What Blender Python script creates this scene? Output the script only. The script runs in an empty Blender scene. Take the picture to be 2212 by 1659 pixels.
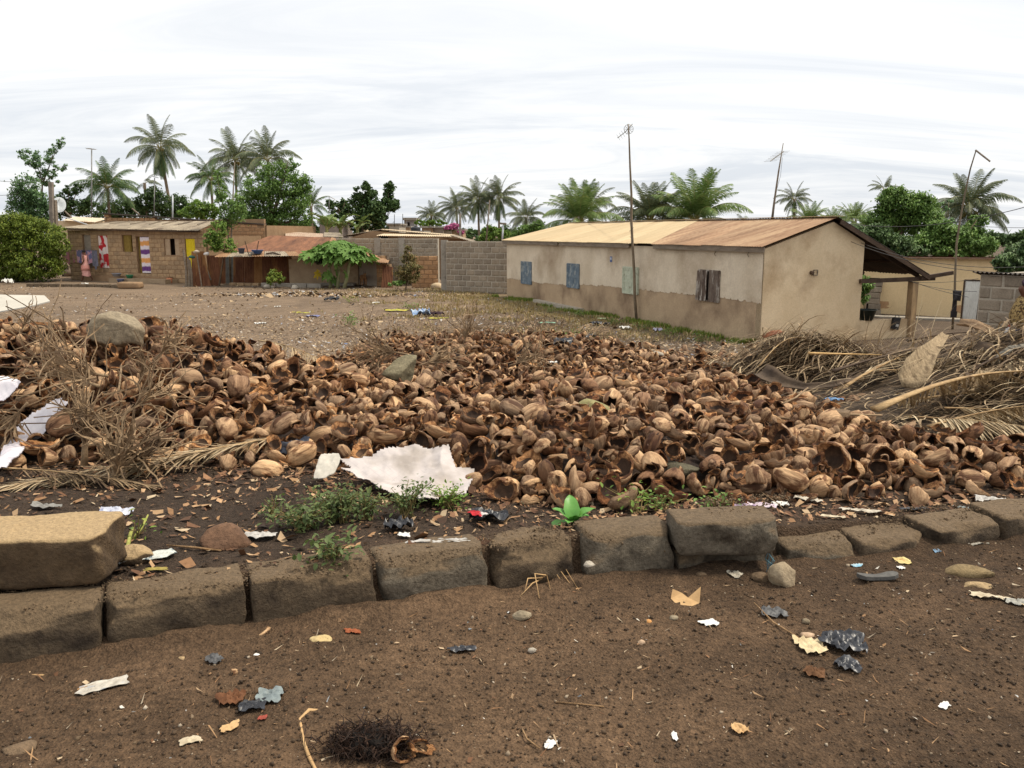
import bpy,bmesh,math,random,base64
import numpy as np
from mathutils import Vector,Matrix,Quaternion,Euler
PI=math.pi
R=math.radians
scene=bpy.context.scene
COL=scene.collection
rng=random.Random(11)
nr=np.random.RandomState(7)
# ---------------------------------------------------------------- camera
FPX=1841.0;CXP=1106.0;CYP=829.5;PITCH=R(9.97);EYE=1.6
cam_d=bpy.data.cameras.new('camera');cam=bpy.data.objects.new('camera',cam_d);COL.objects.link(cam)
cam.location=(0,0,EYE);cam.rotation_euler=(PI/2-PITCH,0,0)
cam_d.sensor_width=36;cam_d.lens=36*FPX/(2*CXP);cam_d.clip_end=4000;cam_d.clip_start=0.05
scene.camera=cam
cp,sp=math.cos(PITCH),math.sin(PITCH)
def ray(px,py):
 a=(px-CXP)/FPX;b=-(py-CYP)/FPX
 return Vector((a,cp+b*sp,-sp+b*cp))
def at(px,py,Y): # the point at distance Y seen at a given direction
 d=ray(px,py);t=Y/d.y
 return Vector((d.x*t,Y,EYE+d.z*t))
def on(px,py,z=-0.9): # where a sight line meets the level z
 d=ray(px,py);t=(z-EYE)/d.z
 return Vector((d.x*t,d.y*t,z))
def proj(p):
 x,y,z=p[0],p[1],p[2]-EYE
 dep=y*cp-z*sp;up=y*sp+z*cp
 return CXP+FPX*x/dep,CYP-FPX*up/dep,dep
# ---------------------------------------------------------------- noise (numpy)
def _hash(ix,iy,s):
 n=(ix.astype(np.int64)*374761393+iy.astype(np.int64)*668265263+s*974634777)&0xffffffff
 n=((n^(n>>13))*1274126177)&0xffffffff
 n=n^(n>>16)
 return(n&0xffff)/65535.0
def vnoise(x,y,s=0):
 x=np.asarray(x,float);y=np.asarray(y,float)
 ix=np.floor(x);iy=np.floor(y);fx=x-ix;fy=y-iy
 fx=fx*fx*(3-2*fx);fy=fy*fy*(3-2*fy)
 ix=ix.astype(np.int64);iy=iy.astype(np.int64)
 a=_hash(ix,iy,s);b=_hash(ix+1,iy,s);c=_hash(ix,iy+1,s);d=_hash(ix+1,iy+1,s)
 return(a+(b-a)*fx+(c-a)*fy+(a-b-c+d)*fx*fy)*2-1
def fbm(x,y,s=0,o=4):
 r=0;a=.5
 for k in range(o):
  r=r+a*vnoise(x*2**k+17.3*k,y*2**k-9.1*k,s+k);a*=.5
 return r
# ---------------------------------------------------------------- terrain
KX=[-3.2,-1.95,-1.52,-.97,-.49,-.08,.3,.68,1.1,1.48,1.87,2.72,3.66]
KY=[2.62,2.97,3.07,3.26,3.44,3.62,3.74,3.82,3.93,3.99,4.13,4.33,4.53]
def kerb_y(X):return np.interp(X,KX,KY)+np.where(np.asarray(X)<-3.2,.28*(np.asarray(X)+3.2),0)+np.where(np.asarray(X)>3.6,.2*(np.asarray(X)-3.6),0)
TY=[0,4,6,8,10,12,14,16,18,20,500];TZ=[.205,.165,.03,-.12,-.27,-.42,-.56,-.70,-.82,-.9,-.9]
def terrain(X,Y):
 X=np.asarray(X,float);Y=np.asarray(Y,float)
 u=Y-kerb_y(X)-.14
 back=np.interp(Y,TY,TZ)-np.clip((X-.8)/1.0,0,1)*.05*np.clip((6-Y)/1.5,0,1)
 w=np.clip(u/.05,0,1)
 return back*w
# pile height over the terrain
FOOT=[(-7,5.5),(-3.2,5.7),(-2.0,5.65),(-1.3,5.4),(-.55,5.15),(-.15,4.72),(.15,4.5),(.8,4.6),(1.6,4.68),(2.7,4.95),(4.6,5.2),(6,5.4),
(6,5.9),(3.7,5.95),(2.95,6.9),(2.85,8.8),(3.15,10.5),(3.15,12),(2.6,13.5),(2.0,15),(-1.6,15.6),(-2.9,14),(-2.9,11),(-3.3,9.9),(-7,10)]
def edge_dist(X,Y):
 X=np.asarray(X,float);Y=np.asarray(Y,float)
 d=np.full(X.shape,1e9);inside=np.zeros(X.shape,bool)
 n=len(FOOT)
 for i in range(n):
  ax,ay=FOOT[i];bx,by=FOOT[(i+1)%n]
  t=np.clip(((X-ax)*(bx-ax)+(Y-ay)*(by-ay))/((bx-ax)**2+(by-ay)**2),0,1)
  d=np.minimum(d,np.hypot(X-ax-t*(bx-ax),Y-ay-t*(by-ay)))
  c=((ay>Y)!=(by>Y))&(X<(bx-ax)*(Y-ay)/(by-ay+1e-12)+ax)
  inside^=c
 return np.where(inside,d,-d)
def sm(x,a,b):
 t=np.clip((np.asarray(x,float)-a)/(b-a),0,1);return t*t*(3-2*t)
def pile(X,Y):
 d=edge_dist(X,Y)
 e=sm(d,-.05,.55)
 h=.25+.05*fbm(X*.7,Y*.7,5,3)-.09*sm(X,.8,2.8)*(1-sm(Y,8,10))
 h=h+.62*(1-sm(X,-3.6,-1.0))*sm(Y,5.4,7.8)*(1-sm(Y,8.3,9.9))
 h=h+.30*sm(Y,10.5,13)*(1-sm(Y,13.8,15.5))*sm(X,-3.0,-1.8)*(1-sm(X,.8,2.6))
 h=h+.10*(1-sm(Y,5.5,7))*sm(X,-.3,.2)*(1-sm(X,.9,1.6))
 return np.maximum(h,.05)*e
# ---------------------------------------------------------------- coconut husk shapes
# kinds: 0 cup cut across, 1 boat cut lengthwise, 2 nearly whole with a mouth, 3 wedge, 4 shallow cap, 5 whole nut with a hacked end
def husk_geo(kind,seed,nphi=18):
 r=random.Random(seed*31+kind)
 a=.135*r.uniform(.92,1.08) # half length
 b=.096*r.uniform(.86,1.08) # half width
 cut={0:84,1:86,2:122,3:70,4:60,5:150}[kind]
 th={0:.017,1:.015,2:.018,3:.012,4:.012,5:.026}[kind]
 nt={0:7,1:7,2:9,3:6,4:5,5:10}[kind]
 ni={0:5,1:5,2:6,3:4,4:4,5:5}[kind]
 ph0=r.uniform(0,6);jag=r.uniform(10,26)
 squash=r.uniform(.82,1.0)
 o1,o2,o3=(r.uniform(0,50)for _ in range(3))
 def tc(ph):
  return R(cut+jag*(float(fbm(np.array(math.cos(ph)*1.6+o1),np.array(math.sin(ph)*1.6+o2),seed,3))*2.2))
 def outer(dx,dy,dz):
# long axis: z for kinds 0,2,4,5 ; x for kinds 1,3
  if kind in(1,3):L,u,v=dx,dy,dz
  else:L,u,v=dz,dx,dy
  an=math.atan2(v,u)
  rad=b*(1+.085*math.cos(3*an+ph0)*(1-L*L)+.010*math.sin(9*an))
  e=1/math.sqrt((L/a)**2+((1-L*L)/rad**2))
  e*=1+.055*float(vnoise(np.array(dx*2.2+o1),np.array(dy*2.2+dz*1.7+o2),seed))+.016*float(vnoise(np.array(dx*7+o3),np.array(dy*7+dz*5),seed))
  if L>.45:e*=1+.32*(L-.45)
  return e
 V=[];F=[];M=[]
 V.append((0,0,-outer(0,0,-1)))
 rings=[]
 tcs=[tc(2*PI*k/nphi)for k in range(nphi)]
 def addring(fr,kindr,frac_in=0):
  idx=[]
  for k in range(nphi):
   ph=2*PI*k/nphi;t=tcs[k]*fr
   dx=math.sin(t)*math.cos(ph);dy=math.sin(t)*math.sin(ph);dz=-math.cos(t)
   e=outer(dx,dy,dz)
   if kindr=='i':e=max(e-th*(1+.25*math.sin(5*ph+seed)),.03)*1.0
   elif kindr=='c': # round nut cavity
    e=min(e-th*1.05,.088)
   idx.append(len(V));V.append((dx*e,dy*e*squash if kind in(3,4)else dy*e,dz*e))
  return idx
 for i in range(1,nt+1):rings.append(addring(i/nt,'o'))
 for k in range(nphi):F.append((0,rings[0][k-1],rings[0][k]));M.append(0)
 for i in range(nt-1):
  A,B=rings[i],rings[i+1]
  for k in range(nphi):F.append((A[k-1],B[k-1],B[k],A[k]));M.append(0)
 rim=addring(.985,'i');A=rings[-1]
# ragged middle of the rim
 mid=[]
 for k in range(nphi):
  p=[(V[A[k]][q]+V[rim[k]][q])/2 for q in range(3)]
  n=1+r.uniform(-.06,.10);mid.append(len(V));V.append((p[0]*n,p[1]*n,p[2]*n+r.uniform(-.010,.010)))
 for P,Q in((A,mid),(mid,rim)):
  for k in range(nphi):F.append((P[k-1],Q[k-1],Q[k],P[k]));M.append(1)
 prev=rim
 for i in range(ni-1,0,-1):
  Q=addring(.97*i/ni,'c')
  mm=1 if i==ni-1 else 2
  for k in range(nphi):F.append((prev[k-1],Q[k-1],Q[k],prev[k]));M.append(mm)
  prev=Q
 c=len(V);zc=sum(V[i][2]for i in prev)/nphi;V.append((0,0,zc-.006))
 for k in range(nphi):F.append((prev[k],prev[k-1],c));M.append(2)
 V=np.array(V)
 if kind==3: # a wedge: fold narrow
  V[:,1]*=.62
 c0=V.mean(0);V-=c0
 return V,F,M
VARIANTS=[(0,1),(0,2),(0,3),(1,4),(1,5),(1,6),(1,7),(2,8),(3,9),(3,10),(3,11),(3,12),(4,13),(4,14),(5,15),(1,16)]
# husks as they came to rest: place (2 cm, 2 cm, 1 cm steps), three turn parts, shape, size; the largest in view first
PILE=[
452060122803826049,430039119246343157,231063117602086079,191093127437555079,348032116433193056,182075113043151157,311053115433093057,282071117632609047,377029119526611037,360044120527512039,382040124635212159,173109141216114077,
329057116702742077,364023117564692055,394031116394801047,354045124534668069,292086125525429047,308077126474101049,374061141444795047,241134139437292079,207103130563764047,490052112358234145,271065113015650047,268101125162951057,
351059129776211076,515056112784159074,464101127468363077,174088117473094069,249097125191664049,448038114347916037,380021118394167037,391043128529535009,164092123353713147,340050122626908007,484061119264342156,474049119485015037,
465032112336057005,441078125432176047,350103135238230147,420037124158448025,358060139406118007,401067135646688037,199097129564586057,430122125545032049,302069119604321057,289070111494874046,168103129308522037,195076113622063017,
189084115505101159,149130154817665159,411052124249143069,222135151730747039,358089137480754079,321073127854334067,226088118214638035,337094132565646047,230104127861855029,431089123352156145,346087131465127049,463055117692675026,
276116130666107147,370047126554991055,499052112683190015,472040111514401057,362068135545345049,203124143343124019,231122136634145046,152111142082438029,420053117543348047,179106128782878077,403038116626673046,144132159267919069,
470067119876438059,235074112524801157,499068119793152145,369026117579749015,182115143545145057,383062128543696007,217098128005144067,334045116114457054,326081127404603039,336083128455763049,420041113475094047,215080113726915006,
362059127485184047,413025114673173134,512093121563705049,183180175363218147,215115135495046157,243086117445813035,185132153420154059,319069114714160009,432035110615157119,332076123309448029,440042112597463005,254102127457531017,
202095118454996047,199112135355708067,397036124913041137,487043110666780034,441061115459655029,162126147697255067,424072124425230057,393058132906372155,407026113474813042,434064120405297019,190186172530725159,339043117073265014,
422093123585765157,386030114654537119,276095123464586045,249084110595761055,439071122684045054,455039111684966126,257070112457391024,411061123603092139,355027114344665109,174138150432269039,506061117916462067,203195161342031049,
307098129563917057,367032121153319087,205132145423230069,212153151734065057,216109126527047046,376062130544705019,410044114675864044,393157121866131149,218127140612014099,339064125657414007,153150160495483157,291112131424387047,
490094123768863005,390039121946543056,432055120424642065,190156162725178027,253130132515534045,172168168387535046,498077121817432074,253122126442687037,390090133565279056,142161165294009157,402061127330760087,318174116635082039,
463050112472975005,374168123502717059,302168126737443146,422163119261975159,453082124535298006,321061114412173005,173074112653945129,212191162355304069,259088113923835017,307204118327574079,164168170475169047,367094130567629157,
258215132545722049,240099120215116059,271149128546312056,419062119656220155,269083118583589032,222153150316910026,165105137614341089,341070119704720049,114187174514465159,377050127606438012,519075120544757087,460068115716053049,
458060113805413027,292165120187861147,504050109564209086,424110124495189057,511084117505000157,196087110600150016,163151160345134036,332066118175714057,496092116827342057,251154132633957037,211085113205574027,278197124362274147,
232214147603357077,250186137652977037,426036111543715087,415068124066466145,166203175245687079,137187175455908159,341175116517229147,262140125667746045,205143153837226017,158148153378521027,184153151563996045,171100121755156016,
450046112655922006,150181178107644047,182162162782740159,471048111788850005,155129142825520149,132155166791460025,238086112683622039,162180173772031049,536083118766713047,387192122082862049,280167122712270037,462120123526688127,
486076117306024067,257181130426806147,343051114594258034,297094125404901007,412109126837852075,206088117427590119,244179141205022147,296112119985348079,307174122722180149,395211115913729079,337238110357611159,242108124286107036,
369062132481421109,373054127725184086,126184174483901059,509059111346187127,468082120563611046,506071117366022017,238171144872545046,247175136356706055,530095116212076036,315135125411021035,159133154974051157,328049113524002087,
272076112403808035,313076117166123067,376094132443474067,284083115606631129,227095120726711046,348065133710852006,178122146004349057,363037118925830006,473088126446403115,228115131876625007,408068124574227006,262077111693307125,
517067116218329152,414030113345446065,257090120444058052,384239114494271049,374039121614996094,410037113465809087,522073115386992089,215187152614585007,400146115844981049,416041120555171086,377046119485501044,471062113407082034,
290086117340632065,229165143411222047,312090124434892047,438115116553546047,486056117494801115,412100123554585144,490288092623929047,191126143762851089,202078109584231119,459093123400240069,481111118352216076,333041113464305094,
197142149333605047,455182112473596036,264240119133554049,387070133721128089,258111126669163044,479072115227770025,236180147518317147,180195178776266037,281100119519753039,406212114535796059,288103128005347099,447057115586012002,
313071113662620006,446070119828552047,279140124321930009,486199103464894049,381156118494962159,124162166342479046,198154159455202065,146140159837154027,444124121454571045,184091118768639069,198121136429537146,279112121616857089,
296068112333175134,221084113784317019,413044119776172096,133163161608150079,202172159486605127,356034122062857115,300162114251144046,293186123258847017,463233103513955147,230087110603616035,140170167593888154,454125115596488037,
445042110985048012,264117128434618046,493058112715718007,373112128824752059,222187146704568077,344057118519758157,512068111403576057,189120139906532154,405162118092534049,400052123515284117,177094119394996137,150120144469229036,
234120126654703047,488106118865154145,364251109588177027,196129146434630045,206185157535139067,204160153496021069,458163113092949156,439256105525292157,408074127488922007,348040117729246047,160159165132626072,176117136832528025,
254166130738247009,429200113224455074,346193115435497159,252091112687635005,178082110376611035,315116123554531067,421206112955635047,485095117576450014,318363092083824076,243126128648722034,312131121712279027,307076114736816016,
470091122561516139,99206174531911147,196174163503304017,504065110289348025,355032116444414052,472204106602537157,311346089802444076,354408102751350147,231096111005552025,383127119614776069,488164108457309057,307068112494685156,
460076123234776026,485069117866958015,486124114412213039,209135142873472087,479216107606604057,164167159295742157,326137119553214059,411154116485884019,197165158446882157,380202116796164077,439183114565501034,206114134676742015,
319107123553094007,234101115449271017,471173106342079027,232152143455382007,346224111934260047,260096122016052032,277082115074140147,308271102460672147,223119131666364006,211091114905669034,175161157313805064,482044109666780114,
435081112735454159,315058111336812105,293080112794425137,332414100624468046,310124119492705054,247143130605559067,152105133208533067,233159141355366037,452278098563006159,323120124564430136,477088115359460076,322101127555904136,
175188171225073009,402090128585190057,300069112220850064,195099108496704069,492206099536682079,390063128696966014,385077130632325027,184114130501668006,514078113357610029,372035117719246047,393078128713189139,329170113194759017,
190175162794823155,437099121213413072,374369089594968155,389053125211042089,412146113447564035,380391097593893037,168134148524430099,220209150472681155,469073116347784069,449220104533585059,158114133251360157,312409098240843047,
272109122387290074,439055113464846117,243122121733532007,317142119276685077,355189113543881037,186118133133140002,403048118320634006,503091117363322117,259146124755850067,395098131340348069,474280097351932149,355125127387382067,
446080121428284026,364352088565294047,397072130681526067,358159119522891027,383092133464807044,145179167285019056,493139112162355147,173156154402186042,522060115455106047,447198109501879037,325209105427635159,150160160467278056,
458043111498145022,468054110555880099,276124121705366057,165148151085839127,486189101195741067,279266107046753147,430260103615507067,536093117618177127,142126146368184012,228145145445236062,204085107513405114,444050112062650057,
239127131495067094,310371091494094157,480078114764386154,280367091540255046,345076127211530099,477093124554492024,265166131434644044,438133118634146156,139152159635195044,212131137714379027,453175111534700056,140178172826282005,
336190111473693067,253189130124424159,243148131594862067,385384089442011056,394409100644886045,201150153707279145,153166165455127069,214146147475558056,261104117216322029,521088115102339037,282136125584778117,477059111345063069,
425230104363943047,149147151184172147,190149152367423065,378296095336385026,437346089204868017,166156159678625136,266153127273286046,390171118484874047,288141122112139019,399320092503761047,371165114354971006,351076129485493154,
336357091906851144,295138118345527129,216168147426759047,277177124452892046,210105119231034009,203089108224945082,297207117396724157,445397092740935157,214120127014855026,322247108627580039,266087113662738027,349356090623462065,
445337089499162075,376068139075736035,381052125606890134,423150112336709059,381190118639366115,469139115646112006,423128119728965045,479050112572054015,410369089568285055,247096108655359055,418115118764013027,240156134786281149,
403099123255732047,468370086435415157,346426102523109037,215198154545902027,288154118808129017,294146116318763007,185144146329454045,272095115565482034,259193124775378077,240093118313925015,241191144443553156,404424099634434057,
292276103533955046,211097120573612115,322346087933853155,163084113488529147,246392085774848157,224142139768750067,366226106244646074,235208139467411027,323401097584606045,277210124382708016,354053124506504065,263451097602388047,
527081115653787072,398045118573820067,435160119087544037,216139140153915077,197189159438539042,329216111924768024,155122139418417115,505057109605323132,464210108483343029,227194148033755032,493070116510053127,360406092392544027,
383408102907035046,258202127252353055,534078110703626155,151174162468120019,179137145766770107,249161130546610009,413238106695680049,174182170661377064,243086109525487117,385048125573012006,206129134433786044,458133112745787089,
405187111172826027,283399100543529055,409198111046459049,484353087544580017,438187109382508067,394050126783285005,165114135605387017,393132122345095072,316248100205886057,463126116161832009,196109127168165156,223093117642585115,
237407091654311157,126171171684321067,264377088614371097,191103125499330027,231142130691476074,296416094283612007,278149123785760019,359034115801255107,426363086614997046,401365086484721075,129164171625167104,257377093585194017,
419368089238069144,332118114614995039,393363087074850075,329107117633890062,385378085764186007,173177169587017134,395373093111944017,448365088643792025,321078115266659147,141131150733286126,417405091463011145,475149111464490157,
257098114311675157,228473079433052077,373132126459844069,354177112326856019,291392090406910026,317419099459464007,369058127966450129,289247108482365077,388045117752161012,302429103445094046,367440106360339044,375333089241774045,
235129127675406145,399278098575234059,435125117390239159,443472082835782144,378424100550872056,303469098305460047,350398093464718056,342134118493795036,475311093515488046,298374088584463056,323387089699453077,468269099494702035,
146153157402020116,421251102505006047,473189106464729067,450245106974955037,415433098624822054,417202108296453155,478207104188550024,461159110353685006,363480102266662075,477044109963452082,373397094555190155,471406083841655057,
418190108464603029,353328091400154056,371213114148142139,219218143286688077,329240104641172057,421376091672181017,269427101484697034,189181166532109119,435139122738535156,313429101385019057,336399096464136055,233146138291274025,
495193097423728159,462086119517837017,218090117195119087,465184108926662027,352210112503047076,448117116526515126,191115130309449155,433397085263514157,161102131687780134,547098121456403066,462138110292830017,166099113664523059,
451139114385207057,459116113437462142,357070127821661026,248371086204844153,168110130117332084,188108129637087012,217126130483527155,358424106014448056,272173122655609096,116168167206584025,366166117343487117,448167113534598155,
340266103271039057,329160112834941037,425048113707282026,259159125444321035,123194173187576009,289094115562408039,220094113421473086,182119136513874107,298365086547391155,179131141392134136,344351087604462137,394394092458517045,
362178114887649145,321462099695865155,305135118014449044,270456099653840156,152113129036357006,287185113173647077,338123123504627039,286382091653740041,142174161275981007,386118120866574069,241252122580543027,339347087374994037,
295154117907153065,414093117476908157,453374087135775145,204178154043764026,447149114682611139,334164111185724037,357334091465362027,400131120435383025,348064121574694126,298281103764712037,339377092884232027,442405089206367075,
275397094444204054,262411094106274015,321213107313457026,227136136563704065,342361087516636045,297248105319447029,228102117271372032,335052117613803134,386320091614973055,412221105366487049,257370087384528087,220134133137630065,
423429093974756035,458274097803017047,393455100404628047,337208111526405054,521081115464294099,364362092446592025,111171169702316049,311059112475367154,325379088207318065,272370083733086043,129142157625612155,282172116256884154,
401067124516495095,367423097965055045,338201113624303016,248134127916662019,426413088146678007,361380091664551095,196158153218954049,330178113485090066,358295095373580037,332453103475409066,455106115256216117,438218105706626005,
430375088469553137,129175162663886155,380069128746376027,268405094457713064,425297096725268137,350053115634577105,287397092406468006,240112129896250127,493277088097141146,154100123385292049,434168115045241064,404154112723139045,
170161155566934126,264175124389267047,442261096742857037,434198108336321089,278184118504497067,437357091945267025,428338088667946016,303420101504602065,407080123205036009,372042116643091112,281427100943540015,470234105228531036,
417140116192922017,443282097442805037,178142150204830099,418102120154661104,182207171614223046,228111120082350136,341415096464393055,254357083484768057,439385088595684046,422315090435602037,254406093807566036,342401089402087155,
360304092380438159,482085115318735034,488157109936447059,431392086296258025,331354084663521156,392388090497830035,368104132892633036,278253103442941067,228417078112827026,374446100487732156,452406083345603026,275366083945855005,
317467103326094027,331389093539848064,395064126555663062,383458100475170056,355399087766065033,359193110492347157,438091112588317147,416078122623626087,278092113966251007,398399094173852065,390126114573151159,367197105593349079,
223114124511965006,316447099520626046,421081124759150086,351439102605622004,305352090270740045,410282094424941047,464177109723852095,288361087394204046,309313090265206056,420446095237939036,279384089652048154,471220099484028079,
372413092604396046,480181103388270002,242167132482633026,424285098092239066,311244099353490027,244398092504519045,265386091396337155,408290092331930066,366083127164339076,371451104397914057,338148118894822015,378355083162250147,
231136129875951067,184126136630245022,239438084574401047,307098120072658044,389415097530922037,408172116825738056,334371093014851006,368406090626393065,368173115507336129,241445089481143144,370360084671874117,299082116495761144,
276408094374195045,306156111465242037,202108123436403139,402407093466378036,209194151416621039,354234107113174027,384038112624952117,315269100402667029,490086114393782032,466274091352176079,221197149743688014,476256097374902155,
415309088646892046,229182140637748027,457351085606094043,338340083046235047,379170112534235029,169176162393343009,542097113855153149,297120120445796156,268188120831557029,403206110482023095,338140120334119062,501099112364965026,
412398091585092095,501090111512021087,384419098597611037,466419078495171045,267077110323876064,212181150831735067,224130126705657096,179172162387618044,320279097419355057,280215115564018044,398166114132563039,274420097621671143,
265095111675035067,191092110695088086,294181115517033135,340457102620728156,170143148102662032,417392086447583153,118159166454794067,313181113884829027,177157154035143117,225153136348524135,125154155404581039,224174146262578159,
393439100924351027,262130119522290027,425263099315168037,267196120785075117,342443100495837157,353319085433388035,264215121400143155,185219156503680044,287230113641023015,297075114513066119,254130125735463116,326444096464942037,
486057110283766117,290353088618013026,308380094237638056,283447095283111026,403398088014951126,208467064311141145,329233102437179045,485231099464971049,125180166473110036,285459099382389006,367143118364907055,167088109424525107,
304416094530148025,417088121546993122,361083134466703022,358224104331883047,298324088745741156,367383088761925016,352362086728234076,153182163413641159,461338085902734036,293400094456713135,461144110325491067,484419070874522017,
178179162682549017,299343080745383057,445181111543414137,336181110596992026,320206107535811024,382185106440154147,186131139097755014,289088109625274086,137145157425101044,260426093462792035,313105116615804115,347458099635083066,
304112120296020047,348412092573177155,331132119926764025,325351086494007137,353036112377112104,184209165569656045,240388082783638066,415214109275489015,398447096492365075,307434099669070026,427158112379462057,225159139526486045,
326190110463802095,403414097883562024,231223142196020077,338129117633681097,291379086563802053,194139143035950157,410331087687147024,497353072487590157,431178106145676017,362029115062647062,390249106722618049,277339084093631043,
247423090249048137,422434093374646055,327125118722987136,291459099573011107,224149140555291095,326414092436404036,308088114432586066,530071111547772017,302276103669167144,370431099361738024,299411093828447051,277457097313808074,
270376090434713153,361419098352483003,328284098748656005,476366081364715043,215469069137941155,161137144444395014,218203153671772004,346406095365062135,328071113434007156,279391087704327045,325088115331166142,359257101344088155,
208145142122050129,445234102484326017,460294096572169147,455237104340563059,241118123903443054,370393088212352144,369280091827273157,199179160347222134,427060117927048035,262209120813573025,361166117894241016,334407092491356145,
274232119726985066,170193171467291044,417336086585240155,433299093522550007,378250103808656057,161192169414687069,379079135787875024,372068127192849024,387179112504571159,269218123045950119,340390092107069044,415366085926836064,
290198117454775047,325471100744484053,316401088374804065,289472093472679157,285435097569068064,461217104404853137,414450094645091055,369074126467106156,386349082592160043,433369082347729017,192124137771549106,415266102411355016,
362277099838238049,402344089936448057,364398088194186005,359360089182574136,499060110200949154,460245097721247027,409405091231533014,414423093350644013,450330089449533043,255107124644551122,449106116475254027,296463101366627043,
410049113418014107,341260101404897037,377387089094853016,378433101883655016,157157155469853026,259227121524393067,323425096834959127,493096116614806117,286077110379435117,247493084583204047,437051113433204015,405384085294036024,
278435097673589146,304410091367983125,421098119694284097,371328083896628017,255456092586884007,462303091456194077,396088124486569155,384102124732986067,255366085415438095,469144111665239086,323116114345333009,299168110714788037,
381346079606213067,247416087483679051,176138141555697115,254448091435804034,155140151473749064,185097114525398137,329369085221769035,408485089135753155,317186111332843036,239400086927150036,248107120386629095,349283091616056007,
276161123524201094,476347080184142075,217177146545097134,253148122463908074,270400092633206133,327398088452707015,426474090917350037,295422100504678115,365053126549848106,270099111396404082,292423092333674067,257420093704673135,
264202115557210077,395472099414592047,309197110354230097,162121137116237074,240479084517572026,349346083375695047,492077113151833089,435044114714213007,466120111453111129,413389089586194117,255394089062645074,333114121385210054,
378073135549227087,207113124576273124,409396087354603055,415290091662520076,469360077495601046,392410092606940015,168117130614722062,430244102734232027,191195160621718147,248456090291538144,280363079463634044,255344085343445137,
204149143092652036,326449102634775123,453203106544947134,273388086672462137,236109116825146107,215091108975552124,470263095044531159,283405092631717015,301180115725771159,267415092613436067,134136153445284035,215103119106073032,
318123121643011042,305454100325518053,353446104650538087,294101121394751069,409361083237035064,212098110526004057,367184114595273002,322439096558042024,323325084473492025,379462101457623024,357511086477558036,398185108696790159,
316352082369233045,421068116493039139,386475100365706117,473110116778846057,315384087175632045,507096111724982037,455190109438420077,207118127414190064,274257105197723126,168131139743987125,304127112616740029,359149119223240015,
250437091683435134,406418090715365034,426391091658265135,286387087488671073,494412065574695065,220119123716269122,298090114606025139,456227100434543086,484329086617188155,269363080015756025,260401091136473013,150188167413972055,
283117119615790097,199093105473897102,290209114736652017,293434098504065061,345271097194619027,487304087267625035,402471094360243015,237113118415836065,457346083884879106,205139141591043015,226123125023653024,364156114266124055,
455154107406789117,346387085363572044,225406074602017155,458081120307714032,473085114822468109,408116121212837014,475118119584643097,284234107317859009,193187158593970117,461370077235941157,221101117107164074,368044118584211115,
302394088261967035,414383086531813055,418278094652286047,342253099185153027,282222108584791027,428068115524574032,483071110664081105,463061108546989092,257243120292638007,353049116584503085,454086114291173026,263439094182777127,
254157121815362007,318481096693870055,431485081054428147,249429091415628043,288431093558285097,287426093334394053,320241096694293057,312455101474679055,296452096244207153,210519051184335077,443094115201728117,405129113536388145,
272089110426875002,168119141486023089,268438099596195055,441196110644308139,144194171497068075,410206109766120136,348201109633140069,313477099522239025,289337088377107073,431332087364706065,297398087015851135,370185119534583117,
357063124722821105,465315093568066025,466464067397307065,321190103176752145,454306090687321017,410349081273238064,317154111416789055,442356082197257147,290439094644927035,447191108426681137,338227104324293057,171127140397321065,
270447096445457035,366434096835515023,269207122793751134,448132108132751076,488349078663157055,324154115343169116,185181159004853042,305082112557529006,388492091368075077,354196111485405117,524072109357618132,221192151614857092,
266407088515707043,280229108383085139,292225108634355157,188161155062851037,301233105895966077,215158148474239095,288121122753319037,285308093792678017,354092122314904052,424425087313652023,343232104426825019,481184101695090094,
424171116360443057,362454097226714077,165133139575407032,259480097826959145,459327086424745035,368401089371178134,288414092156421063,268423094736386006,455366081503844055,319373087435255085,371319081185128075,376405091705151047,
178186160444938067,263381084741525065,489262090465401035,331395090624557096,306401091494862051,387033113255439104,328274094876021077,412411089736085053,177101114065249035,266161123463805029,465395074491316066,462151109564756097,
351337086664614025,471295091243276137,149118133706170099,288453093963450015,484092109345968126,389138119206043097,476130114524343067,324128110625545087,164161156203887024,520066108354570065,410426091674692044,357100123344704026,
374247105455285097,355096121480651102,159180160663115034,267431092355041065,269500088596609155,306174107935254159,429050112274216117,277378083215737073,383467100696987071,335214106573403047,97195170596054046,491429061212782145,
431420085426692006,368343081082637036,429185107723753007,437497072534655155,178124136067349066,371202114586679097,162260118670765059,421363080632913034,287130122057049156,197103115542408117,345419094579749025,271357080658082023,
426346083806250146,240141124596493059,471196104614951129,106278092326149155,163108128378325024,472311083306360155,338431098354706134,372291090133156139,414469089487815055,288465099015449033,472157108454002089,264420093813073124,
392420102414501125,404379087363789085,475392078425018055,380377082101947013,459384080414881066,432048109250649122,231385078046337017,429216105514907049,321086123438416026,342435097754431027,362103128295006059,482141112344093139,
249378084325979065,466450069462287015,231150133023855067,230400076525284055,206171153946653045,170136142822324106,353116114286221052,414166114373777107,131258119303021047,444347084475382043,268133117331166129,477190100208640159,
393199106185962029,121212169825559027,422461091554183035,143130138563886054,465289091576268137,269295092554597009,389404089465194155,251224125734860076,470379083102149157,186136141474643064,240238121403489007,408412091703113041,
299424095685065073,300103114579745137,479069108493407092,331198107251877155,384441097735858151,172112128664211097,452272089825540145,283256104255191154,335090122392209062,362113127645625042,283453099246529031,296149109143234137,
234407080313238133,332325082204211155,328457097385917046,270381082534462054,444101116606303035,392397090372711031,266395086454997156,417151110612741154,360243101564061107,286520084263074076,98184174503405049,314275093337879157,
260389086693714026,414299092484990119,172086108673223117,236473081704469007,453458077252681026,253142120552388014,294359083364654033,393348084428971054,240197138472508009,488314084560925025,495068108506096032,351404089420154034,
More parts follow.
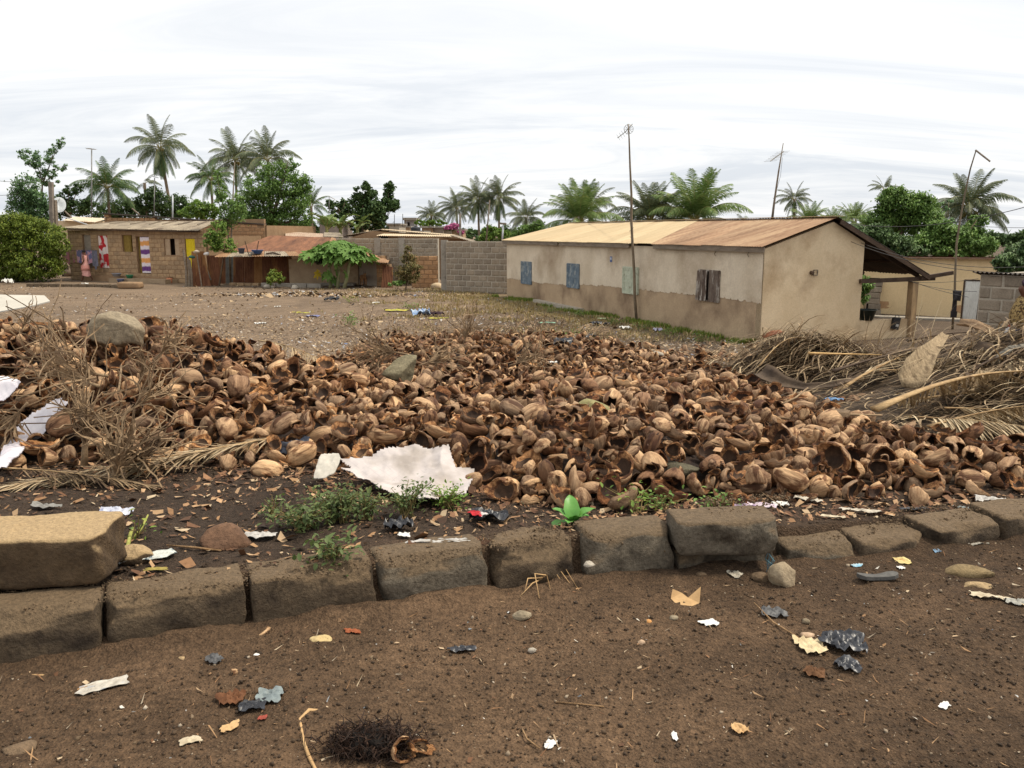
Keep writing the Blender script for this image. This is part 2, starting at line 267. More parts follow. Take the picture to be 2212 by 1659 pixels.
311120113974250159,312110114594203067,347475098301240145,389071124574031087,360212108453432042,194129138485385014,446397079584265137,444384079447126006,476382073026151026,431287098247922054,447389080390441125,423107115544694064,
333343084318531135,408122117413772026,254414091482716107,239096109496054125,346381082467007035,490175102474417042,272327088282125145,374146114665586046,263341081344813116,438375081436642046,388226109533652064,277075109513607085,
144187168424924062,437393081795978026,285162118464384086,224107121524414137,311441099506451145,433224102553974047,422420087236187021,257438092643928055,363444100420351045,497110108472409157,403389085306712084,363230099526720037,
129248131385266049,355381086740937035,284425096464688111,364121119457570059,433439082441515005,233199139605872096,332079112534401054,382370081716987021,359366087102149015,340327078383254066,310125109466158105,304086118526695096,
283421093204612014,332087115755969026,444378082835753021,363342082528952013,250115119676975145,260366080176149117,405318084705110017,384453097609458053,231426081263787071,343409089533384061,467400072366392006,410136112535123069,
333142114320735029,474136109268437154,282137114246716044,376276090567410019,460224095204912087,317234100367287016,325225106872738037,216237134366365027,391087123452622125,472099115584834067,429109117923568016,417173104482286077,
484210095704713075,362186108153039057,404233105552692072,423119111402860045,452298091622232016,438315087593474051,351302087443996053,448123112925241037,497235089284890007,439429083147729146,412128118515497135,323453093376221055,
272313084663772157,432413083562887127,259415093168260034,470416072646267055,320407091632669127,268139122626003135,465261093524286152,258260110431576039,170171157794742106,336253108277782074,220147140544689116,451063110299346097,
368375087536196065,433470078457391053,302370082243152065,386372080352682093,416379083231866141,390373081545112154,287506088585193046,232391078364105041,438363090043753117,284342080331456053,476153101519845026,316087115722165015,
313098119014860012,529092109587190135,254383084412618005,400376084397131065,174094109504726046,371364083424995083,249365082123049125,284352080410659005,293384084602871005,341450096727185075,355432099218953074,328487092343475036,
433476079653828016,407390085637775135,464446069585320094,337062114795179004,378234104573294085,143159156501887156,413363081285732087,257363078684837096,401193106135279046,280192115650349039,407492087715147017,337440095625511041,
451425081478344005,335428097743243066,261430093447271124,256219124736858066,382305090241133124,470368076487620024,324362080693621157,259335079776080026,494296083621768149,102223162477587057,442468074294241137,476462062385590145,
125205167323662057,401224102495006155,345103121616830157,148169161301467064,461405075773911075,168278093175084027,440337081912447015,470445066303267037,222453068536675045,273442094803629127,406368082642162136,167181171756576097,
361077127243576017,247386083667724005,331391084239148065,418411089526930087,354269094875564069,368310088233574044,425397086463703154,317107112522887004,354369088465092115,267468095434108055,372490093604685156,371255100365916099,
500075108709345022,432054111776213022,454052109412489097,301078112833055022,432059109385351066,524077109593641125,416048111480052092,342044111622713102,503079109634095012,487064109633116152,]
# ---------------------------------------------------------------- light
SUN_DIR=Vector((.50,.10,.86)).normalized()
w=bpy.data.worlds.new("World");scene.world=w;w.use_nodes=True
nt=w.node_tree;nt.nodes.clear()
def N(t,typ,**kw):
 n=t.nodes.new(typ)
 for k,v in kw.items():
  if k.startswith('i_'):
   key=k[2:];key=int(key)if key.isdigit()else key.replace('_',' ')
   n.inputs[key].default_value=v
  else:setattr(n,k,v)
 return n
def LK(t,a,b):t.links.new(a,b)
wo=N(nt,'ShaderNodeOutputWorld');b1=N(nt,'ShaderNodeBackground');b2=N(nt,'ShaderNodeBackground');mx=N(nt,'ShaderNodeMixShader')
sky=N(nt,'ShaderNodeTexSky',sky_type='NISHITA',sun_disc=False)
sky.sun_elevation=math.asin(SUN_DIR.z);sky.sun_rotation=math.atan2(SUN_DIR.x,SUN_DIR.y)
sky.air_density=1.0;sky.dust_density=2.0
b1.inputs['Strength'].default_value=.10
LK(nt,sky.outputs[0],b1.inputs['Color'])
tcn=N(nt,'ShaderNodeTexCoord');sx=N(nt,'ShaderNodeSeparateXYZ');LK(nt,tcn.outputs['Generated'],sx.inputs[0])
zz=N(nt,'ShaderNodeMath',operation='MAXIMUM',i_1=.0);LK(nt,sx.outputs[2],zz.inputs[0])
za=N(nt,'ShaderNodeMath',operation='ADD',i_1=.16);LK(nt,zz.outputs[0],za.inputs[0])
dx_=N(nt,'ShaderNodeMath',operation='DIVIDE');LK(nt,sx.outputs[0],dx_.inputs[0]);LK(nt,za.outputs[0],dx_.inputs[1])
dy_=N(nt,'ShaderNodeMath',operation='DIVIDE');LK(nt,sx.outputs[1],dy_.inputs[0]);LK(nt,za.outputs[0],dy_.inputs[1])
cx=N(nt,'ShaderNodeCombineXYZ');LK(nt,dx_.outputs[0],cx.inputs[0]);LK(nt,dy_.outputs[0],cx.inputs[1])
mp=N(nt,'ShaderNodeMapping');mp.inputs['Rotation'].default_value=(0,0,R(17));mp.inputs['Scale'].default_value=(.42,1.5,1);LK(nt,cx.outputs[0],mp.inputs[0])
n1=N(nt,'ShaderNodeTexNoise',i_Scale=1.1,i_Detail=9.0,i_Roughness=.62);LK(nt,mp.outputs[0],n1.inputs['Vector'])
n1.inputs['Distortion'].default_value=1.1
cr=N(nt,'ShaderNodeValToRGB');cr.color_ramp.elements[0].position=.38;cr.color_ramp.elements[0].color=(.70,.735,.79,1)
cr.color_ramp.elements[1].position=.57;cr.color_ramp.elements[1].color=(.95,.95,.95,1)
LK(nt,n1.outputs[0],cr.inputs[0])
# thinner, brighter cloud higher up
up=N(nt,'ShaderNodeMapRange',i_1=.06,i_2=.34,i_3=0.0,i_4=.9);LK(nt,sx.outputs[2],up.inputs[0])
mc=N(nt,'ShaderNodeMix',data_type='RGBA');LK(nt,up.outputs[0],mc.inputs[0]);LK(nt,cr.outputs[0],mc.inputs[6]);mc.inputs[7].default_value=(1.0,1.0,.99,1)
LK(nt,mc.outputs[2],b2.inputs['Color']);b2.inputs['Strength'].default_value=1.0
mx.inputs[0].default_value=.88
LK(nt,b1.outputs[0],mx.inputs[1]);LK(nt,b2.outputs[0],mx.inputs[2]);LK(nt,mx.outputs[0],wo.inputs[0])
sd=bpy.data.lights.new('sun','SUN');so=bpy.data.objects.new('sun',sd);COL.objects.link(so)
sd.energy=3.2;sd.angle=R(10);sd.color=(1,.91,.76)
so.rotation_euler=(-SUN_DIR).to_track_quat('-Z','Y').to_euler();so.location=(20,5,40)
scene.view_settings.view_transform='Standard';scene.view_settings.look='None';scene.view_settings.exposure=0.22;scene.view_settings.gamma=1
scene.view_settings.use_curve_mapping=False
scene.cycles.max_bounces=6;scene.cycles.diffuse_bounces=3
# ---------------------------------------------------------------- materials
def S(r,g,b):
 f=lambda c:(c/255/12.92)if c/255<=.04045 else((c/255+.055)/1.055)**2.4
 return(f(r),f(g),f(b),1)
MATS={}
def ramp(t,src,stops):
 c=N(t,'ShaderNodeValToRGB');e=c.color_ramp.elements
 e[0].position,e[0].color=stops[0];e[1].position,e[1].color=stops[-1]
 for p,col in stops[1:-1]:
  q=e.new(p);q.color=col
 LK(t,src,c.inputs[0]);return c
def mat(name,c1,c2=None,scale=3.0,rough=.85,bump=.0,bscale=40.0,fine=.35,stretch=(1,1,1),spec=.3,coord='P',c3=None,s3=1.0,t3=(.55,.68),metal=0.0,trans=0.0,tone=None,tonecol=None,dist=0.0,top=None):
 """procedural surface: two-colour mottle + optional stain colour c3 + fine grain + bump"""
 if name in MATS:return MATS[name]
 m=bpy.data.materials.new(name);m.use_nodes=True;t=m.node_tree;b=t.nodes['Principled BSDF']
 c2=c2 or c1
 if coord=='P':src=N(t,'ShaderNodeNewGeometry').outputs['Position']
 elif coord=='L':src=N(t,'ShaderNodeAttribute',attribute_name='lc').outputs['Vector']
 else:src=N(t,'ShaderNodeTexCoord').outputs['Object']
 mp=N(t,'ShaderNodeMapping');mp.inputs['Scale'].default_value=stretch;LK(t,src,mp.inputs[0])
 if coord=='O':
  oi=N(t,'ShaderNodeObjectInfo');mu=N(t,'ShaderNodeMath',operation='MULTIPLY',i_1=37.0);LK(t,oi.outputs['Random'],mu.inputs[0])
  cb=N(t,'ShaderNodeCombineXYZ');LK(t,mu.outputs[0],cb.inputs[0]);LK(t,mu.outputs[0],cb.inputs[1]);LK(t,cb.outputs[0],mp.inputs['Location'])
 na=N(t,'ShaderNodeTexNoise',i_Scale=scale,i_Detail=6.0,i_Roughness=.62,i_Distortion=dist);LK(t,mp.outputs[0],na.inputs['Vector'])
 r1=ramp(t,na.outputs[0],[(.34,c1),(.66,c2)]);col=r1.outputs[0]
 if c3:
  nb=N(t,'ShaderNodeTexNoise',i_Scale=s3,i_Detail=5.0,i_Roughness=.6);LK(t,mp.outputs[0],nb.inputs['Vector'])
  rr=ramp(t,nb.outputs[0],[(t3[0],(0,0,0,1)),(t3[1],(1,1,1,1))])
  mm=N(t,'ShaderNodeMix',data_type='RGBA');LK(t,rr.outputs[0],mm.inputs[0]);LK(t,col,mm.inputs[6]);mm.inputs[7].default_value=c3;col=mm.outputs[2]
 if top: # upward faces take a second colour, soil on the kerb
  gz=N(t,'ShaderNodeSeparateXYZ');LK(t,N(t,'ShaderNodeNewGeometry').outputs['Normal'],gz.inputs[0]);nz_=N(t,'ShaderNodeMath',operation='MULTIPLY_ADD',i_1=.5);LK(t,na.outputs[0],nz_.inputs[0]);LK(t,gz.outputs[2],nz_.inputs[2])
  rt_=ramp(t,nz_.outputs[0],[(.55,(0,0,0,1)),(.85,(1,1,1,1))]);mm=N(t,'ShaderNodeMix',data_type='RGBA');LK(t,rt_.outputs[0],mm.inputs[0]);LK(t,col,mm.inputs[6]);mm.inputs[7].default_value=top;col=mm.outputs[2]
 nf=N(t,'ShaderNodeTexNoise',i_Scale=bscale,i_Detail=5.0,i_Roughness=.7);LK(t,mp.outputs[0],nf.inputs['Vector'])
 if fine:
  rf=N(t,'ShaderNodeMapRange',i_1=.3,i_2=.7,i_3=1-fine,i_4=1+fine*.6);LK(t,nf.outputs[0],rf.inputs[0])
  vm=N(t,'ShaderNodeVectorMath',operation='SCALE');LK(t,col,vm.inputs[0]);LK(t,rf.outputs[0],vm.inputs['Scale']);col=vm.outputs[0]
 if tone:
  if tone=='obj':ts=N(t,'ShaderNodeObjectInfo');so_=N(t,'ShaderNodeSeparateXYZ');LK(t,ts.outputs['Color'],so_.inputs[0]);tsrc=so_.outputs[0]
  elif tone=='rnd':tsrc=N(t,'ShaderNodeObjectInfo').outputs['Random']
  else:tsrc=N(t,'ShaderNodeAttribute',attribute_name='tone').outputs['Fac']
  tr=ramp(t,tsrc,tonecol)
  mm=N(t,'ShaderNodeMix',data_type='RGBA',blend_type='MULTIPLY');mm.inputs[0].default_value=1.0;LK(t,col,mm.inputs[6]);LK(t,tr.outputs[0],mm.inputs[7]);col=mm.outputs[2]
 LK(t,col,b.inputs['Base Color'])
 b.inputs['Roughness'].default_value=rough;b.inputs['Specular IOR Level'].default_value=spec;b.inputs['Metallic'].default_value=metal
 if bump:
  bn=N(t,'ShaderNodeBump',i_Strength=min(1,bump),i_Distance=.012*max(1,bump));LK(t,nf.outputs[0],bn.inputs['Height']);LK(t,bn.outputs[0],b.inputs['Normal'])
 if trans:
  td=N(t,'ShaderNodeBsdfTranslucent');LK(t,col,td.inputs[0]);ms=N(t,'ShaderNodeMixShader');ms.inputs[0].default_value=trans
  out=t.nodes['Material Output'];LK(t,b.outputs[0],ms.inputs[1]);LK(t,td.outputs[0],ms.inputs[2]);LK(t,ms.outputs[0],out.inputs[0])
 MATS[name]=m;return m
def L3(r,g,b):return(r,g,b,1)
# ---------------------------------------------------------------- scene objects
def empty(name,loc,label,cat,group=None,rz=0):
 o=bpy.data.objects.new(name,None);COL.objects.link(o);o.location=loc;o.rotation_euler=(0,0,rz)
 o.empty_display_size=.1
 tag(o,label,cat,group);return o
def tag(o,label=None,cat=None,group=None,kind=None):
 if label:o['label']=label
 if cat:o['category']=cat
 if group:o['group']=group
 if kind:o['kind']=kind
 return o
def link(name,mesh,parent=None,loc=None,rot=None,scale=None,world=True):
 o=bpy.data.objects.new(name,mesh);COL.objects.link(o)
 if loc is not None:o.location=loc
 if rot is not None:o.rotation_euler=rot
 if scale is not None:o.scale=scale if hasattr(scale,'__len__')else(scale,)*3
 if parent is not None:
  o.parent=parent
  if world: # coordinates given in the world frame
   pw=Matrix.LocRotScale(parent.location,parent.rotation_euler,parent.scale)if parent.parent is None else parent.matrix_world
   o.matrix_parent_inverse=PW(parent).inverted()
 return o
def PW(o):
 m=Matrix.LocRotScale(o.location,o.rotation_euler if o.rotation_mode!='QUATERNION' else o.rotation_quaternion,o.scale)
 if o.parent is not None:m=PW(o.parent)@o.matrix_parent_inverse@m
 return m
class MB:
 def __init__(s):s.v=[];s.f=[];s.m=[]
 def add(s,V,F,m=0):
  n=len(s.v);s.v+=[tuple(p)for p in V];s.f+=[tuple(i+n for i in f)for f in F];s.m+=[m]*len(F)if isinstance(m,int)else list(m);return s
 def box(s,c,size,rz=0,rx=0,ry=0,m=0,jit=0):
  M=Euler((rx,ry,rz)).to_matrix();c=Vector(c)
  V=[c+M@Vector((sx*size[0]/2+rng.uniform(-jit,jit),sy*size[1]/2+rng.uniform(-jit,jit),sz*size[2]/2+rng.uniform(-jit,jit)))for sx in(-1,1)for sy in(-1,1)for sz in(-1,1)]
  return s.add(V,[(0,1,3,2),(4,6,7,5),(0,4,5,1),(2,3,7,6),(0,2,6,4),(1,5,7,3)],m)
 def beam(s,a,b,wd,th,m=0,upv=(0,0,1)):
  a=Vector(a);b=Vector(b);d=(b-a).normalized();u=Vector(upv);r=d.cross(u)
  if r.length<1e-4:r=d.cross(Vector((1,0,0)))
  r.normalize();u=r.cross(d)
  V=[p+r*(x*wd/2)+u*(y*th/2)for p in(a,b)for x,y in((-1,-1),(1,-1),(1,1),(-1,1))]
  return s.add(V,[(3,2,1,0),(4,5,6,7),(0,1,5,4),(1,2,6,5),(2,3,7,6),(3,0,4,7)],m)
 def tube(s,pts,rad,n=5,m=0,cap=True):
  pts=[Vector(p)for p in pts];k=len(pts)
  if not hasattr(rad,'__len__'):rad=[rad]*k
  prev=None;V=[];F=[]
  for i,p in enumerate(pts):
   d=(pts[min(i+1,k-1)]-pts[max(i-1,0)]);d=d.normalized()if d.length>1e-9 else Vector((0,0,1))
   if prev is None:
    u=d.cross(Vector((0,0,1)));
    if u.length<.05:u=d.cross(Vector((1,0,0)))
    u.normalize()
   else:
    u=prev-d*prev.dot(d);u=u.normalized()if u.length>1e-6 else prev
   prev=u;v=d.cross(u)
   for j in range(n):
    a=2*PI*j/n;V.append(p+(u*math.cos(a)+v*math.sin(a))*rad[i])
  for i in range(k-1):
   for j in range(n):
    F.append((i*n+j,i*n+(j+1)%n,(i+1)*n+(j+1)%n,(i+1)*n+j))
  if cap:F.append(tuple(range(n))[::-1]);F.append(tuple((k-1)*n+j for j in range(n)))
  return s.add(V,F,m)
 def quad(s,a,b,c,d,m=0):return s.add([a,b,c,d],[(0,1,2,3)],m)
 def lathe(s,c,prof,n=16,m=0,sx=1,sy=1):
  V=[];F=[]
  for r_,z in prof:
   for j in range(n):
    a=2*PI*j/n;V.append((c[0]+r_*math.cos(a)*sx,c[1]+r_*math.sin(a)*sy,c[2]+z))
  for i in range(len(prof)-1):
   for j in range(n):F.append((i*n+j,i*n+(j+1)%n,(i+1)*n+(j+1)%n,(i+1)*n+j))
  return s.add(V,F,m)
 def mesh(s,name,mats,smooth=False):
  me=bpy.data.meshes.new(name);me.from_pydata(s.v,[],s.f)
  for q in(mats if isinstance(mats,(list,tuple))else[mats]):me.materials.append(q)
  if any(s.m):me.polygons.foreach_set('material_index',s.m)
  if smooth:me.polygons.foreach_set('use_smooth',[True]*len(me.polygons))
  me.update();return me
 def build(s,name,mats,parent=None,smooth=False,**kw):return link(name,s.mesh(name,mats,smooth),parent,**kw)
def npmesh(name,V,F,mats,tone=None,lc=None,mi=None,smooth=False):
 V=np.asarray(V,np.float32);F=np.asarray(F,np.int32);k=F.shape[1]
 me=bpy.data.meshes.new(name);me.vertices.add(len(V));me.vertices.foreach_set('co',V.ravel())
 me.loops.add(F.size);me.loops.foreach_set('vertex_index',F.ravel())
 me.polygons.add(len(F));me.polygons.foreach_set('loop_start',np.arange(len(F),dtype=np.int32)*k)
 me.polygons.foreach_set('loop_total',np.full(len(F),k,np.int32))
 for q in(mats if isinstance(mats,(list,tuple))else[mats]):me.materials.append(q)
 if mi is not None:me.polygons.foreach_set('material_index',np.asarray(mi,np.int32))
 if smooth:me.polygons.foreach_set('use_smooth',np.ones(len(F),bool))
 me.update(calc_edges=True)
 if tone is not None:a=me.attributes.new('tone','FLOAT','POINT');a.data.foreach_set('value',np.asarray(tone,np.float32))
 if lc is not None:a=me.attributes.new('lc','FLOAT_VECTOR','POINT');a.data.foreach_set('vector',np.asarray(lc,np.float32).ravel())
 return me
def rotmats(n,r=nr):
 q=r.normal(size=(n,4));q/=np.linalg.norm(q,axis=1)[:,None];w_,x,y,z=q.T
 return np.stack([1-2*(y*y+z*z),2*(x*y-z*w_),2*(x*z+y*w_),2*(x*y+z*w_),1-2*(x*x+z*z),2*(y*z-x*w_),2*(x*z-y*w_),2*(y*z+x*w_),1-2*(x*x+y*y)],1).reshape(n,3,3)
def scatter(name,base_v,base_f,pos,Rm,sc,mats,tone,mi=None,kind='stuff',smooth=False):
 """many small pieces joined into one mesh"""
 n=len(pos);k=len(base_v);bv=np.asarray(base_v,float);sc=np.asarray(sc,float)
 if sc.ndim==1:sc=sc[:,None]
 if kind=='chips':bv=bv[None]*nr.uniform(.35,1.35,(n,k,1));kind='stuff'
 else:bv=bv[None]
 V=np.einsum('nij,nkj->nki',Rm,bv*sc[:,None,:])+np.asarray(pos)[:,None,:]
 F=(np.asarray(base_f)[None]+(np.arange(n)*k)[:,None,None]).reshape(-1,len(base_f[0]))
 m_=None if mi is None else np.repeat(mi,len(base_f))
 o=link(name,npmesh(name,V.reshape(-1,3),F,mats,tone=np.repeat(tone,k),mi=m_,smooth=smooth))
 if kind:o['kind']=kind
 return o
OCT_V=[(1,0,0),(-1,0,0),(0,1,0),(0,-1,0),(0,0,1),(0,0,-1)]
OCT_F=[(0,2,4),(2,1,4),(1,3,4),(3,0,4),(2,0,5),(1,2,5),(3,1,5),(0,3,5)]
def rough_block(name,L,W,H,seed,m,res=.03,amp=.006,rnd=.02,chip=.0):
 """weathered rectangular block centred on the origin, base at z=0"""
 nx=max(3,int(L/res));ny=max(3,int(W/res));nz=max(3,int(H/res))
 idx={};V=[];F=[]
 def vid(i,j,k):
  q=(i,j,k)
  if q not in idx:idx[q]=len(V);V.append(((i/nx-.5)*L,(j/ny-.5)*W,(k/nz)*H))
  return idx[q]
 for i in range(nx):
  for j in range(ny):
   F.append((vid(i,j,0),vid(i,j+1,0),vid(i+1,j+1,0),vid(i+1,j,0)))
   F.append((vid(i,j,nz),vid(i+1,j,nz),vid(i+1,j+1,nz),vid(i,j+1,nz)))
 for i in range(nx):
  for k in range(nz):
   F.append((vid(i,0,k),vid(i+1,0,k),vid(i+1,0,k+1),vid(i,0,k+1)))
   F.append((vid(i,ny,k),vid(i,ny,k+1),vid(i+1,ny,k+1),vid(i+1,ny,k)))
 for j in range(ny):
  for k in range(nz):
   F.append((vid(0,j,k),vid(0,j,k+1),vid(0,j+1,k+1),vid(0,j+1,k)))
   F.append((vid(nx,j,k),vid(nx,j+1,k),vid(nx,j+1,k+1),vid(nx,j,k+1)))
 V=np.array(V);hx,hy,hz=L/2,W/2,H/2
 P=V-np.array([0,0,hz]);h=np.array([hx,hy,hz])
 rl=rnd*np.clip(1.3+3.2*vnoise(V[:,0]*9+seed*3.1,V[:,1]*9+V[:,2]*7,seed),.35,4)[:,None]
 q=np.clip(P,-(h-rl),(h-rl));d=P-q;ln=np.linalg.norm(d,axis=1)[:,None]
 P=q+d/np.maximum(ln,1e-6)*np.minimum(ln,rl)
 nn=fbm(V[:,0]*14+seed,V[:,1]*14+V[:,2]*17.3,seed,4)[:,None]
 n2=fbm(V[:,0]*3+seed*2,V[:,1]*3-V[:,2]*4.3,seed+3,2)[:,None]
 dirn=P/np.maximum(np.linalg.norm(P/h,axis=1)[:,None],1e-6)
 dirn=dirn/np.maximum(np.linalg.norm(dirn,axis=1)[:,None],1e-6)
 P=P+dirn*(nn*amp*2.6+n2*amp*1.6)
 rc=random.Random(seed*5)
 for _ in range(9): # knocks along the edges that face the street
  c=np.array([rc.uniform(-hx,hx),-hy,rc.choice((hz,hz,hz,-hz*.4))])if rc.random()<.7 else np.array([rc.choice((-hx,hx)),-hy,rc.uniform(-hz,hz)])
  q_=rc.uniform(.12,.3)*H*1.2;dd=np.linalg.norm((P-c)*np.array([.6,1,1]),axis=1);P=P-dirn*(np.clip(1-dd/q_,0,1)*q_*rc.uniform(.25,.5))[:,None]
 if chip:
  c=np.array([hx*(1 if seed%2 else-1),-hy,hz*(.6 if seed%3 else-.8)]);dd=np.linalg.norm(P-c,axis=1)
  P=P-dirn*(np.clip(1-dd/chip,0,1)**.7*chip*.35)[:,None]
 P+=np.array([0,0,hz])
 return npmesh(name,P,F,m,smooth=True)
def rock_mesh(name,size,seed,m,sub=3,amp=.28,flat=.75):
 bm=bmesh.new();bmesh.ops.create_icosphere(bm,subdivisions=sub,radius=1)
 V=np.array([v.co[:]for v in bm.verts]);F=[[v.index for v in f.verts]for f in bm.faces];bm.free()
 r=np.random.RandomState(seed)
 for _ in range(9): # broken facets
  n=r.normal(size=3);n/=np.linalg.norm(n);c=r.uniform(.55,.85);d=V@n
  V=V-np.outer(np.maximum(d-c,0),n)*.95
 V*=(1+amp*.3*fbm(V[:,0]*3+seed,V[:,1]*3+V[:,2]*4,seed,4))[:,None]
 V=V*np.array(size);V[:,2]*=flat
 return npmesh(name,V,F,m,smooth=False)
# ================================================================ materials used in several places
M_tan=mat('plaster_tan',S(208,184,148),S(224,202,168),1.2,bump=.3,bscale=30,fine=.12,c3=S(178,150,116),s3=.9,t3=(.5,.7))
M_cream=mat('plaster_cream',S(220,194,150),S(226,200,156),.8,bump=.3,bscale=25,fine=.10,c3=S(196,168,126),s3=.7,t3=(.5,.75))
M_upper=mat('plaster_upper',S(200,184,160),S(220,206,184),1.0,bump=.4,bscale=22,fine=.14,c3=S(160,140,116),s3=.55,t3=(.48,.72))
M_lower=mat('plaster_lower',S(168,144,116),S(186,162,132),1.1,bump=.6,bscale=24,fine=.16,c3=S(128,106,84),s3=.8,t3=(.5,.7))
M_mud=mat('mud_block',S(160,134,104),S(182,155,122),5,bump=.8,bscale=40,fine=.3,tone='rnd',tonecol=[(0,L3(.75,.74,.74)),(1,L3(1.12,1.08,1.02))])
M_mudm=mat('mud_mortar',S(140,112,84),S(156,128,98),3,bump=.6,bscale=40,fine=.3)
M_later=mat('laterite_block',S(172,134,98),S(194,156,118),5,bump=.8,bscale=40,fine=.3,tone='rnd',tonecol=[(0,L3(.72,.7,.68)),(1,L3(1.1,1.05,1.0))])
M_block=mat('cement_block',S(140,128,112),S(158,146,130),5,bump=.9,bscale=45,fine=.3,tone='rnd',tonecol=[(0,L3(.78,.77,.76)),(1,L3(1.1,1.07,1.03))])
M_joint=mat('cement_joint',S(168,158,142),S(182,172,156),6,bump=.8,bscale=50,fine=.25)
M_conc=mat('concrete',S(142,134,122),S(160,152,140),3,bump=.7,bscale=40,fine=.25,c3=S(110,102,90),s3=2)
M_woodg=mat('weathered_wood',S(110,98,84),S(142,128,112),3,stretch=(1,1,6),bump=.8,bscale=20,fine=.3)
M_woodd=mat('dark_wood',S(62,48,38),S(86,68,54),3,bump=.8,bscale=30,fine=.35)
M_bark=mat('pole_bark',S(100,88,72),S(142,126,104),4,bump=.8,bscale=40,fine=.35,stretch=(1,1,.3))
M_rust=mat('rusty_sheet',S(150,98,66),S(182,128,88),1.6,rough=.7,fine=.2,bscale=16,c3=S(196,156,112),s3=1.1,t3=(.45,.7),stretch=(1,.35,1))
M_tansheet=mat('tan_sheet',S(188,166,130),S(200,180,144),1.2,rough=.65,fine=.08,bscale=12,c3=S(178,150,114),s3=.8,stretch=(.35,2,1),tone='rnd',tonecol=[(0,L3(.88,.87,.85)),(1,L3(1.06,1.05,1.04))])
M_redrust=mat('red_rust_sheet',S(104,70,50),S(142,98,70),2.4,rough=.8,fine=.25,bscale=14,c3=S(90,58,42),s3=1.2,stretch=(2,.5,1),tone='rnd',tonecol=[(0,L3(.8,.8,.8)),(1,L3(1.1,1.08,1.05))])
M_oldsheet=mat('old_grey_sheet',S(120,108,92),S(168,154,132),1.5,rough=.75,fine=.35,bscale=9,c3=S(92,76,60),s3=1.4,stretch=(1,.4,1))
M_darkrust=mat('dark_rust_sheet',S(104,66,48),S(140,96,68),2.2,rough=.8,fine=.3,bscale=14,stretch=(2,2,.5),c3=S(156,116,74),s3=1.2,t3=(.52,.62),tone='rnd',tonecol=[(0,L3(.75,.72,.7)),(1,L3(1.15,1.1,1.05))])
M_under=mat('dark_sheet',S(40,32,28),S(62,48,40),2,rough=.8,fine=.2,bscale=12)  # veranda underside shade put into a near-black sheet colour; hut roof shares it
M_dark=mat('dark_interior',S(38,32,28),S(48,40,34),2)  # sheets behind openings: shade of unlit rooms put into the colour
M_blue=mat('blue_grey_paint',S(92,108,122),S(120,134,144),9,fine=.35,bscale=50,c3=S(150,156,156),s3=6,t3=(.55,.62))
M_mint=mat('pale_mint_paint',S(176,182,160),S(196,200,180),8,fine=.2,bscale=40,c3=S(140,138,116),s3=7)
M_bare=mat('bare_plank',S(82,66,56),S(132,118,106),6,stretch=(1,1,.25),fine=.5,bscale=60,c3=S(168,160,150),s3=9,t3=(.52,.58))
M_whitem=mat('white_metal',S(196,200,204),S(210,214,216),4,rough=.5,fine=.1)
M_black=mat('black_plastic',S(30,30,32),S(42,42,44),5,rough=.5,spec=.4,fine=.2)
M_wire=mat('wire',S(60,58,56),rough=.6)
M_metal=mat('grey_metal',S(130,130,128),S(160,158,152),6,rough=.5,metal=.3)
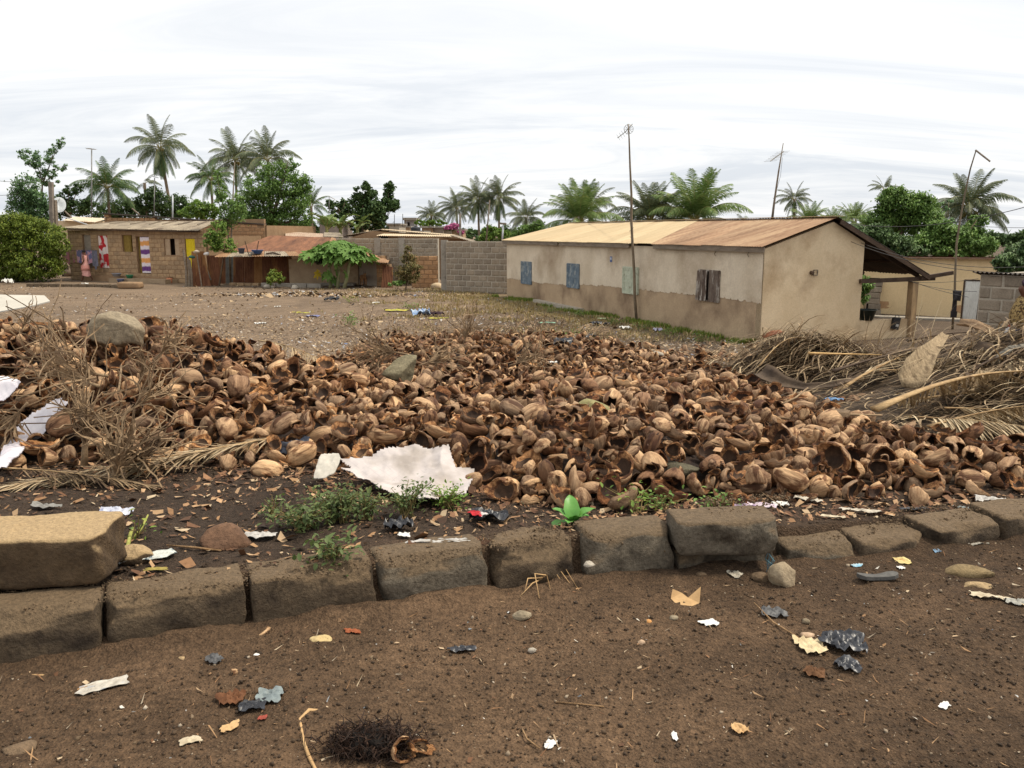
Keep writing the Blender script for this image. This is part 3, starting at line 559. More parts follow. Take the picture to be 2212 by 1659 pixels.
# ================================================================ ground
def build_ground():
 ys=[-3.0]
 while ys[-1]<300:
  y=ys[-1]
  step=.12 if y<1.6 else(.022 if y<4.6 else(.03+(y-4.6)*.016))
  ys.append(y+step)
 ys=np.array(ys+[420,700,1500])
 xs=[0.0]
 while xs[-1]<160:
  x=xs[-1];xs.append(x+(.024 if x<3.2 else.03+(x-3.2)*.06))
 xs=np.array(xs+[260,500,1200]);xs=np.concatenate([-xs[:0:-1],xs])
 X,Y=np.meshgrid(xs,ys)
 Z=terrain(X,Y)
 amp=1/(1+np.maximum(Y-5,0)*.12)
 near=np.clip(1.3-np.abs(Y-3.3)*.12,.3,1)
 Z=Z+.030*fbm(X*.9,Y*.9,1,3)+.016*fbm(X*5,Y*5,2,4)+.011*near*amp*np.abs(fbm(X*17,Y*17,3,4))+np.where(Y<4.5,.006*fbm(X*45,Y*45,4,2),0)
 Z+=np.where(Y>18,.05*fbm(X*.35,Y*.35,8,3),0)
# soil thrown up against the kerb foot
 uk=kerb_y(X)-Y;Z+=np.where(uk>-.1,.035*np.exp(-np.maximum(uk,0)/.07)*(.6+1.2*fbm(X*4,Y*4,12,3)),0)
 nx,ny=len(xs),len(ys)
 V=np.stack([X.ravel(),Y.ravel(),Z.ravel()],1)
 i,j=np.meshgrid(np.arange(nx-1),np.arange(ny-1));a=(j*nx+i).ravel()
 F=np.stack([a,a+1,a+nx+1,a+nx],1)
# soil colour by place
 def c(*v):return np.array(S(*v)[:3])
 street=c(79,62,46);black=c(64,52,42);sand=c(130,111,91);lot=c(88,75,62);grass=c(138,124,84)
 u=Y-kerb_y(X)
 f=fbm(X*.55,Y*.55,21,4)[...,None];f2=fbm(X*2.3,Y*2.3,22,4)[...,None];f3=fbm(X*9,Y*9,23,4)[...,None]
 k=np.clip(u/.5,0,1)[...,None]
 C=street*(1-k)+black*k
 s=sm(Y,10,19)[...,None];C=C*(1-s)+lot*s
 left=sm(-X+.18*Y,3.0,8.0)[...,None]*sm(Y,9,16)[...,None]
 left=np.clip(left+.5*f,0,1)*sm(Y,9,14)[...,None]
 C=C*(1-left)+sand*left
 dk=np.clip((f2+.1)*2.2,0,1)*sm(Y,13,18)[...,None]*(1-left*.6)*.8
 C=C*(1-dk)+c(92,78,66)*dk
 house=np.clip(1-np.abs((X+.6)-(5.67-(Y-19.4)*.3787))/2.4,0,1)[...,None]*sm(Y,17,24)[...,None]*(1-sm(Y,34,38)[...,None])
 g=np.clip(house*1.2+f2*1.2,0,1)*np.minimum(house*2,1)
 C=C*(1-g*.6)+grass*g*.6
 C=C*(1+.34*f3+.3*f2+.5*f*(1-k))
# paler sand in patches and worn tracks on the street
 tr=(np.exp(-((Y-.16*X-2.45+.1*fbm(X*.8,Y,40,2))/.22)**2)+.7*np.exp(-((Y-.2*X-3.1)/.15)**2))[...,None]*(1-k);C=C*(1+.28*tr)
 p=np.clip((f-.02)*2.5,0,1)*(1-k);C=C*(1+.25*p)
 me=npmesh('ground',V,F,None if False else[mat_ground()],smooth=True)
 a_=me.attributes.new('soil','FLOAT_COLOR','POINT');a_.data.foreach_set('color',np.concatenate([np.clip(C,0,1).reshape(-1,3),np.ones((nx*ny,1))],1).astype(np.float32).ravel())
 o=link('ground',me);o['kind']='structure'
def mat_ground():
 m=bpy.data.materials.new('soil');m.use_nodes=True;t=m.node_tree;b=t.nodes['Principled BSDF']
 at_=N(t,'ShaderNodeAttribute',attribute_name='soil');g=N(t,'ShaderNodeNewGeometry')
 a=N(t,'ShaderNodeTexNoise',i_Scale=38.0,i_Detail=7.0,i_Roughness=.75);LK(t,g.outputs['Position'],a.inputs['Vector'])
 v=N(t,'ShaderNodeTexVoronoi',i_Scale=95.0);LK(t,g.outputs['Position'],v.inputs['Vector'])
 mr=N(t,'ShaderNodeMapRange',i_1=.3,i_2=.7,i_3=.35,i_4=1.6);LK(t,a.outputs[0],mr.inputs[0])
 vm=N(t,'ShaderNodeVectorMath',operation='SCALE');LK(t,at_.outputs['Color'],vm.inputs[0]);LK(t,mr.outputs[0],vm.inputs['Scale'])
# scattered pale and black grains
 v2=N(t,'ShaderNodeTexNoise',i_Scale=120.0,i_Detail=3.0,i_Roughness=.8);LK(t,g.outputs['Position'],v2.inputs['Vector'])
 r1=ramp(t,v2.outputs[0],[(.66,(0,0,0,1)),(.72,(1,1,1,1))]);r2=ramp(t,v2.outputs[0],[(.30,(1,1,1,1)),(.38,(0,0,0,1))])
 m1=N(t,'ShaderNodeMix',data_type='RGBA');LK(t,r1.outputs[0],m1.inputs[0]);LK(t,vm.outputs[0],m1.inputs[6]);m1.inputs[7].default_value=S(176,156,128)
 m2=N(t,'ShaderNodeMix',data_type='RGBA');mm=N(t,'ShaderNodeMath',operation='MULTIPLY',i_1=.75);LK(t,r2.outputs[0],mm.inputs[0]);LK(t,mm.outputs[0],m2.inputs[0]);LK(t,m1.outputs[2],m2.inputs[6]);m2.inputs[7].default_value=S(34,30,28)
 LK(t,m2.outputs[2],b.inputs['Base Color']);b.inputs['Roughness'].default_value=.95;b.inputs['Specular IOR Level'].default_value=.2
 ad=N(t,'ShaderNodeMath',operation='ADD');LK(t,a.outputs[0],ad.inputs[0]);LK(t,v.outputs[0],ad.inputs[1])
 bn=N(t,'ShaderNodeBump',i_Strength=.9,i_Distance=.012);LK(t,ad.outputs[0],bn.inputs['Height']);LK(t,bn.outputs[0],b.inputs['Normal'])
 return m
build_ground()
# ================================================================ building helpers
_bc={}
def block_piece(L,H,T,v,m):
 k=(round(L,3),round(H,3),round(T,3),v,m.name)
 if k in _bc:return _bc[k]
 r=random.Random(v*7+1);j=min(L,H)*.05
 c=.10*min(L,H)
 V=[];F=[]
# front face inset ring gives soft worn edges: 4 front corners inset, 4 front rim, 4 back
 def q(x,y,z):V.append((x+r.uniform(-j,j),y,z+r.uniform(-j,j)))
 hx,hz,hy=L/2,H/2,T/2
 for x,z in((-1,-1),(1,-1),(1,1),(-1,1)):q(x*(hx-c),-hy-r.uniform(0,.006),z*(hz-c)+hz)
 for x,z in((-1,-1),(1,-1),(1,1),(-1,1)):q(x*hx,-hy+c*.8,z*hz+hz)
 for x,z in((-1,-1),(1,-1),(1,1),(-1,1)):V.append((x*hx,hy,z*hz+hz))
 F=[(0,1,2,3)]+[(4+i,4+(i+1)%4,(i+1)%4,i)for i in range(4)]+[(8+i,8+(i+1)%4,4+(i+1)%4,4+i)for i in range(4)]+[(11,10,9,8)]
 me=bpy.data.meshes.new('block');me.from_pydata(V,[],F);me.materials.append(m);me.update()
 _bc[k]=me;return me
def block_wall(parent,p0,p1,z0,z1,bl,bh,T,mb,mj,openings=(),gap=.022,miss=0.0,top=None,backing=True,name='block',proud=.010,vs=5):
 """courses of blocks, each an object, over a recessed mortar bed. openings: (u0,u1,z0,z1) along the wall"""
 p0=Vector(p0[:2]);p1=Vector(p1[:2]);Lw=(p1-p0).length;u=(p1-p0)/Lw;ang=math.atan2(u.y,u.x)
 us=sorted({0,Lw,*[o[0]for o in openings],*[o[1]for o in openings]})
 if backing:
  b=MB()
  for a,c in zip(us,us[1:]):
   mid=(a+c)/2;zs=[(z0,z1)]
   for o in openings:
    if o[0]<mid<o[1]:
     nz=[]
     for s_,e in zs:
      if o[2]>s_:nz.append((s_,min(e,o[2])))
      if o[3]<e:nz.append((max(s_,o[3]),e))
     zs=nz
   for s_,e in zs:
    if e-s_>.01:
     t_=e
     if top:t_=min(e,top(mid))
     ctr=p0+u*mid
     b.box((ctr.x,ctr.y,(s_+t_)/2),(c-a,T-.012,t_-s_),rz=ang)
  b.build('mortar_bed',mj,parent)
 nc=int(round((z1-z0)/bh));h=(z1-z0)/nc;r=random.Random(int(Lw*97))
 for c in range(nc):
  zb=z0+c*h;zm=zb+h/2;xs=[(0,Lw)]
  for o in openings:
   if o[2]<zm<o[3]:
    nx_=[]
    for s_,e in xs:
     if o[0]>s_:nx_.append((s_,min(e,o[0])))
     if o[1]<e:nx_.append((max(s_,o[1]),e))
    xs=nx_
  for s_,e in xs:
   x=s_-(bl/2 if c%2 else 0)
   while x<e-.03:
    a=max(x,s_);q=min(x+bl,e);x+=bl
    if q-a<.05:continue
    if top and zb+h*.9>top((a+q)/2):continue
    if r.random()<miss:continue
    me=block_piece(bl-gap,h-gap,T,r.randrange(vs),mb)
    ctr=p0+u*((a+q)/2)
    o=link(name,me,parent,loc=(ctr.x+proud*u.y*r.uniform(.6,1.2),ctr.y-proud*u.x*r.uniform(.6,1.2),zb+gap/2),rot=(0,0,ang),scale=(max(.05,(q-a-gap))/(bl-gap),1,1))
def corr_sheet(name,a,b,c,d,n,mats,parent,amp=.012,sag=.0,segs=3,th=.004,world=True,mb_only=None):
 """corrugated sheet over the quad a(eave left) b(eave right) c(ridge right) d(ridge left); n waves across a-b"""
 a,b,c,d=map(Vector,(a,b,c,d));nrm=(b-a).cross(d-a)
 if nrm.length<1e-6:nrm=(b-a).cross(c-a)
 nrm.normalize();V=[];F=[];nx_=n*4
 for j in range(segs+1):
  t=j/segs
  for i in range(nx_+1):
   s_=i/nx_;p=(a.lerp(b,s_)).lerp(d.lerp(c,s_),t)
   V.append(p+nrm*(amp*math.sin(2*PI*n*s_)-sag*math.sin(PI*t)))
 for j in range(segs):
  for i in range(nx_):F.append((j*(nx_+1)+i,j*(nx_+1)+i+1,(j+1)*(nx_+1)+i+1,(j+1)*(nx_+1)+i))
 m=MB();m.add(V,F);nn=len(V)
 m.add([v-nrm*th for v in V],[f[::-1]for f in F])
 return m.build(name,mats,parent,smooth=True)
def roof_run(parent,a,b,c,d,width,matf,wave=.09,sag=0,name='roof_sheet',lift=.006,eave_jit=.03,amp=.012,under=None):
 """side by side sheets from a->b (eave) with c above b, d above a"""
 a,b,c,d=map(Vector,(a,b,c,d));L=(b-a).length;n=max(1,round(L/width));nrm=(b-a).cross(d-a).normalized();r=random.Random(int(L*31))
 for i in range(n):
  s0=max(0,i/n-.004);s1=min(1,(i+1)/n+.004)
  l=nrm*(lift*(i%2));j=(a-d).normalized()*r.uniform(0,eave_jit)
  corr_sheet(name,a.lerp(b,s0)+l+j,a.lerp(b,s1)+l+j,d.lerp(c,s1)+l,d.lerp(c,s0)+l,max(2,round(L/n/wave)),matf(i,n),parent,amp=amp,sag=sag)
GZ=-.9
def vplane(p0,p1,px,py):
 """point of the vertical plane through p0,p1 seen at (px,py); also its distance along p0->p1"""
 p0=Vector(p0[:2]);p1=Vector(p1[:2]);u=(p1-p0).normalized();n=Vector((-u.y,u.x));d=ray(px,py)
 t=n.dot(p0)/(n.x*d.x+n.y*d.y);p=Vector((d.x*t,d.y*t,EYE+d.z*t))
 return p,(Vector(p[:2])-p0).dot(u)
# ---------------------------------------------------------------- long plastered house
A=Vector((5.67,19.4,0));B=Vector((-.2,34.9,0));U=(B-A).normalized();G=Vector((.935,.354,0)).normalized();NL=Vector((-U.y,U.x,0))
if NL.x>0:NL=-NL
NG=-U
house=empty('long_house',(A.x,A.y,GZ),'long low plastered house with half tan half rusty tin roof beside the husk heap','house')
LW=(B-A).length
wall_top=1.27;wall_pts=[(1127.5,1149,567,612.4),(1226.4,1252.4,571.7,620.7),(1347,1380.5,579.3,633.6),(1510,1557,586,650)]
ops=[]
for x0,x1,y0,y1 in wall_pts:
 q0,s0=vplane(A,B,x1,y0);q1,s1=vplane(A,B,x0,y1);q2,_=vplane(A,B,x1,y1)
 ops.append((s0,s1,(q2.z+q1.z)/2,q0.z))
ops.sort()
def lp(s_,out,z):return A+U*s_+NL*out+Vector((0,0,z))
def long_wall():
 m=MB();us=sorted({0,LW,*[o[0]for o in ops],*[o[1]for o in ops]})
 def seg(a,c,z0,z1):m.beam(lp(a,-.09,(z0+z1)/2),lp(c,-.09,(z0+z1)/2),.18,z1-z0)
 for a,c in zip(us,us[1:]):
  o=next((o for o in ops if o[0]-1e-6<=a and c<=o[1]+1e-6),None)
  if o:seg(a,c,GZ-.4,o[2]);seg(a,c,o[3],wall_top)
  else:seg(a,c,GZ-.4,wall_top)
 m.build('wall',M_lower,house)
# upper coat of plaster, a centimetre proud, broken off along a ragged lower edge
 bx=[(1093,602),(1203,616),(1294,616),(1385,626),(1480,636),(1560,643),(1642,657)]
 bs=[]
 for px,py in bx:
  q,s_=vplane(A,B,px,py);bs.append((s_,q.z))
 bs.sort();bs=np.array(bs)
 n=340;V=[];F=[]
 sarr=sorted(list(np.linspace(0.0,LW,n))+[o[0]-.004 for o in ops]+[o[1]+.004 for o in ops])
 prev=None
 for s_ in sarr:
  zb=float(np.interp(s_,bs[:,0],bs[:,1]))+.07*float(fbm(np.array(s_*1.3),np.array(0.5),3,3))+.035*float(fbm(np.array(s_*8),np.array(2.5),4,3))+(.03 if math.sin(s_*23)>.8 else 0)
  o=next((o for o in ops if o[0]<s_<o[1]),None)
  cols=[(max(zb,o[3]),wall_top)]if o else[(zb,wall_top)]
  if o and zb<o[2]:cols=[(zb,o[2]),(o[3],wall_top)]
  base=len(V);V_=[]
  for z0,z1 in cols:V_+=[lp(s_,.010,z0),lp(s_,.010,z1),lp(s_,-.002,z0)]
  V+=V_
  if prev and prev[1]==len(cols):
   for k in range(len(cols)):
    a=prev[0]+3*k;b=base+3*k
    F.append((a,a+1,b+1,b));F.append((a+2,a,b,b+2))
  elif prev:
   k=len(cols)-1;a=prev[0]+3*(prev[1]-1);b=base+3*k
   if o is None or prev[1]==1:pass
  prev=(base,len(cols))
 MB().add(V,F).build('plaster_coat',M_upper,house)
long_wall()
def leafed_window(o,mf,ml,kind):
 s0,s1,z0,z1=o
 f=MB();t=.035 if kind!='bare' else.025
 for a,b in(((s0,z0),(s1,z0)),((s0,z1),(s1,z1)),((s0,z0),(s0,z1)),((s1,z0),(s1,z1))):
  f.beam(lp(a[0],.02,a[1]),lp(b[0],.02,b[1]),.055,t*1.3,upv=(0,0,1)if a[1]==b[1]else(U.x,U.y,0))
 w_=f.build('window',mf,house)
 w_['label']={'blue':'window with blue grey shutters','mint':'window with pale mint shutters','bare':'window with weathered bare plank shutters'}[kind]
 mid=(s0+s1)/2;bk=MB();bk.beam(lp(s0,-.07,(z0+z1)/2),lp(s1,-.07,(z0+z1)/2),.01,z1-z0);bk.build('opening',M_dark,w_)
 for k,(a,c)in enumerate(((s0+.015,mid-.006),(mid+.006,s1-.015))):
  m=MB();o_=.015 if kind!='bare' else.045+.05*k;zc=(z0+z1)/2;hh=z1-z0-.03
  if kind=='bare':
   nb=3
   for q in range(nb):
    aa=a+(c-a)*q/nb+.004;cc=a+(c-a)*(q+1)/nb-.004
    m=MB();m.beam(lp(aa,o_+q*.006*(1 if k else-1),zc+rng.uniform(-.01,.01)),lp(cc,o_+q*.006*(1 if k else-1),zc),.02,hh+rng.uniform(-.01,.05));m.build('plank',ml,w_)
   continue
  m.beam(lp(a,o_,zc),lp(c,o_,zc),.014,hh)
  wd=c-a;st=wd*.17
  for q in(a+st/2,c-st/2):m.beam(lp(q,o_+.014,z0+.02),lp(q,o_+.014,z1-.02),.013,st,upv=(U.x,U.y,0))
  for zz_ in(z0+.05,z0+hh*.48,z0+hh-.02):m.beam(lp(a+st,o_+.014,zz_),lp(c-st,o_+.014,zz_),.013,.06)
  m.build('shutter',ml,w_)
for o,kind in zip(ops,('bare','mint','blue','blue')):
 mm={'blue':M_blue,'mint':M_mint,'bare':M_bare}[kind];leafed_window(o,mm,mm,kind)
# gable wall
WG=2.85;ridge_w=1.9;zr=1.93;zR=1.47
def gp(w_,out,z):return A+G*w_+NG*out+Vector((0,0,z))
m=MB();prof=[(0,GZ-.4),(WG,GZ-.4),(WG,zR-.06),(ridge_w,zr-.05),(0,wall_top)]
V=[gp(w_,o,z)for o in(0,-.18)for w_,z in prof]
m.add(V,[(0,1,2,3,4),(9,8,7,6,5),(1,6,7,2),(2,7,8,3),(3,8,9,4),(0,4,9,5)]);m.build('gable_wall',M_tan,house)
B2=B+G*3.4;C2=A+G*WG
m=MB();m.beam(C2+G*-.09+Vector((0,0,.1))+U*.19,B2+Vector((0,0,.1)),.18,2.5);m.beam(B+Vector((0,0,.1))+G*.1,B2+Vector((0,0,.1)),.18,2.3);m.build('back_wall',M_tan,house)
# roof
E0=lp(-.14,.13,1.33);E1=lp(LW+.22,.15,1.36);R0=gp(ridge_w,.16,1.99);R1=Vector((2.45,36.05,2.06))
def tfind(P,Q,px):
 lo,hi=0.,1.
 s_=1 if proj(Q)[0]>proj(P)[0]else-1
 for _ in range(40):
  md=(lo+hi)/2
  if(proj(P.lerp(Q,md))[0]-px)*s_<0:lo=md
  else:hi=md
 return(lo+hi)/2
te=tfind(E0,E1,1407);tr_=tfind(R0,R1,1513)
EM=E0.lerp(E1,te);RM=R0.lerp(R1,tr_)
M_rustroof=mat('rusty_roof',S(130,99,74),S(170,138,108),1.6,rough=.7,fine=.15,bscale=14,c3=S(186,158,126),s3=1.2,t3=(.46,.7),stretch=(.3,2.2,1),tone='rnd',tonecol=[(0,L3(.82,.8,.78)),(1,L3(1.08,1.05,1.02))])
roof_run(house,EM+Vector((0,0,.006)),E1,R1,RM+Vector((0,0,.006)),.8,lambda i,n:M_tansheet,name='roof_sheet')
roof_run(house,E0,EM,RM,R0,.8,lambda i,n:M_rustroof,name='roof_sheet')
V0=gp(4.80,.16,.62);V1=B+G*5.0+U*.2+Vector((0,0,.66))
def q3(a,b,w_):return a.lerp(b,w_)
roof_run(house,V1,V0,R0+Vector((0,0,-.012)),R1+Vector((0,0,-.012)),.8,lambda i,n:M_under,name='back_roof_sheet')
c_=MB();c_.beam(R0+Vector((0,0,.02)),R1+Vector((0,0,.02)),.26,.012);c_.build('ridge_cap',M_tansheet,house)
for a,b in((1079,1203),(1206,1357),(1409,1653)):
 P0=E0.lerp(E1,tfind(E0,E1,a));P1=E0.lerp(E1,tfind(E0,E1,b));f=MB();f.beam(P0+Vector((0,0,-.075))-NL*.03,P1+Vector((0,0,-.075))-NL*.03,.03,.12);f.build('fascia_board',M_woodg,house)
for k in range(9): # rafters under the veranda roof
 a=R0.lerp(R1,k/8*.9+.02);b=V0.lerp(V1,k/8*.9+.02);f=MB();f.beam(a+Vector((0,0,-.07)),b+Vector((0,0,-.07)),.05,.08);f.build('rafter',M_woodd,house)
for t_ in(.25,.5,.75):
 f=MB();f.beam(V0.lerp(R0,t_)+Vector((0,0,-.035)),V1.lerp(R1,t_)+Vector((0,0,-.035)),.05,.05);f.build('purlin',M_woodd,house)
f=MB();f.beam(R0.lerp(V0,.02)+Vector((0,0,-.08)),R0.lerp(V0,1.0)+Vector((0,0,-.08)),.03,.10);f.build('verge_board',M_woodd,house)
# veranda
f=MB();f.beam(gp(WG-.1,.05,.50),gp(5.05,.05,.53),.07,.10);f.build('veranda_beam',M_woodd,house)
f=MB();f.beam(gp(4.55,.10,.545),gp(5.55,.12,.66),.08,.09);f.build('loose_plank',M_woodd,house)
M_post=mat('post_plaster',S(120,100,80),S(196,164,122),1.6,fine=.2,stretch=(3,1,.6))
f=MB();f.beam(gp(4.46,-.02,GZ-.3),gp(4.46,-.02,.45),.17,.17,upv=(G.x,G.y,0));f.build('veranda_post',M_post,house)
f=MB();f.beam(gp(WG,-.08,-.70),gp(4.36,-.08,-.70),.14,.5);f.build('veranda_wall',M_tan,house)
f=MB();f.beam(gp(4.46,-.08,-.80),gp(4.46,-.08,-.80)+U*9,.14,.3);f.build('veranda_wall',M_tan,house)
# wall lamp holder on the gable
lx,_=vplane(A,A+G,1752,589);lmp=MB();lmp.lathe((0,0,0),[(.0,-.03),(.045,-.03),(.05,.03),(.03,.05),(0,.05)],10);lampo=lmp.build('wall_fixture',M_woodd,None,loc=lx+NG*.03,rot=(PI/2,0,math.atan2(NG.y,NG.x)+PI/2))
tag(lampo,'small dark lamp holder fixed high on the plastered gable wall','lamp holder')
fr=MB()
for a,b in(((.05,-.06),(.16,-.06)),((.16,-.06),(.16,.06)),((.16,.06),(.05,.06)),((.05,.06),(.05,-.06))):fr.beam((a[0],0.0,a[1]),(b[0],0.0,b[1]),.02,.018)
fo=fr.mesh('bracket',M_woodg);link('bracket',fo,lampo,loc=(0,0,0),rot=(0,0,0),world=False).rotation_euler=(-PI/2,0,0)
# poster
pp,_=vplane(A,B,1321,560);m=MB();m.beam(pp+NL*.018-U*.07,pp+NL*.018+U*.07,.006,.17);po=m.build('poster',mat('poster_blue',S(70,86,130),S(110,120,150),30));tag(po,'small blue notice pasted on the long wall under the eaves','poster')
m=MB();m.beam(pp+NL*.0225-U*.045+Vector((0,0,.02)),pp+NL*.0225+U*.045+Vector((0,0,.02)),.004,.07);m.build('print',mat('poster_pale',S(190,196,210)),po)
for px,py in((1734,682),(1968,686)):
 q,_=vplane(A,B,(1500+px/2.212)/1.4756,(500+py/2.212)/1.4756);m=MB();m.tube([q+NL*.02+Vector((0,0,.05)),q+NL*.06,q+NL*.03-Vector((0,0,.06))],.008,4);m.build('wall_hook',M_woodd,house)
# step at the far foot of the wall
m=MB();m.beam(lp(9.3,.12,GZ+.02),lp(13.2,.12,GZ+.05),.24,.14);m.build('footing',M_joint,house)
# basin on the veranda wall
def basin(name,c,r_,h,m,label,group=None,cat='basin'):
 b=MB();b.lathe((0,0,0),[(0,.0),(r_*.62,0),(r_*.93,h*.93),(r_*1.04,h*.96),(r_*1.04,h),(r_*.93,h),(r_*.88,h*.9),(r_*.58,.02),(0,.02)],20)
 o=b.build(name,m,None,smooth=True,loc=c);tag(o,label,cat,group);return o
basin('basin',gp(3.15,-.10,-.45),.24,.26,mat('dark_green_basin',S(26,34,32),S(34,44,42),5,rough=.45),'big dark green basin standing on the low veranda wall beside the gable')
# cable box hung on the low wall
q=gp(3.95,.03,-.55);b=MB();b.box((0,0,0),(.20,.07,.28),jit=.012);o=b.build('plastic_can',M_black,None,loc=q+Vector((0,0,0)),rot=(0.05,.15,math.atan2(G.y,G.x)));tag(o,'crushed black plastic can hanging on the front of the low veranda wall','can')
b=MB();b.beam((-.02,-.045,-.04),(.06,-.045,-.04),.012,.06);b.build('tape',mat('pale_print',S(190,188,180)),o,world=False)
b=MB();b.tube([(-.07,0,.13),(-.05,0,.2),(.05,0,.2),(.07,0,.13)],.009,5);b.build('handle',M_black,o,world=False)
# ---------------------------------------------------------------- cream compound wall house on the right
ca=Vector((9.9,27.6));cb=Vector((17.0,24.2))
cream=empty('cream_house',(ca.x,ca.y,GZ),'long cream house with thin brown roof edge behind the veranda','house')
cl=(cb-ca).length;cu=(cb-ca)/cl;cn=Vector((cu.y,-cu.x))
def cpt(s_,out,z):p=ca+cu*s_+cn*out;return Vector((p.x,p.y,z))
zt0=vplane(ca,cb,1946,563.5)[0].z;zt1=vplane(ca,cb,2152,556)[0].z;zt=(zt0+zt1)/2
_,d0=vplane(ca,cb,1871,640);_,d1=vplane(ca,cb,1898,640)
m=MB()
def cseg(a,c,z0,z1,mm=0,t=.18,o=0):m.beam(cpt(a,o-t/2,(z0+z1)/2),cpt(c,o-t/2,(z0+z1)/2),t,z1-z0,m=mm)
cseg(-1.5,d0,GZ-.3,zt);cseg(d0,d1,.25,zt);cseg(d1,cl+4,GZ-.3,zt);m.build('wall',M_cream,cream)
m=MB();m.beam(cpt(d0,-.5,-.3),cpt(d1,-.5,-.3),.02,1.4);m.build('doorway',M_dark,cream)  # dark sheet standing in for the shade inside
m=MB();m.beam(cpt(-1.5,.02,zt+.03),cpt(cl+4,.02,zt+.03),.3,.035);m.build('roof_edge',mat('brown_edge',S(96,70,54),S(126,96,76),5,fine=.3),cream)
corr_sheet('roof_sheet',cpt(-1.5,-.2,zt+.08),cpt(cl+4,-.2,zt+.08),cpt(cl+4,-3.2,zt-.25),cpt(-1.5,-3.2,zt-.25),60,M_redrust,cream)
mh=mat('flaked_plaster',S(178,140,104),S(190,152,112),6,fine=.2,bscale=30)
for s0,z0,rx,rz in((1.9,-.62,.25,.12),(4.4,-.66,.55,.14),(4.9,-.5,.2,.09)): # flaked patches near the ground
 V=[cpt(s0,.003,z0)];k=18
 for i in range(k):
  a=2*PI*i/k;r_=1+.45*float(fbm(np.array(math.cos(a)*2+s0),np.array(math.sin(a)*2),5,3))*2
  V.append(cpt(s0+math.cos(a)*rx*r_,.003,z0+math.sin(a)*rz*r_))
 MB().add(V,[(0,1+i,1+(i+1)%k)for i in range(k)]).build('bare_patch',mh,cream)
# rubble pier in the doorway
pr=empty('block_pier',cpt(d1-.05,.12,GZ),'rough grey block pier at the doorway behind the dark basin','pier')
for k in range(6):link('block',block_piece(.36,.17,.3,k%5,M_block),pr,loc=cpt(d1-.12+rng.uniform(-.04,.04),.15,GZ+k*.18),rot=(0,0,math.atan2(cu.y,cu.x)+rng.uniform(-.1,.1)))
m=MB();m.beam(cpt(-1,1.2,GZ+.03),cpt(cl,1.2,GZ+.03),.5,.09);m.build('doorstep',M_conc,cream)
# ---------------------------------------------------------------- white sheet door and grey block hut on the far right
ga=at(2113,700,17.4);ga.z=0;gb=at(2330,700,16.0);gb.z=0
hut=empty('block_hut',(ga.x,ga.y,GZ),'small grey block hut with corrugated roof behind the bending person','hut')
zh=.80
block_wall(hut,ga,gb,GZ,zh,.44,.24,.2,M_block,M_joint,gap=.03)
gd=Vector((gb.x-ga.x,gb.y-ga.y,0)).normalized();gn=Vector((-gd.y,gd.x,0))
block_wall(hut,ga+gn*2.6+gd*.1,ga+gn*.1+gd*.1,GZ,zh,.44,.24,.2,M_block,M_joint,gap=.03)
corr_sheet('roof_sheet',ga-gd*.12-gn*.22+Vector((0,0,zh+.05)),gb-gn*.22+Vector((0,0,zh+.02)),gb+gn*2.8+Vector((0,0,zh-.5)),ga-gd*.12+gn*2.8+Vector((0,0,zh-.48)),22,M_under,hut,amp=.018)
# lower plinth wall in front, rougher and darker
da=at(2098,640,17.9);db=at(2122,640,17.9)
blk=empty('rubble_wall',(da.x,da.y-.3,GZ),'crumbling dark block stub between white tin door and hut','wall')
block_wall(blk,(da.x+.02,17.35),(da.x+.42,17.2),GZ,.1,.3,.2,.18,mat('dark_block',S(92,82,70),S(116,104,90),6,bump=1,bscale=40,fine=.35),M_joint,gap=.02)
dr=empty('sheet_door',at(2085,690,19.6),'leaning white corrugated metal door beside the grey block hut','door')
a_=at(2076,690,19.6);b_=at(2110,692,19.4);c_=at(2121,606,19.6);d_=at(2084,605,19.8)
M_wd=mat('white_door_paint',S(196,194,186),S(214,212,204),8,rough=.6,fine=.15,stretch=(1,1,.3))
for k in range(3):
 corr_sheet('door_panel',a_.lerp(b_,k/3),a_.lerp(b_,(k+1)/3),d_.lerp(c_,(k+1)/3),d_.lerp(c_,k/3),3,M_wd,dr,amp=.006)
f=MB()
for a,b in((a_,b_),(d_,c_),(a_,d_),(b_,c_)):f.beam(a,b,.04,.03)
f.build('door_frame',M_woodd,dr)
sw=MB();p=at(2062,660,19.3);sw.box(p,(.10,.05,.52),jit=.02);sw.box(p+Vector((.02,-.03,.22)),(.16,.05,.18),jit=.03);sw.box(p+Vector((-.02,-.02,-.2)),(.12,.05,.14),jit=.02)
o=sw.build('hanging_cloth',mat('dark_cloth',S(46,42,44),S(62,58,60),8));tag(o,'dark rag hanging left of the white metal door','rag')
# ---------------------------------------------------------------- grey block compound wall
gw=empty('block_wall',(at(969,629,38).x,38,GZ),'grey cement block wall joining the far end of the long house','wall')
w0=on(967,629);w1=on(1100,634)
zt=at(990,521,38).z
block_wall(gw,w0,w1,GZ,zt,.42,.24,.2,M_block,M_joint,gap=.045,proud=.02)
p=at(961,617,38.3);m=MB();m.beam((p.x,38.3,GZ-.2),(p.x,38.3,at(960,518.5,38.3).z),.36,.3,upv=(1,0,0));m.build('pillar',M_conc,gw)
x0=at(729,560,44).x;x1=at(953,560,44).x;zt=at(850,515,43.6).z
bw=empty('back_block_wall',(x0,44,GZ),'long grey block wall with pillars behind the rusty roof and papaya','wall')
block_wall(bw,(x0,44),(x1,42.5),GZ,zt,.42,.23,.2,M_block,M_joint,gap=.04,proud=.02)
for px in(817,869):q=vplane((x0,44),(x1,42.5),px,560)[0];m=MB();m.beam((q.x,q.y-.06,GZ),(q.x,q.y-.06,zt+.03),.26,.3,upv=(1,0,0));m.build('pillar',M_conc,bw)
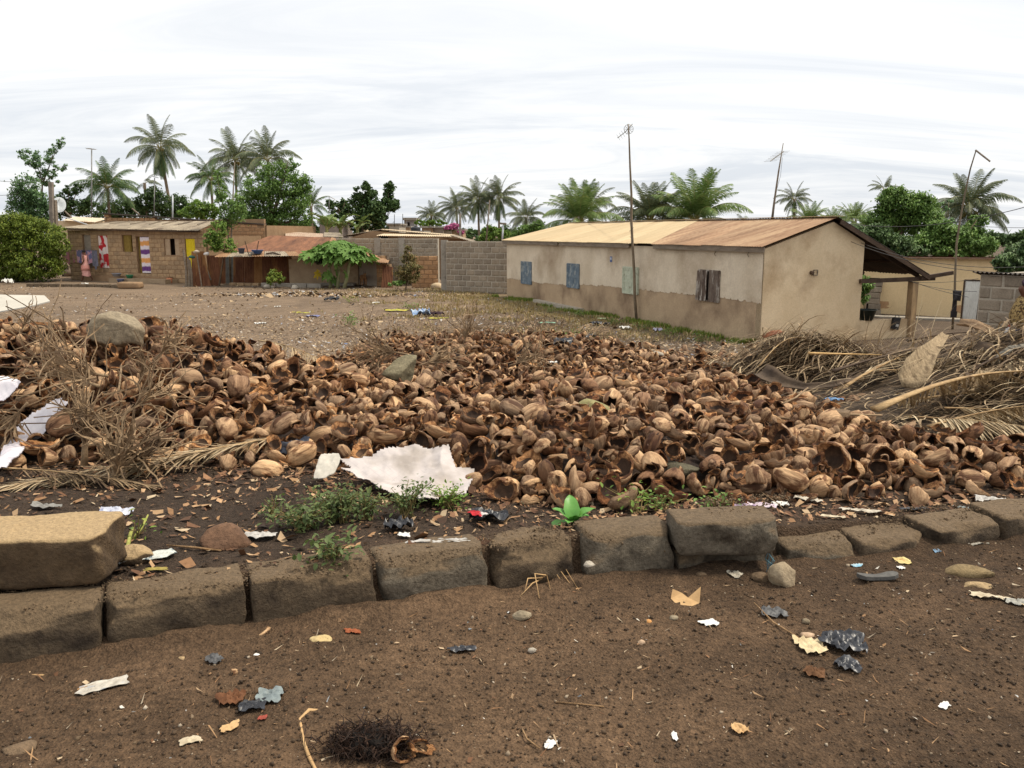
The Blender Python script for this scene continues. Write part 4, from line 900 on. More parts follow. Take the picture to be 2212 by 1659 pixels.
bs_=empty('broken_wall',(at(903,600,40).x,40,GZ),'low tan broken block wall right of the reddish shrub','wall')
q0=on(890,622);q1=on(947,622);zt=at(920,553,q0.y).z
block_wall(bs_,q0,q1,GZ,zt,.40,.22,.2,M_later,M_mudm,miss=.04,gap=.03)
bs2=empty('broken_wall',(at(822,600,40).x,40,GZ),'narrow stub of tan blocks at the end of the rusty roofed house','wall')
q0=on(817,619);q1=on(845,620);block_wall(bs2,q0,q1,GZ,at(830,570,q0.y).z,.34,.22,.2,M_later,M_mudm,miss=.05,gap=.03)
for px,lab in((833,'rusty tin sheet leaning left of the reddish shrub'),(925,'short rusty tin sheet leaning behind the reddish shrub')):
 a_=on(px-9,621)if px<900 else on(px-15,617);a_.y-=.1;b_=a_+Vector((.55,0,0));top_=Vector((0,.35,.95 if px<900 else.7))
 o=corr_sheet('tin_sheet',a_,b_,b_+top_,a_+top_+Vector((.06,0,.1)),7,M_darkrust,None);tag(o,lab,'tin sheet')
sl=MB();a_=on(832,618);sl.beam(a_+Vector((0,-.1,0)),a_+Vector((.15,.3,1.55)),.10,.05);o=sl.build('leaning_plank',M_woodg);tag(o,'weathered plank leaning on the broken wall beside the shrub','plank')
# ---------------------------------------------------------------- left house with curtains
fa=on(158,604);fb=on(449,613);L_=(fb-fa).length
lh=empty('curtain_house',(fa.x,fa.y,GZ),'brown mud block house with coloured door curtains and low corrugated roof','house')
def fz(px,py):q,s_=vplane(fa,fb,px,py);return s_,q.z
opl=[]
for x0,x1,y0,y1 in((180,198,507,578),(214,234,509,579),(266,288,508,545),(296,324,511,591),(357,389,514,551),(402,423,514,592)):
 s0,z1=fz(x0,y0);s1,_=fz(x1,y0);_,z0=fz((x0+x1)/2,y1);opl.append((s0,s1,z0,z1))
ztop=fz(300,497)[1]
block_wall(lh,fa,fb,GZ,ztop,.42,.225,.2,M_mud,M_mudm,openings=opl,gap=.022)
fu=(fb-fa).normalized();fn=Vector((fu.y,-fu.x,0));fang=math.atan2(fu.y,fu.x)
def fp(s_,out,z):return Vector((fa.x,fa.y,0))+fu*s_+fn*out+Vector((0,0,z))
m=MB();m.beam(fp(-.05,-4,.3),fp(-.05,0,.3),.18,2.4);m.beam(fp(L_,-4,.3),fp(L_,-.1,.3),.18,2.4);m.beam(fp(0,-4.1,.3),fp(L_,-4.1,.3),.18,2.4);m.build('side_wall',M_mudm,lh)
for s0,s1,z0,z1 in opl:m=MB();m.beam(fp(s0,-.35,(z0+z1)/2),fp(s1,-.35,(z0+z1)/2),.02,z1-z0);m.build('room_darkness' if False else 'doorway',M_dark,lh)  # dark sheets standing in for room shade behind doors and windows
m=MB();m.beam(fp(1.2,.22,GZ+.12),fp(7.6,.22,GZ+.15),.45,.34);m.build('plinth',M_mudm,lh)
m=MB();m.beam(fp(3.9,.5,GZ+.06),fp(7.9,.5,GZ+.06),.9,.3);m.build('plinth',mat('plinth_plaster',S(150,128,102),S(172,150,122),2,fine=.2),lh)
# doors, shutters, curtains
M_ol=mat('olive_paint',S(126,104,46),S(146,122,60),8,fine=.2);M_pale=mat('pale_wood',S(166,142,114),S(184,160,132),6,fine=.2)
def leaf(name,s0,s1,z0,z1,out,m_,par=lh,th=.03):q=MB();q.beam(fp(s0,out,(z0+z1)/2),fp(s1,out,(z0+z1)/2),th,z1-z0);return q.build(name,m_,par)
o=opl[0];leaf('door',o[0]+.02,o[1]-.02,o[2],o[3]-.01,-.02,mat('grey_door',S(150,138,126),S(166,154,140),6))['label']='plain grey door'
o=opl[2];md=o[0]+(o[1]-o[0])*.62;leaf('shutter',o[0],md,o[2],o[3],-.02,M_ol);q=MB();q.beam(fp(o[1]-.18,-.25,(o[2]+o[3])/2),fp(o[1]-.1,.12,(o[2]+o[3])/2),.03,o[3]-o[2]-.02);q.build('shutter',M_ol,lh)
o=opl[4];w3=(o[1]-o[0])/3;leaf('shutter',o[0]-.25,o[0]+w3,o[2],o[3],.03,M_pale);leaf('shutter',o[1]-w3,o[1]+.1,o[2]-.03,o[3]+.0,.03,M_pale)
o=opl[3];leaf('door_leaf',o[0]+.02,o[0]+(o[1]-o[0])*.28,o[2],o[3],-.06,M_ol)
def curtain_mat(name,kind):
 m_=bpy.data.materials.new(name);m_.use_nodes=True;t=m_.node_tree;b=t.nodes['Principled BSDF'];g=N(t,'ShaderNodeNewGeometry')
 if kind=='red':
  v=N(t,'ShaderNodeTexNoise',i_Scale=2.6,i_Detail=1.5);LK(t,g.outputs['Position'],v.inputs['Vector']);c=ramp(t,v.outputs[0],[(.49,S(222,208,200)),(.53,S(186,40,46))])
 elif kind=='purple':
  s_=N(t,'ShaderNodeSeparateXYZ');LK(t,g.outputs['Position'],s_.inputs[0]);nz=N(t,'ShaderNodeTexNoise',i_Scale=4.0);LK(t,g.outputs['Position'],nz.inputs['Vector'])
  a=N(t,'ShaderNodeMath',operation='MULTIPLY_ADD',i_1=1.12,i_2=.25);LK(t,s_.outputs[2],a.inputs[0]);ad=N(t,'ShaderNodeMath',operation='MULTIPLY_ADD',i_1=.16);LK(t,nz.outputs[0],ad.inputs[0]);LK(t,a.outputs[0],ad.inputs[2])
  fr_=N(t,'ShaderNodeMath',operation='FRACT');LK(t,ad.outputs[0],fr_.inputs[0])
  c=ramp(t,fr_.outputs[0],[(0,S(104,60,122)),(.2,S(104,60,122)),(.28,S(224,214,218)),(.42,S(224,214,218)),(.48,S(222,158,92)),(.7,S(222,158,92)),(.76,S(228,218,218)),(.92,S(226,216,220)),(.98,S(104,60,122))])
 elif kind=='pink':
  v=N(t,'ShaderNodeTexVoronoi',i_Scale=4.5);LK(t,g.outputs['Position'],v.inputs['Vector']);s_=N(t,'ShaderNodeSeparateXYZ');LK(t,v.outputs['Color'],s_.inputs[0])
  c=ramp(t,s_.outputs[0],[(.3,S(206,150,168)),(.55,S(214,172,186)),(.6,S(110,112,158)),(1,S(130,126,160))])
 LK(t,c.outputs[0],b.inputs['Base Color']);b.inputs['Roughness'].default_value=.9;return m_
def cloth_sheet(name,P,Q,z0,z1,m_,parent,wave=.03,n=22,out=Vector((0,-1,0)),label=None,cat=None,ragged=.0,world=True):
 V=[];F=[];nz=8
 for j in range(nz+1):
  for i in range(n+1):
   s_=i/n;t=j/nz;p=P.lerp(Q,s_)
   zb=z0+ragged*math.sin(s_*7+1)*(1-t)
   V.append(Vector((p.x,p.y,zb+(z1-zb)*t))+out*(wave*math.sin(s_*17+t*1.3)*(.4+.6*(1-t))+.01*math.sin(s_*41)))
 for j in range(nz):
  for i in range(n):F.append((j*(n+1)+i,j*(n+1)+i+1,(j+1)*(n+1)+i+1,(j+1)*(n+1)+i))
 k=len(V);V+=[v-out*.006 for v in V];F+=[tuple(x+k for x in f[::-1])for f in F]
 o=MB().add(V,F).build(name,m_,parent,smooth=True)
 if label:tag(o,label,cat)
 return o
o=opl[1];cloth_sheet('curtain',fp(o[0]-.02,.05,0),fp(o[1]+.02,.05,0),o[2]+.02,o[3],curtain_mat('red_white_print','red'),lh,out=fn)['label']='white door curtain with big red flowers'
o=opl[3];cloth_sheet('curtain',fp(o[0]+(o[1]-o[0])*.28,.05,0),fp(o[1],.05,0),o[2]+.05,o[3]-.02,curtain_mat('purple_orange_print','purple'),lh,out=fn)['label']='door curtain with purple, white and orange bands'
o=opl[5];cloth_sheet('curtain',fp(o[0]+.03,.05,0),fp(o[1],.05,0),o[2]+.05,o[3]-.02,mat('yellow_cloth',S(222,196,30),S(232,206,48),3),lh,out=fn)['label']='plain bright yellow door curtain'
# roof
ea=fp(-.25,.45,fz(150,493)[1]+.02);eb=fp(L_+.1,.45,fz(445,498)[1]+.0);ra=fp(1.6,-4.6,0);rb=fp(L_+1.2,-4.6,0)
ra=at(250,479,ra.y);rb=at(470,478,rb.y)
roof_run(lh,ea,eb,rb,ra,.75,lambda i,n:M_oldsheet,wave=.11,name='roof_sheet',eave_jit=.12,amp=.02)
m=MB();m.beam(ea+Vector((0,.05,-.06)),eb+Vector((0,.05,-.06)),.06,.07);m.build('eave_beam',M_woodd,lh)
for k in range(7):m=MB();a=ra.lerp(rb,(k+.5)/7);b=ea.lerp(eb,(k+.5)/7+rng.uniform(-.05,.05));m.beam(a.lerp(b,.1)+Vector((0,0,.06)),a.lerp(b,.5)+Vector((0,0,.06)),.05,.04);m.build('roof_batten',M_woodg,lh)
# brick building behind it
ba=at(228,480,53.2);bb=at(573,500,50.5)
bh_=empty('brick_building',(ba.x,ba.y,GZ),'laterite block building with sloping dark topped wall behind the curtain house','building')
BL=Vector((bb.x-ba.x,bb.y-ba.y)).length;zl=at(228,463,53.2).z;zr_=at(573,486,50.5).z
tf=lambda s_:zl+(zr_-zl)*(s_/BL)
block_wall(bh_,ba,bb,GZ+1.0,zl,.38,.2,.2,M_later,M_mudm,top=tf,gap=.03)
m=MB();m.beam(Vector((ba.x,ba.y,zl+.04)),Vector((bb.x,bb.y,zr_+.04)),.4,.07);m.build('coping',mat('dark_coping',S(58,50,44),S(86,76,66),4),bh_)
m=MB();m.beam((ba.x,ba.y-.05,GZ+.5),(bb.x,bb.y-.05,GZ+.5),.2,1.1);m.beam((bb.x,bb.y,.6),(bb.x+1.5,bb.y+6,.6),.2,3.0);m.build('base_wall',M_mudm,bh_)
# small building at the far left with white roof edge
sa=at(108,520,56);sb=at(160,520,56)
sbd=empty('small_building',(sa.x,56,GZ),'small tan building with pale roof edge left of the curtain house','building')
m=MB();zt=at(130,477,56).z;m.box(((sa.x+sb.x)/2+.4,57.5,(GZ+zt)/2),(2.6,3,zt-GZ));m.build('wall',M_tan,sbd)
m=MB();m.beam(at(134,467,55.8),at(200,489,54.5),.05,.05);m.build('gutter',M_whitem,sbd)
corr_sheet('roof_sheet',at(134,476,55.5),at(205,480,55.5),at(236,472,60),at(160,468,60),18,mat('pale_sheet',S(196,176,150),S(212,196,172),3),sbd)
# concrete post with insulator
cpn=on(112,592,);p=at(113,560,50);m=MB();m.beam((p.x,50,GZ),(at(110,393,50).x,50,at(110,393,50).z),.24,.2,upv=(1,0,0));pst=m.build('concrete_post',mat('post_concrete',S(120,110,100),S(150,138,126),4,bump=.5,fine=.3));tag(pst,'square concrete post rising from the hedge at far left','post')
m=MB();q=at(117,440,50.1);m.beam(at(122,490,50.2),at(119,432,50.2),.28,.1,upv=(1,0,0));m.build('board',M_woodg,pst)
ds=MB();ds.lathe((0,0,0),[(0,0),(.25,.03),(.5,.12),(.52,.14),(.5,.15),(.25,.06),(0,.03)],18,sx=.75);o=ds.build('satellite_dish',M_whitem,None,smooth=True,loc=at(127,445,52),rot=(R(65),R(10),R(25)));tag(o,'white satellite dish beside the concrete post','satellite dish')
ar=MB();ar.tube([(0,.45,.12),(0,.1,.5)],.02,4);ar.build('feed_arm',M_metal,o,world=False)
# ---------------------------------------------------------------- rusty roofed house and shed in the middle distance
rh=empty('rusty_roof_house',(on(640,617).x,on(640,617).y,GZ),'low house with reddish rusty tin roof behind the papaya tree','house')
Aq=at(498,541,42.0);Bq=at(585,508.5,47);Cq=at(716,513,46);Dq=at(694,558,41);Eq=at(838,568,40.2)
roof_run(rh,Aq,Dq,Cq,Bq,.8,lambda i,n:M_redrust,wave=.10,amp=.014,eave_jit=.1)
Fq=at(842,560,43.5)
M_tanrust=mat('tan_rust_sheet',S(140,106,78),S(172,138,104),2,fine=.25,bscale=12,c3=S(150,100,70))
for k in range(8):
 a=Dq.lerp(Eq,k/8);b=Dq.lerp(Eq,(k+1)/8);corr_sheet('roof_sheet',a,b,Cq.lerp(Eq,(k+1)/8*.98)+Vector((0,0,.01)),Cq.lerp(Eq,k/8*.98)+Vector((0,0,.01)),4,M_tanrust,rh)
corr_sheet('roof_sheet',Eq,Fq,Cq+Vector((.02,.2,0)),Cq,10,M_tanrust,rh)
wa=on(626,616);wb=on(820,618);ztw=at(720,560,wa.y).z
m=MB();m.beam((wa.x,wa.y+.1,(GZ+ztw)/2),((wa.x*.25+wb.x*.75),wa.y+.0,(GZ+ztw)/2),.2,ztw-GZ);m.build('mud_wall',mat('mud_plaster',S(176,150,120),S(196,170,138),1.5,bump=.5,fine=.2,c3=S(150,122,94),s3=1.3),rh)
m=MB();m.beam((wa.x*.25+wb.x*.75,wa.y+.12,(GZ+ztw-.1)/2),(wb.x,wb.y+.1,(GZ+ztw-.1)/2),.2,ztw-GZ-.1);m.build('grey_wall',mat('grey_plaster',S(164,150,134),S(184,170,154),1.5,bump=.5,fine=.2),rh)
m=MB();m.beam((wb.x,wb.y+.2,-.15),(wb.x+.4,wb.y+5,-.15),.2,1.4);m.beam((wa.x,wa.y+5,-.1),(wb.x,wb.y+5,-.1),.2,1.5);m.build('back_wall',M_mudm,rh)
corr_sheet('porch_sheet',at(684,572,40.6),at(730,566,40.6),at(722,557,41.8),at(676,560,41.8),8,M_oldsheet,rh)
# shed front of upright rusty sheets
sh=empty('tin_shed',(on(540,615).x,on(540,615).y,GZ),'lean-to shed clad in upright dark rusty tin sheets','shed')
s0=on(474,613);s1=on(628,611);ys_=s0.y;n=8
xs_=[472,487,504,528,549,566,590,609,630]
for k in range(n):
 a=on(xs_[k],613);b=on(xs_[k+1],613);a.y=b.y=ys_+.03*(k%2);ty=556-(1 if k%2 else 0);ta=at(xs_[k],ty-2+rng.uniform(-1,1),ys_+.1);tb=at(xs_[k+1],ty-2+rng.uniform(-1,1),ys_+.1)
 mt=mat('grey_blue_sheet',S(104,104,100),S(138,136,128),4,fine=.3)if k==1 else(mat('ochre_rust_sheet',S(150,104,62),S(186,140,92),4,fine=.3,stretch=(1,1,.3))if k==4 else M_darkrust)
 o=corr_sheet('wall_sheet',a,b,tb,ta,6,mt,sh,amp=.02)
 if k==1:o['label']='grey blue door sheet'
 if k==4:o['label']='ochre streaked sheet'
for k in range(7):
 a=at(462+k*27,555-.4*k,40.75);b=at(489+k*27+1,555-.4*k,40.75);corr_sheet('awning_sheet',a,b,at(505+k*22,543,42),at(484+k*22,543,42),5,M_oldsheet if k%3 else M_tanrust,sh,amp=.015)
m=MB();m.beam((s0.x,ys_+.3,GZ),(s0.x,ys_+.3,.5),.1,.1);m.beam((s1.x,ys_+.3,GZ),(s1.x,ys_+.3,.5),.1,.1);m.beam((s0.x,ys_+.3,.48),(s1.x,ys_+.3,.48),.08,.08);m.build('frame',M_woodd,sh)
# things lying on the shed awning
zaw=lambda px,py,Y:at(px,py,Y)
basin('metal_pot',at(522,548,40.9),.17,.26,mat('enamel_dark',S(70,74,92),S(90,94,108),5),'dark enamel pot on the shed awning',cat='pot')
basin('basin',at(546,549,41.1),.13,.12,M_whitem,'small white bowl on the shed awning left of blue basin',cat='bowl')
basin('basin',at(556,548,41.2),.30,.18,mat('blue_plastic',S(60,92,150),S(74,108,166),5,rough=.45),'blue plastic basin on the shed awning')
for px,dx in((537,-.14),(553,.16)):
 m=MB();a=at(px,549,41.3);m.tube([a,a+Vector((dx,0,.62))],.02,4);o=m.build('short_stick',M_woodd);tag(o,'short stick poking up from the shed awning '+('between pot and basin' if px<545 else 'behind the blue basin'),'stick')
m=MB();m.tube([at(575,548,41),at(590,546,41.2),at(606,551,41)],.04,5);o=m.build('branch',M_woodd);tag(o,'dark curved branch lying on the awning right of blue basin','branch')
# fence of posts and leaning tin left of the shed
fx=[(403,'post'),(409,'post'),(414,'post'),(430,'thin'),]
for k,(px,lab)in enumerate((((403,'tallest grey fence post beside the yellow curtain'),(409,'second grey fence post from the left, bark peeling'),(414,'short fence post touching the rusty tin')))):
 m=MB();a=on(px,620);h=(1.75,1.45,1.3)[k];m.tube([a+Vector((0,.02*k,-.1)),a+Vector((rng.uniform(-.05,.05),0,h*.5)),a+Vector((rng.uniform(-.03,.03),0,h))],[.06,.055,.05],6);o=m.build('fence_post',M_woodg);tag(o,lab,'post','posts left of the shed')
for k,(x0,x1,y0,t0,t1,tp)in enumerate(((416,437,619,413,433,543),(436,455,619,428,440,543),(452,474,618,446,472,552))):
 a=on(x0,y0);b=on(x1,y0);b.y=a.y;o=corr_sheet('tin_sheet',a+Vector((0,.05*k,0)),b+Vector((0,.05*k,0)),at(t1,tp,a.y+.12+.05*k),at(t0,tp,a.y+.12+.05*k),6,M_darkrust,None,amp=.015);tag(o,('rusty tin sheet next to the fence posts','narrow rusty tin sheet leaning in the middle of the enclosure','rusty tin sheet touching the shed door')[k],'tin sheet','tin sheets left of the shed')
m=MB();a=on(436,620);m.tube([a,at(425,548,a.y-.05)],.03,5);o=m.build('pole',M_woodg);tag(o,'thin grey pole leaning across the rusty tin','pole')
m=MB();a=on(458,618);m.beam(a+Vector((0,-.1,.3)),at(434,548,a.y-.1),.12,.02,upv=(1,0,0));o=m.build('torn_strip',mat('grey_plastic',S(120,118,108),S(150,146,134),6));tag(o,'grey plastic strip hanging diagonally over the rusty tin','strip')
for px,py,col,lab in((424,541,S(196,180,160),'pale bundle on top of the tin enclosure'),(446,545,S(210,204,200),'white rag draped on the tin enclosure'),(415,552,S(52,96,84),'green cloth hanging by the fence posts')):
 o=link('cloth_bundle',rock_mesh('cloth_bundle',(.17,.12,.12),px,mat('rag_%d'%px,col,col,5),2),loc=at(px,py+3,41.2));tag(o,lab,'cloth')
# ---------------------------------------------------------------- things in the left yard
yard=[(268,612,1),]
def low_wall(pts,label,m_,bl=.42,bh=.2,courses=1,name='low_wall'):
 o=empty(name,pts[0],label,'low wall')
 for a,b in zip(pts,pts[1:]):
  block_wall(o,a,b,GZ-.1,GZ-.1+bh*courses+.04,bl,bh,.22,m_,M_mudm,backing=False,gap=.03)
 return o
low_wall([on(60,619),on(262,622)],'low row of dark weathered blocks in front of the yard',mat('mossy_block',S(90,78,62),S(122,104,84),5,bump=1,fine=.35),courses=1,bh=.24)
lg=link('stone_bench',rough_block('stone_bench',1.05,.5,.3,5,M_mudm,res=.12),loc=on(282,623),rot=(0,0,-.05));tag(lg,'solid tan block slab closing the end of the yard wall','slab')
low_wall([on(497,616),on(562,617)],'row of brown blocks at the foot of the tin shed',M_mud,bh=.2)
low_wall([on(566,619),on(696,621)],'row of pale cement blocks left of the papaya trunks',M_conc,bh=.26,bl=.8)
cs=link('stone_slab',rough_block('stone_slab',1.7,.8,.14,9,M_conc,res=.15),loc=on(727,618)+Vector((0,.3,0)));tag(cs,'flat grey slab at the foot of the papaya trunks','slab')
for k,(px,py,s_)in enumerate(((578,622,.16),(636,624,.17),(946,625,.3),(962,622,.22),(900,619,.2),(590,622,.1))):
 o=link('stone',rock_mesh('stone',(s_*1.2,s_,s_),px,M_joint if k!=2 else mat('tan_stone',S(178,156,126),S(196,174,142),4),2),loc=on(px,py)+Vector((0,0,s_*.4)))
 tag(o,('small pale stone left of the pale block row','pale stone in front of the pale block row','largest tan boulder at the corner of the grey wall','grey stone right of the tan boulder','grey stone under the tan broken wall','tiniest pale stone before the shed blocks')[k],'stone')
basin('basin',on(534,609)+Vector((0,-.1,.0)),.16,.2,mat('pale_blue_plastic',S(140,168,206),S(160,184,216),5,rough=.5),'pale blue bucket on the ground before the tin shed',cat='bucket')
basin('basin',fp(opl[3][0]+.05,.72,GZ+.22),.2,.17,mat('green_plastic',S(60,142,104),S(74,156,116),5,rough=.5),'green basin on the step by the banded curtain')
basin('basin',fp(opl[2][0]+.15,.75,GZ+.3),.26,.16,mat('silver',S(140,146,162),S(176,180,190),5,rough=.4),'silver basin on the step under the olive shutters')
basin('basin',on(261,611),.2,.2,mat('blue_grey_pail',S(96,108,150),S(130,140,170),5,rough=.5),'bluish pail standing on the sand below the step',cat='pail')
basin('basin',on(382,609)+Vector((0,0,.05)),.26,.28,M_black,'black tub at the foot of the curtain house wall',cat='tub')
st=rough_block('stool',.3,.3,.28,3,mat('orange_wood',S(176,112,80),S(196,132,98),5),res=.1);o=link('stool',st,loc=on(367,612));tag(o,'small orange stool left of the black tub','stool')
dm=MB();dm.lathe((0,0,0),[(0,0),(.2,0),(.32,.14),(.34,.3),(.26,.48),(.22,.54),(.26,.6),(.24,.6),(.2,.54),(0,.5)],18);o=dm.build('clay_jar',mat('clay',S(128,112,98),S(148,132,116),4,fine=.2),None,smooth=True,loc=on(149,598));tag(o,'big grey clay water jar beside the hedge','jar')
tb=MB();tb.box((0,0,.6),(1.5,.5,.05));o=tb.build('bench',M_woodd,None,loc=on(140,600)+Vector((0,1.2,0)));tag(o,'low wooden bench behind the clay jar','bench')
for sx_ in(-.65,.65):l=MB();l.box((sx_,0,.29),(.07,.4,.57));l.build('leg',M_woodd,o,world=False)
# washing
wl=MB();pa=at(120,539,48.5);pb=at(214,540,46);wl.tube([pa,(pa+pb)/2-Vector((0,0,.06)),pb],.008,4);o=wl.build('washing_line',M_wire);tag(o,'washing line between hedge and curtain house','line')
cloth_sheet('pink_cloth',at(133,541,48.2),at(164,541,47.6),at(150,569,48).z,at(150,541,48).z,mat('pink_grey_cloth',S(150,128,146),S(206,128,128),1.6),None,.05,label='faded pink and grey cloth at the left of the washing line',cat='cloth',ragged=.1)
cloth_sheet('pink_cloth',at(165,541,47.5),at(197,541,46.6),at(180,572,47).z,at(180,540,47).z,curtain_mat('pink_blue_print','pink'),None,.05,label='pink and blue patterned cloth drying behind the walking woman',cat='cloth',ragged=.12)
cloth_sheet('grey_cloth',at(198,542,46.5),at(209,542,46.2),at(203,578,46.4).z,at(203,541,46.4).z,mat('blue_grey_cloth',S(104,104,120),S(130,130,142),3),None,.05,label='dull blue grey cloth at the right end of the washing line',cat='cloth',ragged=.1)
# ---------------------------------------------------------------- background houses
def box_building(name,px0,px1,pyt,Y,label,m_,depth=5,roof=None,pyb=None,cat='building',wins=()):
 a=at(px0,pyt,Y);b=at(px1,pyt,Y);o=empty(name,(a.x,Y,GZ),label,cat)
 m=MB();m.box(((a.x+b.x)/2,Y+depth/2,(GZ+a.z)/2),(b.x-a.x,depth,a.z-GZ));m.build('wall',m_,o)
 m=MB();m.box(((a.x+b.x)/2,Y+depth/2,a.z+.06),(b.x-a.x+.3,depth+.3,.14));m.build('roof',roof or M_conc,o)
 for x0,x1,y0,y1 in wins:
  p=at(x0,y0,Y-.02);q=at(x1,y1,Y-.02);w_=MB();w_.box(((p.x+q.x)/2,Y-.015,(p.z+q.z)/2),(q.x-p.x,.05,p.z-q.z));wo_=w_.build('window',M_dark,o)
 return o
a=at(731,511,50);b=at(823,495.5,54);c=at(972,508,50);d=at(1020,522,47)
gh=empty('low_gable_house',(a.x,50,GZ),'low house with wide pale corrugated gable roof behind the back wall','house')
m=MB();V=[(a.x+.6,50.6,GZ),(d.x-.3,50.6,GZ),(d.x-.4,50.6,d.z+.1),(c.x,50.6,c.z-.18),(b.x,50.6,b.z-.1),(a.x+.5,50.6,a.z-.1)];m.add(V,[tuple(range(6))]);V2=[(x,56,z)for x,y,z in V];m.add(V2,[tuple(range(6))[::-1]]);m.add([V[0],V2[0],V2[5],V[5]],[(0,3,2,1)]);m.build('wall',M_mudm,gh)
M_palesheet=mat('pale_corr',S(186,166,138),S(208,190,160),2,fine=.2)
corr_sheet('roof_sheet',a,b,b+Vector((0,5,0)),a+Vector((0,5,0)),30,M_oldsheet,gh,amp=.02);corr_sheet('roof_sheet',b,c,c+Vector((0,5,0)),b+Vector((0,5,0)),44,M_palesheet,gh,amp=.03);corr_sheet('roof_sheet',c,d,d+Vector((0,5,0)),c+Vector((0,5,0)),14,M_oldsheet,gh,amp=.02)
corr_sheet('roof_sheet',at(812,509,49.5),at(975,511,48.5),at(972,508,50),at(830,505,50.6),36,M_palesheet,gh,amp=.02)
m=MB();m.beam(at(818,512,49.9),at(838,512,49.9),.05,.22);m.build('vent',M_dark,gh)
ts=empty('tin_roof',(at(660,505,52).x,52,GZ),'pale rusty tin roof seen above the reddish roof','shed')
corr_sheet('roof_sheet',at(616,512,50),at(725,516,50),at(705,505,54),at(617,500,54),24,mat('mottled_tin',S(150,118,96),S(196,178,156),2.5,fine=.25),ts);m=MB();m.box((at(670,510,53).x,53,.2),(2.6,3,2.0));m.build('wall',M_mudm,ts)
corr_sheet('roof_sheet',at(700,511,49.6),at(742,512,49.6),at(735,503,54),at(700,502,54),12,M_oldsheet,ts)
box_building('block_house',834,862,485.5,80,'tall plain tan block house right of the dark leaved tree',M_joint,wins=((836,840,489,500),))
box_building('block_house',768,790,489,78,'tan house wall glimpsed between dark leaved tree trunks',M_tan)
box_building('block_house',690,737,480,72,'grey block wall rising behind the banana plants',mat('grey_far',S(128,116,108),S(150,138,128),2))
tw=box_building('tower_house',876,895,475,130,'distant white rooftop room with overhanging flat roof',mat('far_white',S(176,178,184),S(196,198,204),2),wins=((880,885,480,489),));a=at(871,473,129);b=at(901,475,129)
m=MB();m.box(((a.x+b.x)/2,131,a.z),(b.x-a.x,6,.35));m.build('slab',M_conc,tw)
for px in(875,899):m=MB();q=at(px,474,129);m.beam(q,(q.x,129,GZ),.25,.25);m.build('column',M_conc,tw)
tk=MB();tk.lathe((0,0,0),[(0,0),(.75,0),(.8,.1),(.76,.2),(.8,.3),(.76,.42),(.8,.55),(.74,.68),(.5,.82),(.2,.88),(.2,.95),(0,.95)],20);q=at(898,502,62);o=tk.build('water_tank',mat('tank_black',S(34,36,40),S(46,48,52),3,rough=.5),None,loc=(q.x,62,at(898,501.5,62).z),scale=.46);tag(o,'black plastic water tank standing on a rooftop','water tank')
box_building('tank_house',884,912,502.5,61,'low roof carrying the black water tank',M_block)
pieces=[(911,934,492),(935,957,492.5),(958,975,496),(976,1000,497.5)]
for k,(x0,x1,yt)in enumerate(pieces):box_building('block_house',x0,x1,yt,66+k*.7,('grey block building right of the water tank','second grey block building from the water tank','lower block building under the pink flowers','rightmost low block building before the palms')[k],(M_mudm,mat('far_block',S(140,126,112),S(158,144,128),2),M_block,M_mud)[k],depth=4)
box_building('low_far_house',862,885,491,90,'low brown house left of the water tank',M_mud)
# ================================================================ vegetation
GREENS={
'palm':(L3(.07,.10,.045),L3(.18,.21,.11)),'palmyoung':(L3(.09,.17,.035),L3(.24,.32,.10)),'dark':(L3(.045,.09,.03),L3(.13,.21,.065)),
'mid':(L3(.07,.15,.03),L3(.23,.36,.085)),'bright':(L3(.09,.19,.03),L3(.26,.38,.07)),'blue':(L3(.08,.17,.06),L3(.22,.35,.15)),
'hedge':(L3(.08,.14,.015),L3(.27,.33,.05)),'croton':(L3(.09,.12,.03),L3(.32,.22,.09)),'papaya':(L3(.09,.20,.03),L3(.25,.42,.10)),'weed':(L3(.06,.10,.03),L3(.17,.22,.07))}
def leaf_mat(k,trans=.25):
 a,b=GREENS[k]
 mid=tuple((x+y)/2 for x,y in zip(a,b))
 return mat('leaf_'+k,L3(.9,.9,.9),L3(1,1,1),2.0,rough=.6,fine=.25,bscale=3,spec=.35,tone='geo',tonecol=[(0,a),(.5,mid),(.93,b),(1,L3(b[0]*1.25,b[1]*1.02,b[2]))],trans=trans)
M_trunk=mat('palm_trunk',S(104,90,74),S(138,122,102),3,bump=1,bscale=14,stretch=(1,1,3),fine=.35)
M_btrunk=mat('tree_trunk',S(84,70,54),S(124,106,86),3,bump=1,bscale=14,fine=.35)
M_frib=mat('frond_midrib',S(128,124,70),S(156,146,92),3,fine=.2)
def frond_curve(L,elev,droop,n):
 pts=[Vector((0,0,0))];a=elev
 for i in range(n):
  t=(i+.5)/n;an=elev-droop*t**1.4
  pts.append(pts[-1]+Vector((math.cos(an),0,math.sin(an)))*(L/n))
 return pts
